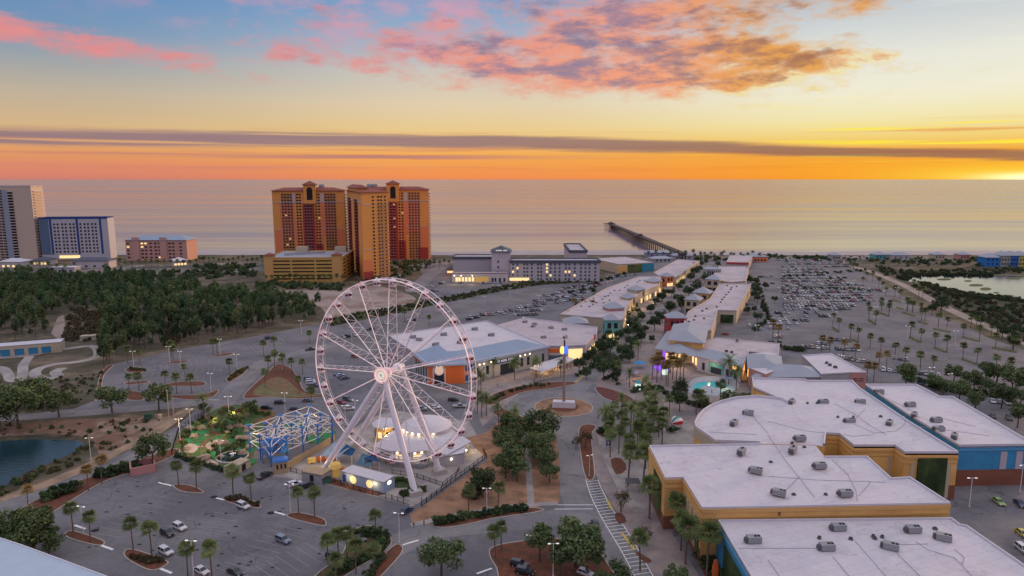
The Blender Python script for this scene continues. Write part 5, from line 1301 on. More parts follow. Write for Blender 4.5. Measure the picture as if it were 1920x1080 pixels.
K_dry = Kind([tree_proto('sparse_tree', 50+k, 2.8, 4.0, m_leafD, 700, .22, flat=.8) for k in range(2)])
K_pine = Kind([tree_proto('pine_tree', 60+k, 2.4, 6.6+.7*k, (m_leafC, m_leafF, m_leafC, m_leafA)[k], 640, .40, .2, flat=1.75, clumps=15) for k in range(4)])
bushes = [bush_mesh(70+k, 1.3, 1.5, m, 420, .2) for k, m in enumerate((m_leafB, m_leafA, m_leafB, m_leafD, m_leafE))]
BUSH = []
def bush(px, py, sc, label, group, k=None, name='shrub'):
    BUSH.append((random.randrange(3) if k is None else k, G(px, py), random.uniform(0, 6), sc, label, group))
# --- palms: (px, py of the foot, height of the crown centre in metres)
def palms(L, K, label, group, hh=6.6, base=6.6, jit=.12):
    for q in L:
        px, py = q[:2]; h = q[2] if len(q) > 2 else hh*random.uniform(1-jit, 1+jit)
        K.put(G(px, py), h/base, label, 'palm', group)
z1 = lambda L, ox=0, oy=0: [(x/4+ox, y/4+oy) for x, y in L]
palms(z1([(1340, 400), (1475, 440), (1750, 490), (1885, 510), (550, 750), (680, 825), (1000, 885), (1140, 930), (1410, 1085), (1590, 1085)], 0, 810), K_sab, 'full crowned sabal palm in a bark bed of the near car park', 'palms in the near car park beds', 7.2)
palms(z1([(320, 610), (440, 635), (900, 790), (540, 1000), (620, 965), (685, 955), (885, 1050), (750, 1065), (600, 1130)], 480, 810), K_sab, 'sabal palm by the beds nearest the road crossing', 'palms nearest the road crossing', 6.6)
palms(z1([(665, 440), (765, 385), (215, 590)], 0, 810), K_sabw, 'thin yellowish palm beside the west road', 'thin palms of the west road', 6.8, 7.4)
palms(z1([(1595, 625), (1815, 590), (1795, 950), (1840, 890)], 480, 810), K_sab, 'sabal palm standing by the curved footpath', 'palms by the footpath', 6.4)
palms(z1([(870, 400), (1000, 275), (985, 400), (1030, 650), (1265, 890), (1300, 990), (1460, 1080), (1225, 760)], 960, 810), K_sab, 'bushy palm close to the yellow hall wall', 'palms along the yellow hall', 9.6)
palms(z1([(735, 190), (955, 150), (1125, 100), (1035, 130), (960, 1040)], 960, 810), K_sab, 'palm in a small bark ring on the forecourt', 'palms of the forecourt', 8)
palms(z1([(1010, 920), (890, 1010), (735, 1000), (1065, 910), (700, 1040)], 960, 560), K_date, 'broad feathery date palm in the cluster between forecourt and plaza', 'date palms between forecourt and plaza', 8.6)
palms(z1([(825, 1020), (960, 1075), (1035, 1040), (1125, 1020), (740, 1060), (1380, 870), (1420, 860), (1560, 790)], 960, 560), K_sab, 'round crowned palm in the cluster between forecourt and plaza', 'round palms between forecourt and plaza', 8.2)
palms([(1150, 792), (1172, 800), (1205, 806), (1235, 820), (1195, 845), (1160, 850), (1215, 775), (1255, 780), (1140, 835), (1182, 868), (1172, 828), (1225, 795)], K_sab, 'palm of the dense grove between forecourt and plaza', 'dense grove palms by the forecourt', 7.8)
palms([(1145, 812), (1188, 790), (1210, 828), (1165, 775)], K_date, 'feathery palm of the dense grove by the forecourt', 'feathery palms of the dense grove', 6.6)
palms(z1([(880, 670), (1000, 730), (20, 610), (365, 590), (180, 600), (945, 450), (790, 620)], 960, 560), K_date, 'tall slim palm on the shopping promenade', 'slim palms on the promenade', 8)
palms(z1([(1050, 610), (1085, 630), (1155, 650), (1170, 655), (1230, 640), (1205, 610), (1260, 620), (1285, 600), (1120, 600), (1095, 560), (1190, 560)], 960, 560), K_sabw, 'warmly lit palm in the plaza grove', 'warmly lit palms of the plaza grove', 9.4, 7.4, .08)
palms(z1([(1625, 645), (1680, 690)], 960, 560), K_date, 'tall date palm in front of the pink store', 'tall palms at the pink store', 10.5)
palms(z1([(970, 690), (1045, 700), (1240, 670), (1325, 710), (1440, 710), (1390, 610), (1720, 575), (1300, 470), (1285, 440), (1600, 420), (1630, 415), (810, 490), (825, 490), (960, 490), (1050, 490)], 0, 560), K_sab, 'sabal palm in a bed of the upper west car park', 'palms of the upper west car park', 6.8)
palms(z1([(1530, 880)], 0, 560), K_date, 'lone dark feathery palm at the golf corner', None, 7)
palms(z1([(70, 660), (140, 520), (205, 550), (350, 570), (325, 710), (60, 430), (140, 410), (405, 340), (420, 820), (95, 560), (270, 560), (1115, 180), (1300, 210), (800, 190)], 480, 560), K_sab, 'sabal palm in the beds left of the ferris wheel', 'palms in the beds beside the wheel', 6.6)
palms([(895, 775), (903, 782), (912, 780), (935, 800), (965, 805), (902, 738), (926, 707), (965, 712), (1005, 706)], K_date, 'dark feathery palm between the wheel and the shop promenade', 'feathery palms at the promenade edge', 8)
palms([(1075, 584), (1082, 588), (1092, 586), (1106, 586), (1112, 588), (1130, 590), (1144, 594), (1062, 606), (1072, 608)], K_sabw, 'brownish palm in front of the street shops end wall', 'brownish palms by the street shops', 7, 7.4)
palms(z1([(850, 110), (905, 130), (755, 160), (805, 190), (485, 200), (530, 240), (615, 300), (675, 325), (765, 375), (845, 405), (950, 450), (1025, 490), (1065, 290), (1145, 325), (1250, 370), (1340, 400), (1140, 540), (1235, 545), (1460, 455), (1565, 490),
   (1705, 545), (1815, 580), (1465, 290), (1585, 310), (1275, 215), (1340, 230), (1150, 165), (1175, 170), (1045, 100), (1085, 105), (1705, 370), (1840, 390), (1890, 660), (1545, 690), (1520, 225), (1560, 225), (1670, 290)], 1440, 560), K_sab, 'sabal palm in a narrow island of the wide east car park', 'palms of the east car park islands', 6.9)
palms(z1([(740, 620), (790, 630), (830, 540), (885, 530), (650, 470), (565, 440), (460, 420), (400, 400), (35, 300), (70, 330)], 1440, 560), K_sabw, 'tall yellowish palm behind the salmon ended store', 'yellowish palms behind the salmon ended store', 8.5, 7.4)
palms(z1([(465, 865), (540, 880), (710, 870), (640, 755), (665, 755), (740, 825), (785, 830), (950, 950), (990, 970), (855, 900), (880, 940), (830, 880), (1090, 890), (1130, 960), (1160, 955), (910, 1060), (850, 1050), (615, 740), (1120, 700), (1240, 720), (750, 1075), (1040, 1050), (1080, 1060), (1145, 1075)], 1440, 320), K_sab, 'far sabal palm between the rows of parked cars', 'far palms among the parked cars', 6.9)
palms([(1305+k*9+random.uniform(-3, 3), 486+random.uniform(-2, 5)) for k in range(14)]+[(1215+k*14, 484+k % 3) for k in range(8)], K_sab, 'dark palm in front of the beach', 'palms behind the beach', 7.5)
palms([(375+k*9, 497+random.uniform(-3, 3)) for k in range(14)]+[(225+k*12, 500+random.uniform(-2, 6)) for k in range(14)]+[(60+k*16, 509+random.uniform(-2, 3)) for k in range(6)], K_sab, 'dark palm along the beach hotels road', 'palms along the beach hotels road', 7.5)
palms([(752+k*9, 505+random.uniform(-6, 6)) for k in range(11)]+[(500+k*11, 533) for k in range(14)], K_sab, 'palm at the foot of the resort towers', 'palms at the resort towers', 7)
# --- round street trees: crown centre and radius in the photograph
def crowned(px, py, rpx, K, label, group, R=3.0, h=4.0, cat='tree'):
    s_ = 1.0
    for _ in range(6):
        g = G(px, py, h*s_); s_ = max(.35, rpx/ppm(g.y)/R*1.0)
    return K.put((g.x, g.y, 0), s_*1.18, label, cat, group)
st_l = []
for x, y, r in ((900, 180, 45), (1070, 190, 42), (690, 530, 66), (505, 500, 48), (900, 330, 46), (665, 370, 45), (595, 430, 42), (800, 280, 38), (760, 470, 50), (830, 400, 52), (970, 290, 34), (970, 135, 28), (1185, 60, 36), (1040, 80, 26), (1265, 20, 34), (1130, 135, 36), (740, 350, 50), (940, 240, 50), (700, 440, 40), (880, 430, 38), (640, 470, 40), (560, 560, 34), (780, 560, 40), (1050, 300, 24), (860, 250, 30)):
    st_l.append((960+x/4, 560+y/4, r/4))
for x, y, r in ((560, 440, 50), (755, 460, 55), (640, 560, 65), (440, 520, 45), (390, 570, 45), (530, 650, 72), (290, 660, 48), (420, 770, 60), (430, 840, 55), (280, 860, 66), (150, 720, 60), (610, 370, 60), (680, 330, 40), (600, 290, 40), (820, 380, 40), (700, 250, 35), (640, 200, 40), (880, 330, 40), (930, 260, 35), (760, 220, 35), (490, 640, 40), (350, 720, 40)):
    st_l.append((1220+x/7.385, 460+y/7.385, r/7.385))
for x, y, r in ((1330, 800, 50), (1200, 900, 50), (1490, 640, 50), (1530, 580, 45), (1400, 700, 45), (1150, 840, 40), (1440, 900, 40)):
    st_l.append((1040+x/7.385, 470+y/7.385, r/7.385))
st_l += [(1098+k*7.3, 672-k*7.6, 8-k*.25) for k in range(14)]+[(1150+k*7.5, 690-k*9.2, 7.5-k*.25) for k in range(12)]
for x, y, r in st_l: crowned(x, y, r, K_round, 'clipped round dark street tree along the shopping street', 'round trees of the shopping street')
for x, y, r in ((1450, 600, 65), (1440, 690, 55), (1380, 480, 40), (1110, 470, 32), (1200, 490, 34), (1020, 475, 30), (1480, 740, 45), (1570, 850, 50), (1600, 900, 45), (1480, 1000, 60), (1440, 880, 40), (1340, 900, 45), (1720, 750, 40), (1590, 560, 40)):
    crowned(1220+x/7.385, 460+y/7.385, r/7.385, K_round, 'dark leafy tree between the cinema row and the east car park', 'trees beside the cinema row')
crowned(1275, 729, 15, K_round, 'large round tree behind the twin of the plaza wall', None); crowned(1275, 752, 15, K_round, 'large round tree nearest the plaza wall', None)
for x, y, r in ((1435, 702, 10), (1640, 678, 15), (1600, 700, 9), (1755, 670, 10)): crowned(960+x/4, 560+y/4+20, r, K_oak, 'leafy shrub tree beside the splash pool', 'trees at the splash pool')
for L in [[(850, 110), (905, 130)], [(755, 160), (805, 190)], [(485, 215), (530, 250)], [(615, 300), (675, 325)], [(1065, 290), (1145, 325)], [(1250, 370), (1340, 400)], [(1460, 455), (1565, 490)], [(1465, 290), (1585, 318)], [(1245, 228), (1365, 250)], [(1130, 172), (1195, 190)], [(1010, 105), (1100, 128)], [(1690, 368), (1860, 400)], [(1690, 545), (1725, 552)], [(930, 10), (990, 22)], [(970, 68), (1010, 76)]]:
    (x0, y0), (x1, y1) = z1(L, 1440, 560); sheet('planting_bed', [(x0-2, y0-1.2), (x0+1, y0-1.8), (x1+2, y1-.6), (x1+2, y1+1.4), (x1-2, y1+1.6), (x0-2, y0+1.2)], .10, m_ivy)
strip([(1445, 645), (1470, 655), (1505, 660)], 12, 1.6, 'dark shrub in front of the white flat store', 'shrubs by the white flat store'); strip([(1700, 712), (1760, 730), (1820, 740), (1900, 745)], 22, 1.8, 'dark shrub behind the blue hall roof', 'shrubs behind the blue hall')
strip([(1480, 545), (1560, 542), (1630, 548)], 16, 1.5, 'dark shrub between far car rows', 'shrubs between far car rows'); strip([(1470, 520), (1560, 512), (1620, 508)], 16, 1.5, 'low shrub between the farthest car rows', 'shrubs between the farthest car rows')
strip([(1250, 905), (1262, 945), (1285, 985), (1310, 1030), (1345, 1085)], 30, 1.6, 'leafy shrub in the shade of the yellow wall', 'leafy shrubs in the wall shade')
# --- individual foreground trees
for x, y, r, K, lb in ((1385, 950, 38, K_oak, 'bushy dark green tree beside the front road'),):
    crowned(480+x/4, 810+y/4-4, 34, K, 'dense round green tree standing alone by the bottom road', None)
crowned(905, 903, 24, K_round, 'dark pyramid shaped evergreen behind the footpath lamp', None)
for x, y, r in ((1018, 797, 26), (1002, 812, 14)): crowned(x, y, r, K_oak, 'open crowned tree beside the roundabout', 'trees beside the roundabout')
for x, y, r in ((958, 800, 20), (965, 822, 20), (948, 838, 22), (962, 860, 22), (970, 880, 18), (948, 872, 20), (985, 800, 16), (940, 815, 14), (972, 845, 14)): crowned(x, y, r, K_oak, 'leafy oak in the thicket between wheel and footpath', 'oaks in the thicket by the footpath')
for x, y, r in ((1010, 830, 24), (1025, 868, 20), (1030, 885, 16), (1008, 850, 16)): crowned(x, y, r, K_oak, 'oak growing on the bare earth by the mall road', 'oaks by the mall road')
for x, y, r in ((1080, 1018, 38), (1012, 1020, 26), (1100, 1040, 32), (1050, 1050, 24), (1150, 1085, 26), (1270, 1085, 20)): crowned(x, y, r, K_oak, 'spreading oak on the bark bed at the lower edge', 'oaks on the lower bark bed')
for x, y, r in ((1165, 938, 17), (1213, 1005, 15), (1098, 822, 14), (1080, 830, 10)): crowned(x, y, r, K_dry, 'thin crowned young tree in the forecourt bed', 'young trees of the forecourt')
for x, y, r in ((208, 746, 22), (296, 744, 21)): crowned(x, y, r, K_oak, 'round headed oak on the verge below the upper west car park', 'pair of round oaks on the verge')
for x, y, r in ((286, 843, 25), (30, 760, 30), (60, 735, 24), (-5, 770, 30), (108, 756, 20), (80, 745, 16), (20, 740, 18)): crowned(x, y, r, K_oak, 'broad scrub oak beside the back road', 'scrub oaks by the back road')
for x, y, r in ((60, 1000, 34), (25, 990, 30), (90, 1018, 22), (40, 1025, 26), (5, 1010, 26), (75, 975, 20)): crowned(x, y, r, K_oak, 'sprawling shrub tree above the corner warehouse', 'shrub trees above the corner warehouse')
for x, y, r in ((380, 765, 8), (395, 800, 10), (420, 798, 9), (440, 785, 12), (415, 775, 9), (455, 775, 10), (470, 765, 12), (450, 790, 8), (405, 845, 9), (440, 838, 9)): crowned(x, y, r, K_dry if x % 2 else K_oak, 'small green tree over the putting greens', 'trees of the mini golf')
strip([(345, 845), (352, 815), (375, 795), (405, 800), (432, 815), (455, 845), (425, 862), (395, 850)], 30, .8, 'bright yellow green plant among the putting greens', 'bright plants of the mini golf', 4, 9)
palms([(392, 790), (407, 812), (372, 820), (436, 800), (452, 812), (425, 845), (462, 790)], K_sab, 'small bright palm among the putting greens', 'small palms of the mini golf', 4.6)
for x, y, r in ((1700, 705, 22), (1870, 700, 24), (1820, 715, 18), (1790, 700, 16), (1880, 742, 22), (1800, 735, 20), (1900, 715, 22), (1770, 722, 16), (1750, 715, 14), (1850, 722, 16), (1910, 780, 20), (1850, 695, 16), (1830, 752, 18), (1915, 745, 18)): crowned(x, y, r*.85, K_oak, 'dark oak between the blue hall and the east car park', 'oaks beyond the blue hall')
for x, y, r in ((1765, 570, 18), (1748, 580, 10), (1880, 620, 14), (1900, 640, 14), (1840, 600, 10)): crowned(x, y, r*.8, K_round, 'dark thicket tree by the sandy trail', 'thicket trees by the sandy trail')
# --- shrubs
strip([(85, 938), (110, 928), (140, 918)], 10, 1.7, 'dark shrub of the left hedge clump beside the west road', 'left hedge clump of the west road')
strip([(195, 893), (215, 887), (250, 880)], 10, 1.8, 'dark shrub of the hedge clump beside the salmon enclosure', 'hedge clump near the enclosure')
strip([(820, 984), (870, 972), (930, 962), (985, 955)], 26, 1.2, 'dark shrub in the hedge along the front road', 'hedge along the front road')
strip([(668, 1008), (700, 1000), (720, 1012), (710, 1035), (660, 1060), (620, 1085)], 24, 1.3, 'low shrub in the weedy bed by the crossing', 'shrubs in the weedy bed')
strip([(715, 1050), (700, 1068), (690, 1085)], 8, 1.0, 'low shrub beside the lower path', 'shrubs beside the lower path')
strip([(755, 928), (770, 925), (795, 920)], 8, 1.1, 'dark shrub around the near wheel footing', 'shrubs at the wheel footing')
strip([(730, 905), (750, 900), (775, 908)], 14, .7, 'small plant in the bed below the boarding deck', 'plants below the boarding deck', 4)
strip([(250, 1045), (280, 1055), (300, 1052)], 9, .9, 'rusty grass clump in the lowest palm bed', 'rusty clumps in the lowest palm bed', 3)
strip([(430, 936), (450, 938), (480, 948)], 8, .9, 'rusty grass clump in the palm bed by the white car', 'rusty clumps by the white car', 3)
strip([(245, 695), (268, 695)], 5, 1.0, 'low shrub in the upper west beds', 'shrubs in the upper west beds'); strip([(430, 712), (450, 700), (462, 693)], 8, 1.1, 'yellow green shrub in the slanting upper bed', 'shrubs in the slanting upper bed', 4)
strip([(880, 930), (900, 925), (890, 935)], 5, 1.6, 'brown green shrub on the bare earth by the footpath', 'shrubs on the bare earth', 3)
strip([(1125, 810), (1150, 806), (1260, 812)], 8, 1.3, 'dark shrub below the date palms', 'shrubs below the date palms')
strip([(1085, 705), (1100, 695), (1115, 685), (1125, 670), (1150, 645), (1180, 615)], 26, 1.2, 'low shrub at the foot of the street trees', 'low shrubs of the shopping street')
strip([(1130, 712), (1145, 705), (1160, 720)], 6, 1.1, 'small clipped shrub on the promenade', 'clipped shrubs on the promenade')
strip([(960, 735), (990, 725), (1030, 722)], 10, 1.0, 'green shrub in the curved bed by the promenade', 'shrubs in the curved bed')
strip([(920, 755), (940, 742)], 5, 1.3, 'larger green shrub at the end of the curved bed', 'larger shrubs of the curved bed')
strip([(1190, 735), (1215, 728), (1240, 735), (1300, 760), (1330, 765), (1380, 775)], 22, 1.5, 'dark plaza shrub between palms and pool', 'plaza shrubs', None)
strip([(1240, 930), (1270, 960), (1300, 1010), (1330, 1060)], 20, 1.4, 'dark shrub in the shaded bed by the yellow wall', 'shrubs by the yellow wall')
strip([(1090, 595), (1120, 540), (1060, 552), (1130, 527), (1180, 512)], 24, 1.7, 'dense green shrub beside the central car park', 'shrubs of the central car park')
strip([(1420, 620), (1440, 600), (1430, 560), (1420, 530), (1400, 520)], 26, 1.8, 'dark shrub along the car park side service lane', 'shrubs of the service lane')
strip([(420, 770), (470, 772), (500, 780)], 12, 1.0, 'bright green shrub at the back of the mini golf', 'bright shrubs of the mini golf', 4)
strip([(345, 830), (360, 800), (390, 785), (430, 805), (460, 830), (420, 850), (400, 830)], 34, .8, 'green shrub among the putting greens', 'shrubs among the putting greens', None, 8)
strip([(330, 856), (380, 872), (430, 888)], 22, .8, 'dark shrub along the golf fence', 'shrubs along the golf fence', 0, 1.5)
strip([(190, 700), (187, 720), (184, 745)], 6, .8, 'low shrub on the bed edge of the upper west car park', 'bed edge shrubs')
# --- woods
def merge_stuff(name, meshes, xf, kind='stuff', **kw):
    "many copies of a few meshes as one mass"
    V = []; F = []; MI = []; mats = []; off = 0
    base = []
    for me in meshes:
        v = np.empty(len(me.vertices)*3, np.float32); me.vertices.foreach_get('co', v); v = v.reshape(-1, 3)
        ls = np.empty(len(me.polygons), np.int32); me.polygons.foreach_get('loop_start', ls); lt = np.empty(len(me.polygons), np.int32); me.polygons.foreach_get('loop_total', lt)
        vi = np.empty(len(me.loops), np.int32); me.loops.foreach_get('vertex_index', vi); mi = np.empty(len(me.polygons), np.int32); me.polygons.foreach_get('material_index', mi)
        mp = []
        for mm in me.materials:
            if mm not in mats: mats.append(mm)
            mp.append(mats.index(mm))
        base.append((v, lt, vi, np.array(mp, np.int32)[mi]))
    LT = []
    for k, x, y, z, rz, sc in xf:
        v, lt, vi, mi = base[k % len(base)]; c, s_ = cos(rz), sin(rz)
        w = np.empty_like(v); w[:, 0] = (v[:, 0]*c-v[:, 1]*s_)*sc+x; w[:, 1] = (v[:, 0]*s_+v[:, 1]*c)*sc+y; w[:, 2] = v[:, 2]*sc+z
        V.append(w); F.append(vi+off); LT.append(lt); MI.append(mi); off += len(v)
    V = np.concatenate(V); F = np.concatenate(F); LT = np.concatenate(LT); MI = np.concatenate(MI)
    me = bpy.data.meshes.new(name); me.vertices.add(len(V)); me.vertices.foreach_set('co', V.ravel()); me.loops.add(len(F)); me.loops.foreach_set('vertex_index', F)
    me.polygons.add(len(LT)); me.polygons.foreach_set('loop_start', np.concatenate(([0], np.cumsum(LT)[:-1])).astype(np.int32)); me.polygons.foreach_set('loop_total', LT); me.polygons.foreach_set('material_index', MI)
    for mm in mats: me.materials.append(mm)
    me.update(calc_edges=True); o = bpy.data.objects.new(name, me); col.objects.link(o); return tag(o, kind=kind, **kw)
def inside(px, py, L):
    c = False; n = len(L); j = n-1
    for i in range(n):
        xi, yi = L[i]; xj, yj = L[j]
        if (yi > py) != (yj > py) and px < (xj-xi)*(py-yi)/(yj-yi)+xi: c = not c
        j = i
    return c
def scatter(Lpx, d, rg_, jit=1.0):
    P_ = [(p.x, p.y) for p in GP(Lpx)]; xs = [p[0] for p in P_]; ys = [p[1] for p in P_]; out = []
    n = int((max(xs)-min(xs))*(max(ys)-min(ys))/(d*d))
    for _ in range(n):
        x = rg_.uniform(min(xs), max(xs)); y = rg_.uniform(min(ys), max(ys))
        if inside(x, y, P_): out.append((x, y))
    return out
rw = random.Random(5)
wood = scatter([(-80, 530), (0, 523), (120, 527), (200, 530), (205, 522), (260, 526), (330, 545), (420, 556), (470, 562), (540, 566), (600, 582), (596, 600), (470, 622), (340, 648), (215, 672), (190, 668), (186, 640), (200, 612), (150, 580), (130, 575), (110, 590), (60, 600), (-80, 610)], 5.9, rw)
wood += scatter([(-80, 600), (60, 598), (90, 612), (90, 628), (60, 634), (-80, 644)], 7, rw); wood += scatter([(205, 640), (212, 665), (196, 700), (188, 702), (190, 660)], 5, rw)
wood.sort(key=lambda p: p[1]); near_, far_ = wood[:240], wood[240:]
for x, y in near_: K_pine.put((x, y, 0), rw.uniform(.5, 1.3), 'dark pine at the edge of the wood nearest the car park', 'tree', 'trees along the near edge of the wood')
pm_ = [[c for c in p.children if c.name.startswith('crown')][0].data for p in K_pine.p]
pl_ = [[c for c in p.children if c.name.startswith('trunk')][0].data for p in K_pine.p]
if far_:
    xf = [(rw.randrange(4), x, y, 0, rw.uniform(0, 6.3), rw.uniform(.45, 1.3)) for x, y in far_]
    merge_stuff('woodland', pm_, xf, label='dense dark green wood behind the front trees', cat='woodland')
br = scatter([(120, 640), (130, 580), (200, 590), (205, 615), (190, 640)], 4.5, rw)+scatter([(310, 650), (320, 600), (335, 600), (330, 650)], 3.5, rw)
merge_stuff('brown_thicket', [bushes[3]], [(0, x, y, 0, rw.uniform(0, 6), rw.uniform(1.2, 2.4)) for x, y in br], label='bare brown thicket inside the wood', cat='thicket')
sc_ = scatter([(60, 715), (180, 700), (178, 745), (120, 765), (0, 775), (-60, 780), (-60, 720)], 3.4, rw)+scatter([(-60, 800), (110, 792), (240, 786), (330, 776), (300, 800), (200, 850), (160, 820), (60, 812), (-60, 826)], 4.2, rw)+scatter([(-20, 950), (60, 905), (150, 868), (175, 830), (160, 830), (110, 866), (40, 895), (-40, 930)], 2.2, rw)
merge_stuff('scrub', [bushes[0], bushes[1], bushes[3]], [(rw.randrange(3), x, y, 0, rw.uniform(0, 6), rw.uniform(.35, 1.0)) for x, y in sc_], label='low weedy scrub round the pond and back road', cat='scrub')
mz = scatter([(1640, 500), (1700, 508), (1850, 505), (1990, 500), (1990, 512), (1850, 514), (1700, 512), (1690, 522), (1660, 520)], 6.5, rw)+scatter([(1680, 522), (1700, 516), (1712, 518), (1700, 527)], 3, rw)+scatter([(1720, 528), (1800, 548), (1880, 558), (1960, 568), (1960, 574), (1870, 564), (1790, 556), (1730, 538)], 2.6, rw)+scatter([(1690, 512), (1760, 512), (1860, 514), (1860, 518), (1760, 517), (1700, 519)], 3.5, rw)+scatter([(1700, 532), (1770, 552), (1830, 562), (1990, 585), (2100, 690), (1940, 650), (1860, 612), (1790, 578)], 5.0, rw)
merge_stuff('marsh_scrub', [bushes[0], bushes[0], bushes[1], bushes[3]], [(rw.randrange(4), x, y, 0, rw.uniform(0, 6), rw.uniform(.8, 2.0)) for x, y in mz], label='dark scrub around the marsh pools', cat='scrub')
bd = scatter([(360, 500), (480, 496), (480, 505), (360, 514)], 7, rw)+scatter([(480, 528), (650, 536), (640, 546), (560, 542), (480, 540)], 5, rw)+scatter([(650, 500), (690, 530), (760, 520), (830, 492), (760, 490)], 8, rw)+scatter([(1560, 486), (1990, 486), (1990, 500), (1700, 500)], 11, rw)+scatter([(1300, 482), (1440, 480), (1560, 484), (1560, 489), (1300, 490)], 9, rw)+scatter([(0, 519), (240, 512), (480, 508), (480, 520), (240, 530), (0, 522)], 7, rw)
merge_stuff('beachside_shrubbery', [bushes[0], bushes[1]], [(rw.randrange(2), x, y, 0, rw.uniform(0, 6), rw.uniform(1.2, 3.0)) for x, y in bd], label='dark shrubbery between the hotels and the beach', cat='shrubbery')
hs_ = scatter([(600, 600), (760, 572), (900, 545), (1000, 525), (1120, 528), (1010, 535), (905, 553), (770, 582), (620, 612)], 3.2, rw)
merge_stuff('hedge_belt', [bushes[0], bushes[1], bushes[3]], [(rw.randrange(3), x, y, 0, rw.uniform(0, 6), rw.uniform(.6, 1.3)) for x, y in hs_], label='hedge belt between the hotel and wheel car parks', cat='hedge')

# the shrubs that show largest stand singly, the far small ones as one mass
BUSH.sort(key=lambda b: -b[3]*ppm(b[1].y))
for k, g, rz, sc, label, group in BUSH[:290]: inst(bushes[k], 'shrub', None, g, rz, sc, label=label, cat='shrub', group=group)
if BUSH[290:]: merge_stuff('low_planting', bushes, [(k, g.x, g.y, 0, rz, sc) for k, g, rz, sc, _, _ in BUSH[290:]], label='small low planting scattered in the beds and along the street', cat='planting')
# ------------------------------------------------------------------ vehicles
CARC = {'white': (.62, .62, .64), 'black': (.018, .018, .02), 'silver': (.36, .38, .40), 'grey': (.10, .105, .115), 'navy': (.02, .045, .11), 'red': (.30, .02, .02), 'slate blue': (.16, .22, .28), 'sand': (.30, .26, .20), 'yellow': (.55, .45, .04), 'lime': (.30, .45, .12)}
def paint(c): return mat('paint_'+c.replace(' ', '_'), CARC[c], .32, var=0, coat=.6, spec=.5)
m_tyre = mat('tyre', (.02, .02, .02), .9, var=0); m_rim = mat('wheel_rim', (.3, .3, .32), .4, var=0)
m_hl = mat('headlight_glass', (.6, .6, .6), .15, var=0); m_tl = mat('tail_light_red', (.35, .01, .01), .3, var=0, emit=(1, .05, .02), es=.1)
TYPES = {   # side outline (x, z): body; then greenhouse
 'sedan': ([(-2.25, .35), (-2.3, .75), (-2.2, .95), (-1.3, 1.0), (1.0, .95), (2.1, .82), (2.3, .62), (2.28, .35)], [(-1.85, .97), (-1.15, 1.42), (.25, 1.42), (1.1, .93)], 1.8),
 'suv': ([(-2.25, .42), (-2.3, .9), (-2.25, 1.1), (1.0, 1.08), (2.1, 1.0), (2.3, .75), (2.28, .42)], [(-2.2, 1.08), (-1.95, 1.68), (.35, 1.68), (1.15, 1.06)], 1.9),
 'hatchback': ([(-1.95, .35), (-2.0, .8), (-1.9, 1.0), (.9, .98), (1.8, .85), (2.0, .6), (1.98, .35)], [(-1.9, .98), (-1.5, 1.48), (.2, 1.48), (1.05, .95)], 1.75),
 'pickup': ([(-2.8, .5), (-2.85, 1.0), (-.9, 1.05), (1.3, 1.08), (2.5, 1.0), (2.75, .8), (2.7, .5)], [(-.85, 1.05), (-.65, 1.75), (.6, 1.75), (1.3, 1.06)], 1.95)}
def extr(mb, prof, w0, w1, m, top=None):
    n = len(prof); zs = [p[1] for p in prof]; z0, z1 = min(zs), max(zs); vs = []
    for s_ in (-1, 1):
        for x, z in prof: f = (z-z0)/(z1-z0+1e-6); vs.append((x, s_*(w0+(w1-w0)*f)/2, z))
    for i in range(n):
        j = (i+1) % n; mm = m
        if top and prof[i][1] > z1-.05 and prof[j][1] > z1-.05: mm = top
        mb.add([vs[i], vs[j], vs[n+j], vs[n+i]], [(0, 3, 2, 1)], mm)
    mb.add(vs[:n], [tuple(range(n))], m); mb.add(vs[n:], [tuple(range(n))[::-1]], m)
def car_bits(ty, c):
    body, gh, w = TYPES[ty]; p = paint(c); b = MB(); extr(b, body, w, w*.95, p)
    g = MB(); extr(g, gh, w*.93, w*.74, m_glass, p)
    r = MB(); x0, x1, zt = gh[1][0], gh[2][0], gh[1][1]; r.box(((x0+x1)/2, 0, zt+.02), (x1-x0+.05, w*.74, .06), p)
    for s_ in (-1, 1):       # pillars
        for (xa, za), (xb, zb) in ((gh[0], gh[1]), (gh[3], gh[2]), (((gh[0][0]+gh[3][0])/2, gh[0][1]), ((x0+x1)/2, zt))): r.tube((xa, s_*w*.455, za), (xb, s_*w*.36, zb), .05, p, n=4)
    ax = [body[-1][0]*.62, body[0][0]*.62]
    return b, g, r, ax, w
def whl(mb, x, y, s_): mb.tube((x, y-.11*s_, .34), (x, y+.11*s_, .34), .34, m_tyre, n=12); mb.tube((x, y+.112*s_, .34), (x, y+.125*s_, .34), .2, m_rim, n=10)
FULL = {}
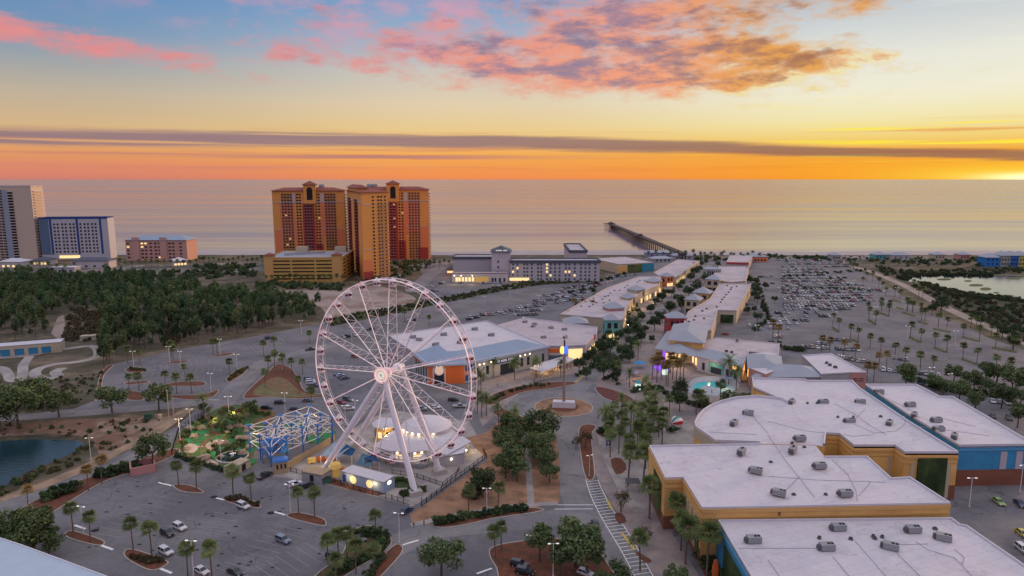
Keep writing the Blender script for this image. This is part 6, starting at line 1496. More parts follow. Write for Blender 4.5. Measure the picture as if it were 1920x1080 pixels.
def full_car(ty, c, loc, rz, label, group=None):
    if (ty, c) in FULL:
        return copy_tree(FULL[(ty, c)], loc, rz, 1, label, group)
    b, g, r, ax, w = car_bits(ty, c); nm = 'pickup_truck' if ty == 'pickup' else 'parked_car'
    t = thing(nm, label, 'car', loc, rz, group); bo = b.obj('body', t); g.obj('windows', t); r.obj('roof', t)
    bm = bmesh.new(); bm.from_mesh(bo.data); bmesh.ops.remove_doubles(bm, verts=bm.verts, dist=.001); bmesh.ops.bevel(bm, geom=[e for e in bm.edges], offset=.06, segments=2, affect='EDGES', clamp_overlap=True); bm.to_mesh(bo.data); bm.free()
    for x in ax:
        for s_ in (-1, 1):
            wm = MB(); whl(wm, 0, 0, s_); wm.v = [(a, b_, z-.34) for a, b_, z in wm.v]; o = wm.obj('wheel', t); o.location = (x, s_*(w/2-.06), .34)
    fx = TYPES[ty][0][-2][0]; rx_ = TYPES[ty][0][1][0]; zz = TYPES[ty][0][-2][1]
    for s_ in (-1, 1):
        MB().box((fx-.04, s_*w*.36, zz+.02), (.12, .38, .16), m_hl).obj('headlight', t); MB().box((rx_+.03, s_*w*.38, zz+.18), (.12, .3, .2), m_tl).obj('tail_light', t)
    MB().box((fx-.02, 0, zz-.06), (.1, w*.4, .14), m_black).obj('grille', t); FULL[(ty, c)] = t; KIDS.setdefault(t.name, list(t.children)); return t
SIMPLE = {}
def simple_mesh(ty, c):
    if (ty, c) not in SIMPLE:
        b, g, r, ax, w = car_bits(ty, c)
        for q in (g, r):
            for f, mi in zip(q.f, q.m): b.add([q.v[k] for k in f], [tuple(range(len(f)))], q.mats[mi])
        for x in ax:
            for s_ in (-1, 1): whl(b, x, s_*(w/2-.08), s_)
        SIMPLE[(ty, c)] = b.mesh('car')
    return SIMPLE[(ty, c)]
def hd(a, b): p = G(*b)-G(*a); return atan2(p.y, p.x)
hA = hd((441, 945), (471, 957))
for px, py, ty, c, h_, lb in ((456, 952, 'suv', 'white', hA, 'white car parked beside the rusty grassed palm bed'), (337, 992, 'suv', 'white', hA, 'white car parked side by side with a black one'), (314, 1003, 'suv', 'black', hA, 'black car parked side by side with a white one'),
        (311, 1038, 'suv', 'white', hA, 'boxy white car touching the lowest palm bed'), (378, 1074, 'sedan', 'white', hA, 'white car at the bottom edge under an orange tinted palm'), (441, 1076, 'sedan', 'black', hA, 'black car at the bottom edge of the near car park'),
        (531, 1016, 'suv', 'slate blue', hA, 'silver blue car alone in the middle of the near car park'), (672, 1013, 'sedan', 'grey', hA, 'dark grey car beside the weedy bed'), (627, 1048, 'suv', 'black', hA+.1, 'black car half hidden under the bottom palms'),
        (762, 960, 'sedan', 'navy', hd((745, 968), (780, 946)), 'navy car at the kerb by the near wheel footing'), (553, 911, 'suv', 'white', hd((540, 914), (568, 906)), 'white car backed up to the fairground fence'), (575, 914, 'suv', 'black', hd((560, 918), (590, 908)), 'black car beside the white one at the fairground fence'),
        (496, 895, 'pickup', 'black', hd((485, 900), (508, 888)), 'black pickup at the foot of the rope course booth'), (1117, 987, 'sedan', 'black', hd((1105, 965), (1125, 1005)), 'black car with red tail lights on the mall road'), (974, 1062, 'suv', 'black', hA+.2, 'black car under the oaks at the bottom edge'),
        (984, 1076, 'suv', 'black', hA+.2, 'second black car below the first under the oaks'), (1098, 1078, 'hatchback', 'white', hA, 'small white car showing under the lower oak bed'), (1872, 944, 'sedan', 'lime', hd((1860, 935), (1885, 955)), 'lime green and pale car beside the blue hall'),
        (1912, 948, 'sedan', 'navy', hd((1900, 938), (1925, 960)), 'dark car beside the lime green one'), (1917, 1004, 'sedan', 'yellow', hd((1905, 995), (1930, 1015)), 'bright yellow car cut by the edge of the view'), (1918, 1034, 'suv', 'white', hd((1905, 1025), (1930, 1045)), 'white car below the yellow one'),
        (582, 657, 'pickup', 'black', hd((570, 658), (600, 655)), 'dark pickup driving behind the wheel rim'), (665, 670, 'hatchback', 'red', hA, 'bright red car seen through the upper wheel spokes'), (640, 757, 'hatchback', 'red', hA+.1, 'red car on the road behind the rope course'),
        (500, 767, 'suv', 'black', hd((480, 768), (520, 767)), 'long black van on the road behind the mini golf'), (525, 757, 'suv', 'black', hd((515, 758), (535, 757)), 'black car behind the long black van'), (553, 769, 'sedan', 'black', hd((540, 770), (566, 769)), 'low black car above the rope course'),
        (577, 753, 'sedan', 'grey', hd((565, 754), (590, 753)), 'dark grey car by the dry lawn'), (652, 751, 'suv', 'grey', hA, 'grey car behind the red one on the middle road'), (655, 768, 'suv', 'white', hd((640, 768), (670, 768)), 'white car behind the rim beside a lamp'),
        (862, 764, 'pickup', 'silver', hd((845, 764), (880, 764)), 'silver pickup to the right of the wheel rim'), (850, 752, 'suv', 'black', hd((840, 752), (860, 752)), 'black car behind the silver pickup'), (790, 769, 'suv', 'silver', hd((780, 769), (800, 769)), 'silver car seen between the wheel legs'),
        (815, 766, 'sedan', 'white', hd((805, 766), (825, 766)), 'white car right of the wheel legs'), (1360, 628, 'sedan', 'red', hd((1350, 628), (1372, 628)), 'red car at the shaded opening of the cinema row'), (504, 636, 'suv', 'navy', hd((490, 638), (518, 634)), 'dark blue car at the wood edge car park'),
        (695, 619, 'pickup', 'navy', hd((680, 620), (712, 616)), 'blue pickup seen through the upper wheel'), (880, 600, 'suv', 'black', hd((870, 601), (892, 598)), 'black car behind the arcade roof')):
    o = full_car(ty, c, G(px, py), h_, lb)
# rows of cars
rc = random.Random(21); cars = []
CH = ['white']*10+['silver']*4+['black']*5+['grey']*4+['navy']*2+['red', 'slate blue', 'sand']
TY = ['suv']*4+['sedan']*4+['hatchback']+['pickup']
def row(a, b, fill, zone, side=1, pitch=2.6):
    fill = min(.97, fill*1.15)
    A, Bq = G(*a), G(*b); d = Bq-A; L = d.length; n = int(L/pitch); u = d.normalized(); base = atan2(u.y, u.x)+pi/2
    for k in range(n):
        if rc.random() > fill: continue
        p = A+u*((k+.5)*pitch+rc.uniform(-.15, .15)); cars.append((p.x+rc.uniform(-.3, .3)*0, p.y+rc.uniform(-.4, .4), base+(pi if rc.random() < .5 else 0)+rc.uniform(-.03, .03), rc.choice(TY), rc.choice(CH), zone))
EL = 'the crowded east car park'
for a, b, f in (((1455, 488), (1625, 487), .6), ((1460, 491.5), (1620, 491), .5), ((1465, 501), (1620, 500), .6), ((1470, 505), (1545, 505), .8), ((1465, 511), (1555, 510), .85), ((1465, 516), (1550, 516), .85), ((1465, 523), (1590, 521), .8), ((1465, 528), (1585, 527), .85),
        ((1465, 537), (1625, 534), .85), ((1465, 542), (1630, 540), .85), ((1466, 550), (1638, 547), .85), ((1468, 556), (1635, 553), .85), ((1468, 566), (1640, 564), .9), ((1468, 572), (1600, 571), .85), ((1600, 541), (1665, 548), .6), ((1412, 520), (1450, 519), .7), ((1415, 533), (1452, 532), .6), ((1468, 546), (1655, 544), .85), ((1468, 575), (1610, 574), .7), ((1450, 594), (1560, 594), .3), ((1466, 533), (1600, 531), .85), ((1466, 561), (1640, 559), .85), ((1466, 506), (1540, 506), .8), ((1470, 496), (1610, 495), .6), ((1470, 581), (1600, 580), .5), ((1445, 588), (1575, 588), .25), ((1442, 602), (1520, 602), .5)): row(a, b, f, EL)
ER = 'the near rows of the east car park'
for a, b, f in (((1432, 600), (1480, 600), .7), ((1436, 607), (1500, 608), .6), ((1440, 616), (1486, 618), .6), ((1442, 630), (1470, 634), .6), ((1540, 637), (1600, 640), .8), ((1520, 645), (1560, 647), .6), ((1500, 652), (1560, 654), .8), ((1555, 655), (1615, 658), .6), ((1568, 670), (1632, 682), .8), ((1672, 672), (1708, 677), .9), ((1650, 694), (1770, 706), .65), ((1715, 717), (1765, 730), .8), ((1840, 752), (1915, 760), .5), ((1840, 780), (1915, 790), .6)): row(a, b, f, ER)
CL = 'the central car park behind the arcade'
for a, b, f in (((968, 578), (1022, 573), .8), ((966, 585), (1020, 582), .9), ((962, 592), (1012, 590), .9), ((978, 600), (1016, 601), .8), ((1040, 550), (1118, 536), .8), ((1042, 556), (1105, 548), .7), ((1050, 566), (1095, 560), .7), ((1020, 556), (1050, 552), .6), ((1036, 560), (1092, 553), .8), ((1046, 544), (1125, 530), .8), ((1000, 566), (1045, 562), .7), ((1000, 572), (1050, 568), .6), ((900, 592), (955, 588), .5), ((1090, 545), (1150, 527), .6), ((930, 586), (962, 583), .5),
        ((640, 634), (682, 627), .8), ((690, 612), (790, 600), .3), ((748, 640), (790, 640), .7), ((860, 600), (900, 595), .4), ((1130, 522), (1160, 519), .6), ((1165, 520), (1200, 512), .5)): row(a, b, f, CL)
HL = 'the white hotel car park'
for a, b, f in (((808, 538), (835, 530), .6), ((806, 546), (822, 547), .7), ((845, 531), (880, 531), .4), ((898, 531), (945, 531), .7), ((905, 536), (940, 536), .4), ((975, 529), (1000, 529), .3), ((770, 500), (800, 495), .4)): row(a, b, f, HL)
WL = 'the palm dotted car park left of the wheel'
for a, b, f in (((578, 712), (590, 728), .9), ((632, 702), (652, 714), .9), ((660, 720), (690, 716), .4)): row(a, b, f, WL, pitch=2.8)
BL_ = 'the beach hotels road'
for a, b, f in (((240, 507), (330, 506), .4), ((375, 499), (480, 496), .5), ((60, 512), (130, 510), .3), ((300, 512), (480, 505), .25), ((1500, 482), (1640, 482), .3), ((1660, 495), (1760, 493), .3)): row(a, b, f, BL_)
SL = 'the tree lined shopping street'
SP_ = [G(x, y) for x, y in smoothpoly([(1105, 705), (1140, 670), (1180, 630), (1215, 595), (1250, 565), (1290, 530), (1330, 503)], 8, closed=False)]
for i in range(len(SP_)-1):
    d = SP_[i+1]-SP_[i]; n_ = Vector((-d.y, d.x, 0)).normalized(); a_ = atan2(d.y, d.x)
    for s_ in (-1, 1):
        for q in range(int(d.length/6)):
            if rc.random() < .55: p = SP_[i]+d*(q+.5)/max(1, int(d.length/6))+n_*s_*5.6; cars.append((p.x, p.y, a_, rc.choice(TY), rc.choice(CH), SL))
for px, py in ((1405, 612), (1415, 613), (1400, 572), (1410, 571), (1425, 618)): p = G(px, py); cars.append((p.x, p.y, 1.4, 'suv', rc.choice(CH), SL))
cars.sort(key=lambda c: hypot(c[0], c[1]))
for x, y, rz, ty, c, zone in cars[:258]:
    inst(simple_mesh(ty, c), 'pickup_truck' if ty == 'pickup' else 'parked_car', None, (x, y, .03), rz, label='%s %s parked in %s' % (c, 'pickup' if ty == 'pickup' else 'car', zone) if zone != SL else '%s %s by the kerb of the tree lined shopping street' % (c, 'pickup' if ty == 'pickup' else 'car'), cat='car', group='%s %ss in %s' % (c, 'pickup' if ty == 'pickup' else 'car', zone))
rest = cars[258:]
if rest:
    ks = [('sedan', 'white'), ('suv', 'white'), ('suv', 'black'), ('sedan', 'silver'), ('suv', 'grey'), ('sedan', 'navy'), ('suv', 'silver'), ('sedan', 'red'), ('sedan', 'black')]
    merge_stuff('parked_cars', [simple_mesh(*k) for k in ks], [(rc.choice((0, 0, 0, 1, 1, 2, 3, 3, 4, 5, 6, 7, 8)), x, y, .03, rz, 1) for x, y, rz, ty, c, z in rest], label='mass of parked cars in the far rows by the beach', cat='cars')
# ------------------------------------------------------------------ painted markings
def seg(mb, a, b, w, z=.075, m=None):
    a, b = G(*a), G(*b); d = (b-a).normalized(); n = Vector((-d.y, d.x, 0))*w/2
    mb.add([(a+n).xy[:]+(z,), (a-n).xy[:]+(z,), (b-n).xy[:]+(z,), (b+n).xy[:]+(z,)], [(0, 1, 2, 3)], m or m_line)
def stalls(mb, a, b, L, pitch=2.75, z=.045, w=.11, axis=False):
    A, Bq = G(*a), G(*b); d = Bq-A; n = int(d.length/pitch); u = d.normalized(); v = Vector((-u.y, u.x, 0))
    for k in range(n+1):
        p = A+u*k*pitch; s_ = u*w/2; q0, q1 = p-v*L, p+v*L
        mb.add([(q0.x-s_.x, q0.y-s_.y, z), (q0.x+s_.x, q0.y+s_.y, z), (q1.x+s_.x, q1.y+s_.y, z), (q1.x-s_.x, q1.y-s_.y, z)], [(0, 1, 2, 3)], m_fline)
m_fline = mat('worn_line_paint', (.34, .33, .34), .8, var=.35, vs=1.2)
mk = MB()
for a, b, L in (((198, 1003), (338, 922), 5.2), ((318, 1042), (440, 957), 5.2), ((395, 1000), (430, 975), 5.2), ((420, 1085), (560, 985), 5.2), ((105, 965), (320, 862), 2.5), ((500, 1075), (640, 1010), 5.2), ((575, 925), (740, 970), 2.4), ((480, 905), (540, 915), 2.4)): stalls(mk, a, b, L)
for a, b, L in (((250, 705), (420, 690), 5), ((300, 730), (400, 722), 4), ((350, 668), (600, 632), 5), ((460, 650), (640, 625), 4), ((290, 690), (400, 678), 5)): stalls(mk, a, b, L)
for y in (488, 494, 500, 506, 513, 520, 528, 536, 545, 554, 565, 577, 590, 604, 620, 637, 656, 678, 700): stalls(mk, (1450+max(0, y-590)*.8, y), (1560+(y-480)*1.7, y+(y-480)*.08), 5.2, z=.05, w=.10)
for y in (538, 545, 553, 562, 574): stalls(mk, (800+(574-y)*1.2, y+4), (1040, y-3), 5, z=.09, w=.16)
mk.obj('parking_lines', kind='structure')
mk = MB()
for a, b in (((755, 1022), (785, 1013)), ((894, 1076), (922, 1066))): seg(mk, a, b, .6)
for a, b in (((297, 905), (322, 911)), ((405, 934), (422, 938)), ((515, 960), (535, 966)), ((633, 992), (657, 998)), ((190, 1023), (212, 1031)), ((300, 1066), (322, 1075)), ((160, 992), (140, 985))): seg(mk, a, b, .7)
for a, b in (((1044, 947), (1112, 947)), ((1040, 955), (1112, 954.5)), ((470, 765), (480, 764)), ((335, 797), (392, 797)), ((390, 750), (412, 750))): seg(mk, a, b, .3)
for a, b in (((983, 1003), (998, 1005)), ((998, 1005), (1001, 1010)), ((1004, 984), (1009, 995)), ((1001, 987), (1006, 983))): seg(mk, a, b, .45)
Lf = smoothpoly([(1098, 899), (1108, 930), (1122, 960), (1142, 995), (1166, 1035), (1200, 1100)], 5, closed=False); Rt = smoothpoly([(1121, 900), (1132, 925), (1148, 955), (1172, 990), (1196, 1030), (1235, 1100)], 5, closed=False)
for L_ in (Lf, Rt):
    for a, b in zip(L_, L_[1:]): seg(mk, a, b, .22, .085)
LG, RG = [G(*p) for p in Lf], [G(*p) for p in Rt]
def along(P_, s_):
    for a, b in zip(P_, P_[1:]):
        l = (b-a).length
        if s_ <= l: return a.lerp(b, s_/l)
        s_ -= l
    return P_[-1]
k = 0.5
while k < 52:
    a = along(LG, k+1.4); b = along(RG, k); d = (b-a).normalized(); n_ = Vector((-d.y, d.x, 0))*.11
    mk.add([(a+n_).xy[:]+(.085,), (a-n_).xy[:]+(.085,), (b-n_).xy[:]+(.085,), (b+n_).xy[:]+(.085,)], [(0, 1, 2, 3)], m_line); k += 1.75
mk.obj('road_markings', kind='structure')
mk = MB()
for a, b in (((1138, 938), (1148, 956)), ((1166, 1000), (1190, 1032)), ((1078, 718), (1100, 700))): seg(mk, a, b, .7, .11, m_yel)
mk.obj('yellow_kerb_marking', kind='structure')
mk = MB()
for q in ((232, 863, 2.6), (1041/4, 905, 1.4)): pass
rs2 = random.Random(9); m_oil = mat('tar_patch', (.035, .035, .04), .9, var=.3)
for _ in range(70):
    px = rs2.uniform(150, 740); py = rs2.uniform(900, 1070); g = G(px, py)
    if not inside(px, py, [(110, 980), (320, 870), (560, 915), (750, 965), (700, 1000), (560, 1080), (200, 1080)]): continue
    mk.add([(g.x+rs2.uniform(.3, .8)*cos(a), g.y+rs2.uniform(.2, .5)*sin(a), .055) for a in [k*pi/4 for k in range(8)]], [tuple(range(8))], m_oil)
mk.obj('tar_patches', kind='structure')
mk = MB()
for px, py in ((302, 905.5), (401, 932), (508, 962), (630, 996), (178, 995)): g = G(px, py); mk.add([(g.x+1.1*cos(k), g.y+.9*sin(k), .07) for k in [i*pi/5 for i in range(10)]], [tuple(range(10))], m_dark)
mk.obj('drain_grates', kind='structure')
# ------------------------------------------------------------------ lamps
def lamp(px, py, h, label, group, heads=2, glow=True):
    global LAMP
    g = G(px, py)
    if 'l' not in LAMP:
        t = thing('street_lamp', label, 'lamp post', g, 0, group); MB().tube((0, 0, 0), (0, 0, 8), .11, m_wht, .07, 8).obj('pole', t); MB().box((0, 0, .25), (.5, .5, .5), m_kerb).obj('base', t)
        MB().box((0, 0, 8), (1.6, .08, .08), m_wht).obj('arm', t)
        for s_ in (-1, 1): MB().box((s_*.95, 0, 8.02), (.6, .3, .14), m_lampw).obj('lamp_head', t)
        LAMP['l'] = t; KIDS.setdefault(t.name, list(t.children)); t.scale = (h/8,)*3
    else: t = copy_tree(LAMP['l'], g, random.uniform(-.4, .4), h/8, label, group)
    return t
LAMP = {}
for px, py, h, lb in ((358, 808, 8.5, 'white lamp post at the road side corner of the mini golf'), (338, 828, 8.5, 'lamp post on the golf fence by the road'), (430, 785, 9, 'lamp post at the back of the mini golf'), (415, 870, 8, 'lamp post inside the putting greens by the fountain'), (378, 858, 4, 'short lamp post at the near golf corner'),
                      (535, 775, 8.5, 'lamp post between rope course and the black cars'), (171, 864, 8, 'lamp post on the pond side of the west road'), (157, 1003, 8, 'lamp post in the leftmost palm bed'), (363, 1080, 9, 'lamp post by the orange tinted palm'), (545, 961, 8.5, 'lamp post at the end of the palm bed by the white car'),
                      (749, 1020, 8.5, 'lamp post at the tip of the crossing bed'), (913, 966, 8, 'lamp post in the front road hedge'), (1037, 1082, 8.5, 'lamp post on the lower bark bed'), (1105, 893, 7, 'lamp post in the mall road bed'), (667, 790, 8.5, 'lamp post seen through the lower left rim'), (648, 798, 8, 'second lamp seen through the lower left rim')): lamp(px, py, h, lb, None)
for px, py in ((396, 735), (251, 690), (413, 665), (445, 696), (318, 680), (339, 690), (565, 627), (1222/1, 0) if False else (530, 695), (909, 577), (956, 560), (1010, 575), (660, 640), (710, 602)): lamp(px, py, 8.5, 'slim lamp post of the upper car parks', 'lamps of the upper car parks')
for px, py in ((1744, 725), (1778, 738), (1418, 638), (1912, 925), (1817, 952), (1460, 560), (1560, 600), (1640, 600), (1700, 640), (1790, 650), (1680, 560), (1600, 545)): lamp(px, py, 9, 'tall lamp post of the east car parks', 'lamps of the east car parks')
for px, py in ((317, 785), (326, 784)):
    t = thing('utility_pole', 'tall pale utility pole %s beside the road junction' % ('on the left' if px < 320 else 'on the right'), 'pole', G(px, py)); MB().tube((0, 0, 0), (0, 0, 12 if px < 320 else 8.5), .22, mat('pale_wood', (.42, .38, .34), .9), .16, 8).obj('shaft', t); MB().box((0, 0, 11.4 if px < 320 else 8.2), (1.4, .12, .12), m_grey).obj('crossarm', t)
ub = thing('utility_cabinet', 'green utility cabinet with pale tank beside the utility poles', 'cabinet', G(280, 784)); MB().box((0, 0, .9), (3.2, 1.8, 1.8), mat('cabinet_green', (.04, .10, .07), .7)).obj('cabinet', ub); MB().lathe([(.8, 0), (.8, 1.5), (0, 1.8)], m_cream, (4.2, 0, 0), 10).obj('tank', ub)
# ------------------------------------------------------------------ rooftop units
m_ac = mat('unit_grey', (.27, .28, .29), .6, var=.15, vs=1.5); m_acd = mat('unit_dark', (.10, .10, .105), .7, var=.2, vs=2)
acp = {}
def unit_ac(px, py, z, label, group, sc=1.0, kind='big', rz=None):
    g = G(px, py, z); rz = rc.choice((.05, .05, -.5, .9)) if rz is None else rz
    if kind not in acp:
        t = thing('roof_unit', label, 'roof unit', g, rz, group)
        if kind == 'big':
            MB().box((0, 0, .95), (3.4, 1.9, 1.5), m_ac).obj('casing', t); MB().box((0, 0, .12), (3.0, 1.6, .24), m_acd).obj('frame', t); MB().box((-2.0, 0, .85), (.7, 1.5, 1.0), m_acd, 0, .7).obj('intake_hood', t)
            for x in (.4, 1.25): MB().tube((x, 0, 1.7), (x, 0, 1.82), .36, m_dark, n=12).obj('fan', t)
        else: MB().box((0, 0, .5), (1.6, 1.2, .9), m_acd, 0, .9).obj('casing', t); MB().tube((0, 0, .95), (0, 0, 1.1), .4, m_dark, n=10).obj('fan', t)
        acp[kind] = t; KIDS.setdefault(t.name, list(t.children)); t.scale = (sc,)*3
    else: t = copy_tree(acp[kind], g, rz, sc, label, group)
    return t
for L_, z, nm in (([(1390, 851), (1418, 887), (1500, 826), (1486, 848), (1537, 878), (1461, 929), (1585, 930)], 14.6, 'the yellow hall'), ([(1404, 778), (1376, 797)], 14.2, 'the rotunda wing'), ([(1484, 757), (1544, 757), (1614, 757), (1593, 793), (1667, 797)], 13.9, 'the rear yellow wing'),
                  ([(1649, 738), (1707, 762), (1714, 782), (1756, 791), (1760, 808), (1789, 822)], 12.7, 'the blue hall'), ([(1572, 994), (1712, 998), (1769, 1013), (1670, 1030), (1550, 1031), (1413, 1017)], 11.3, 'the low front wing')):
    for x, y in L_: unit_ac(x, y, z, 'grey air conditioning unit on the white roof of '+nm, 'roof units of '+nm, .92)
for L_, z, nm in (([(1514, 757), (1532, 757), (1571, 783), (1651, 782), (1600, 783), (1485, 832), (1508, 840), (1445, 868), (1488, 929), (1548, 929), (1536, 1010), (1654, 1008), (1753, 993), (1595, 1012), (1637, 1007), (1640, 1011)], 14.2, 'the big halls'),):
    for x, y in L_: zz = 11.3 if y > 970 else z; unit_ac(x, y, zz, 'small roof vent on '+nm, 'small vents of '+nm, .6, 'small')
for x, y in ((891, 619), (922, 630), (864, 644), (833, 629), (818, 648), (787, 639), (775, 634)): unit_ac(x, y, 9.1, 'grey roof unit on the arcade with the blue metal roof', 'roof units of the arcade', .9)
for x, y in ((1003, 609), (1034, 616), (1059, 619), (985, 605), (1000, 613), (1020, 634), (1060, 634)): unit_ac(x, y, 8.7, 'roof unit on the corner store', 'roof units of the corner store', .75)
for x, y in ((660, 680), (760, 690), (530, 750), (480, 780), (580, 725), (770, 595), (830, 555), (900, 555), (975, 515), (1010, 490), (1240, 415), (540, 665), (430, 715), (370, 775), (1180, 420), (740, 630), (700, 640), (1150, 440), (1120, 520)): unit_ac(1040+x/7.385, 470+y/7.385, 8.1, 'dark roof unit on the row of street shops', 'roof units of the street shops', .7, 'small')
for x, y in ((970, 795), (915, 860), (775, 885), (715, 915), (990, 755), (1020, 725), (1045, 690), (1080, 655), (1110, 615), (1120, 590), (1060, 565), (1190, 575), (620, 990), (600, 1040), (740, 1020), (530, 1065)): unit_ac(1220+x/7.385, 460+y/7.385, 8.6, 'dark roof unit in the line along the cinema row', 'roof units of the cinema row', .85, 'small')
for x, y in ((1395, 498), (1400, 502), (1290+100, 500), (1550, 682), (1556, 686), (1566, 690), (1382, 640), (1362, 660), (1372, 662)): unit_ac(x, y, 8.1 if x > 1500 else 7.6, 'small unit on a plaza or beach shop roof', 'small units of plaza and beach roofs', 1, 'small')
# conduits and seams lying on the roofs
def conduit(b, L_, w=.14, m=None):
    mb = MB(); P_ = [G(x, y, b.h+.14) for x, y in L_]
    for a, c_ in zip(P_, P_[1:]):
        d = c_-a; mid = (a+c_)/2; mb.box((mid.x, mid.y, b.h+.17), (d.length, w, .08), m or m_seam, atan2(d.y, d.x))
    b.part(mb, 'roof_conduit')
m_seam = mat('roof_seam', (.36, .33, .36), .8, var=.2)
for L_ in ([(1440, 815), (1470, 860), (1528, 933)], [(1440, 893), (1530, 900), (1632, 903), (1660, 905)], [(1560, 862), (1590, 890), (1605, 920), (1608, 940)], [(1475, 918), (1498, 895)], [(1610, 930), (1632, 905), (1625, 902)]): conduit(hall, L_)
for L_ in ([(1565, 757), (1600, 775), (1635, 800), (1662, 815)], [(1602, 795), (1640, 812), (1680, 808), (1697, 795), (1695, 780)], [(1440, 790), (1510, 808), (1548, 812)], [(1604, 785), (1622, 767)], [(1580, 814), (1600, 818), (1640, 815)]): conduit(back, L_)
for L_ in ([(1604, 1015), (1630, 1045), (1665, 1085)], [(1562, 1044), (1600, 1090)], [(1682, 1038), (1735, 1090)], [(1718, 1016), (1740, 1031), (1790, 1046), (1830, 1088)], [(1440, 1050), (1475, 1100)], [(1385, 1028), (1530, 1028)], [(1655, 1022), (1740, 1020)], [(1790, 1030), (1808, 1045), (1804, 1058)]): conduit(low, L_)
for L_ in ([(1400, 765), (1420, 790), (1440, 812)], [(1330, 810), (1420, 815)]): conduit(rot, L_)
for L_ in ([(1650, 740), (1720, 775)], [(1725, 800), (1855, 817)], [(1770, 785), (1830, 800)]): conduit(bh_, L_)
# ------------------------------------------------------------------ people
def person_mesh(seed, shirt, trous, pose=0):
    r_ = random.Random(seed); k = pose
    V = [(0, 0, .95), (0, 0, 1.2), (0, 0, 1.42), (0, 0, 1.52), (0, .01, 1.66), (0, .01, 1.76)]; E_ = [(0, 1), (1, 2), (2, 3), (3, 4), (4, 5)]; R = [(.16, .11), (.15, .10), (.15, .09), (.055, .055), (.10, .11), (.07, .08)]
    for s_ in (-1, 1):
        st_ = .16*s_*k; o = len(V)
        V += [(.10*s_, 0, .88), (.11*s_, st_+.03, .50), (.11*s_, st_*1.8-.02*abs(k), .09), (.12*s_, st_*1.8+.14, .05)]; E_ += [(0, o), (o, o+1), (o+1, o+2), (o+2, o+3)]; R += [(.095, .095), (.065, .065), (.045, .045), (.04, .04)]
        o = len(V); V += [(.20*s_, 0, 1.40), (.25*s_, -st_*.6, 1.14), (.25*s_, -st_*.9+.08, .90), (.25*s_, -st_*.9+.11, .80)]; E_ += [(2, o), (o, o+1), (o+1, o+2), (o+2, o+3)]; R += [(.06, .06), (.045, .045), (.034, .034), (.03, .03)]
    me = bpy.data.meshes.new('person'); me.from_pydata(V, E_, []); ob = bpy.data.objects.new('person', me); col.objects.link(ob)
    md = ob.modifiers.new('s', 'SKIN'); ss_ = ob.modifiers.new('u', 'SUBSURF'); ss_.levels = 1; ss_.render_levels = 1
    bm = bmesh.new(); bm.from_mesh(me); ly = bm.verts.layers.skin.verify()
    for v, rr_ in zip(bm.verts, R): v[ly].radius = rr_
    bm.verts.ensure_lookup_table(); bm.verts[0][ly].use_root = True; bm.to_mesh(me); bm.free()
    dg = bpy.context.evaluated_depsgraph_get(); m2 = bpy.data.meshes.new_from_object(ob.evaluated_get(dg)); bpy.data.objects.remove(ob)
    m2.materials.clear(); mats_ = [mat('skin_tone', (.35, .2, .14), .6, var=0), shirt, trous, mat('dark_hair', (.03, .02, .015), .8, var=0), m_tyre]
    for x in mats_: m2.materials.append(x)
    for p in m2.polygons:
        c = p.center; z = c.z; mi = 0
        if z < .09: mi = 4
        elif z < .97 and abs(c.x) < .2: mi = 2
        elif z < 1.46 and (abs(c.x) < .2 or z > 1.1): mi = 1
        elif z > 1.70 or (z > 1.6 and c.y < -.02): mi = 3
        p.material_index = mi; p.use_smooth = True
    return m2
shirts = [mat('shirt_'+n, c, .9, var=0) for n, c in (('dark', (.03, .03, .04)), ('white', (.6, .6, .6)), ('red', (.35, .04, .04)), ('blue', (.05, .12, .3)))]
trs = [mat('trousers_'+n, c, .9, var=0) for n, c in (('dark', (.03, .03, .05)), ('denim', (.07, .1, .17)), ('tan', (.3, .24, .16)))]
pmesh = [person_mesh(k, shirts[k % 4], trs[k % 3], k % 2) for k in range(6)]
def person(px, py, label, k, group=None, z=0): return inst(pmesh[k % 6], 'person', None, G(px, py)+Vector((0, 0, z+.06)), random.uniform(0, 6), label=label, cat='person', group=group)
person(795, 986, 'person in dark clothes standing where the footpath meets the car park', 0); person(776, 990, 'person in dark trousers crossing towards the footpath', 4); person(791, 940, 'person in a pale top beside the wheel footing', 1)
for k in range(22):
    px, py = rr.choice([(1190, 715), (1225, 720), (1260, 700), (1200, 735), (1170, 800), (1330, 745), (1290, 700), (930, 722), (980, 712), (1150, 770)]); person(px+rr.uniform(-22, 22), py+rr.uniform(-9, 9), 'person strolling on the palm plaza or the shop promenade', k, 'people strolling on the plaza')
for k in range(26):
    px = rr.uniform(695, 815); py = 853+rr.uniform(0, 24); g = G(px, py, 1.3); inst(pmesh[k % 6], 'person', None, (g.x, g.y, 1.45), rr.uniform(0, 6), label='person waiting on the boarding deck under the wheel', cat='person', group='people on the boarding deck')
# benches
bpt = thing('bench', 'dark slatted shelter bench on the forecourt beside the yellow wall', 'bench', G(1190, 905)); MB().box((0, 0, .45), (2.4, .6, .1), m_black).obj('seat', bpt); MB().box((0, .3, .8), (2.4, .08, .5), m_black).obj('backrest', bpt)
for x_ in (-1, 1): MB().box((x_, 0, .22), (.1, .5, .44), m_black).obj('leg', bpt)
pg = thing('pergola', 'dark timber pergola frame beside the bushy palms', 'pergola', G(1186, 918)); 
for x_ in (-1.8, 1.8):
    for y_ in (-1.5, 1.5): MB().box((x_, y_, 1.4), (.16, .16, 2.8), m_acd).obj('post', pg)
MB().box((0, 0, 2.85), (4.2, 3.6, .14), m_acd).obj('roof', pg)
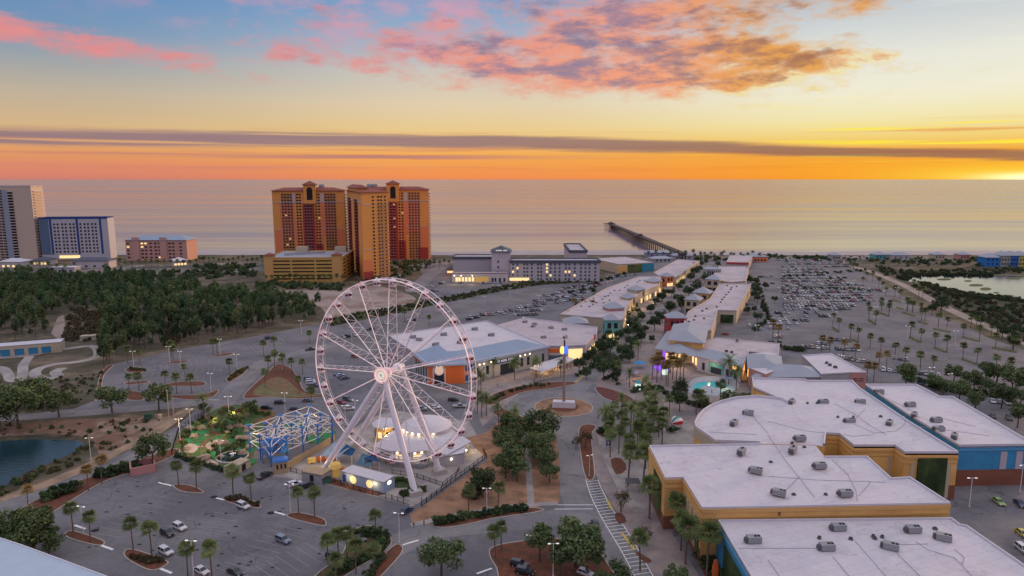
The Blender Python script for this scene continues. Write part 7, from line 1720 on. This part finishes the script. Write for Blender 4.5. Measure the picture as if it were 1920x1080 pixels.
# ------------------------------------------------------------------ light of the lit lamps the photograph shows
def glow(px, py, z, w, c=(1, .72, .38), r=.3):
    g = G(px, py); l = bpy.data.lights.new('lamp_light', 'POINT'); l.energy = w; l.color = c; l.shadow_soft_size = r
    o = bpy.data.objects.new('lamp_light', l); col.objects.link(o); o.location = (g.x, g.y, z)
for px, py, z, w in ((716, 858, 3.2, 420), (745, 862, 3.2, 420), (775, 866, 3.2, 420), (800, 862, 3.2, 420), (853, 866, 3.4, 700), (884, 848, 3.4, 500), (724, 835, 4.2, 500), (650, 912, 2.6, 160), (700, 924, 2.6, 160), (600, 880, 3.4, 420), (640, 885, 3.4, 300),
                     (415, 852, 6.5, 900), (378, 845, 6, 900), (440, 800, 6.5, 900), (350, 830, 6.5, 800), (400, 815, 6.5, 800), (535, 822, 7, 500), (585, 815, 7, 420), (480, 850, 6, 350), (540, 872, 5, 300), (750, 852, 3, 260)): glow(px, py, z, w)
glow(833, 728, 8, 300, (1, .7, .2))
for px, py, z, w in ((885, 722, 5.6, 300), (915, 716, 5.6, 300), (945, 710, 5.2, 500), (980, 704, 5.6, 300), (1005, 700, 5.6, 260), (1020, 700, 2.6, 360), (1045, 693, 2.6, 360), (1085, 678, 4.5, 900), (1118, 668, 4, 300)): glow(px, py, z, w, (1, .66, .30))
for px, py, z, w in ((1152, 640, 3, 500), (1178, 606, 4, 700), (1195, 590, 4, 700), (1225, 566, 4, 900), (1245, 552, 4, 800), (1262, 545, 4, 700), (1205, 580, 4, 600)): glow(px, py, z, w, (1, .55, .2))
for px, py, z, w in ((1250, 690, 4.5, 500), (1275, 692, 4.5, 500), (1205, 710, 3, 300), (1190, 715, 3, 260), (1330, 705, 5, 400), (1295, 690, 5, 300)): glow(px, py, z, w, (1, .6, .28))
glow(1240, 700, 4, 500, (.4, .15, 1)); glow(1320, 722, 3.2, 50, (.3, 1, .9)); glow(1360, 730, 2.0, 260, (.6, 1, .5)); glow(1400, 705, 3.5, 500, (1, .4, .1))
glow(850, 534, 5, 1200); glow(885, 534, 5, 1200); glow(970, 534, 4, 1200); glow(838, 520, 5, 900, (1, .35, .1)); glow(325, 506, 5, 900, (1, .5, .2)); glow(25, 508, 5, 900, (.7, 1, .7)); glow(140, 492, 4, 1200, (1, .7, .3))
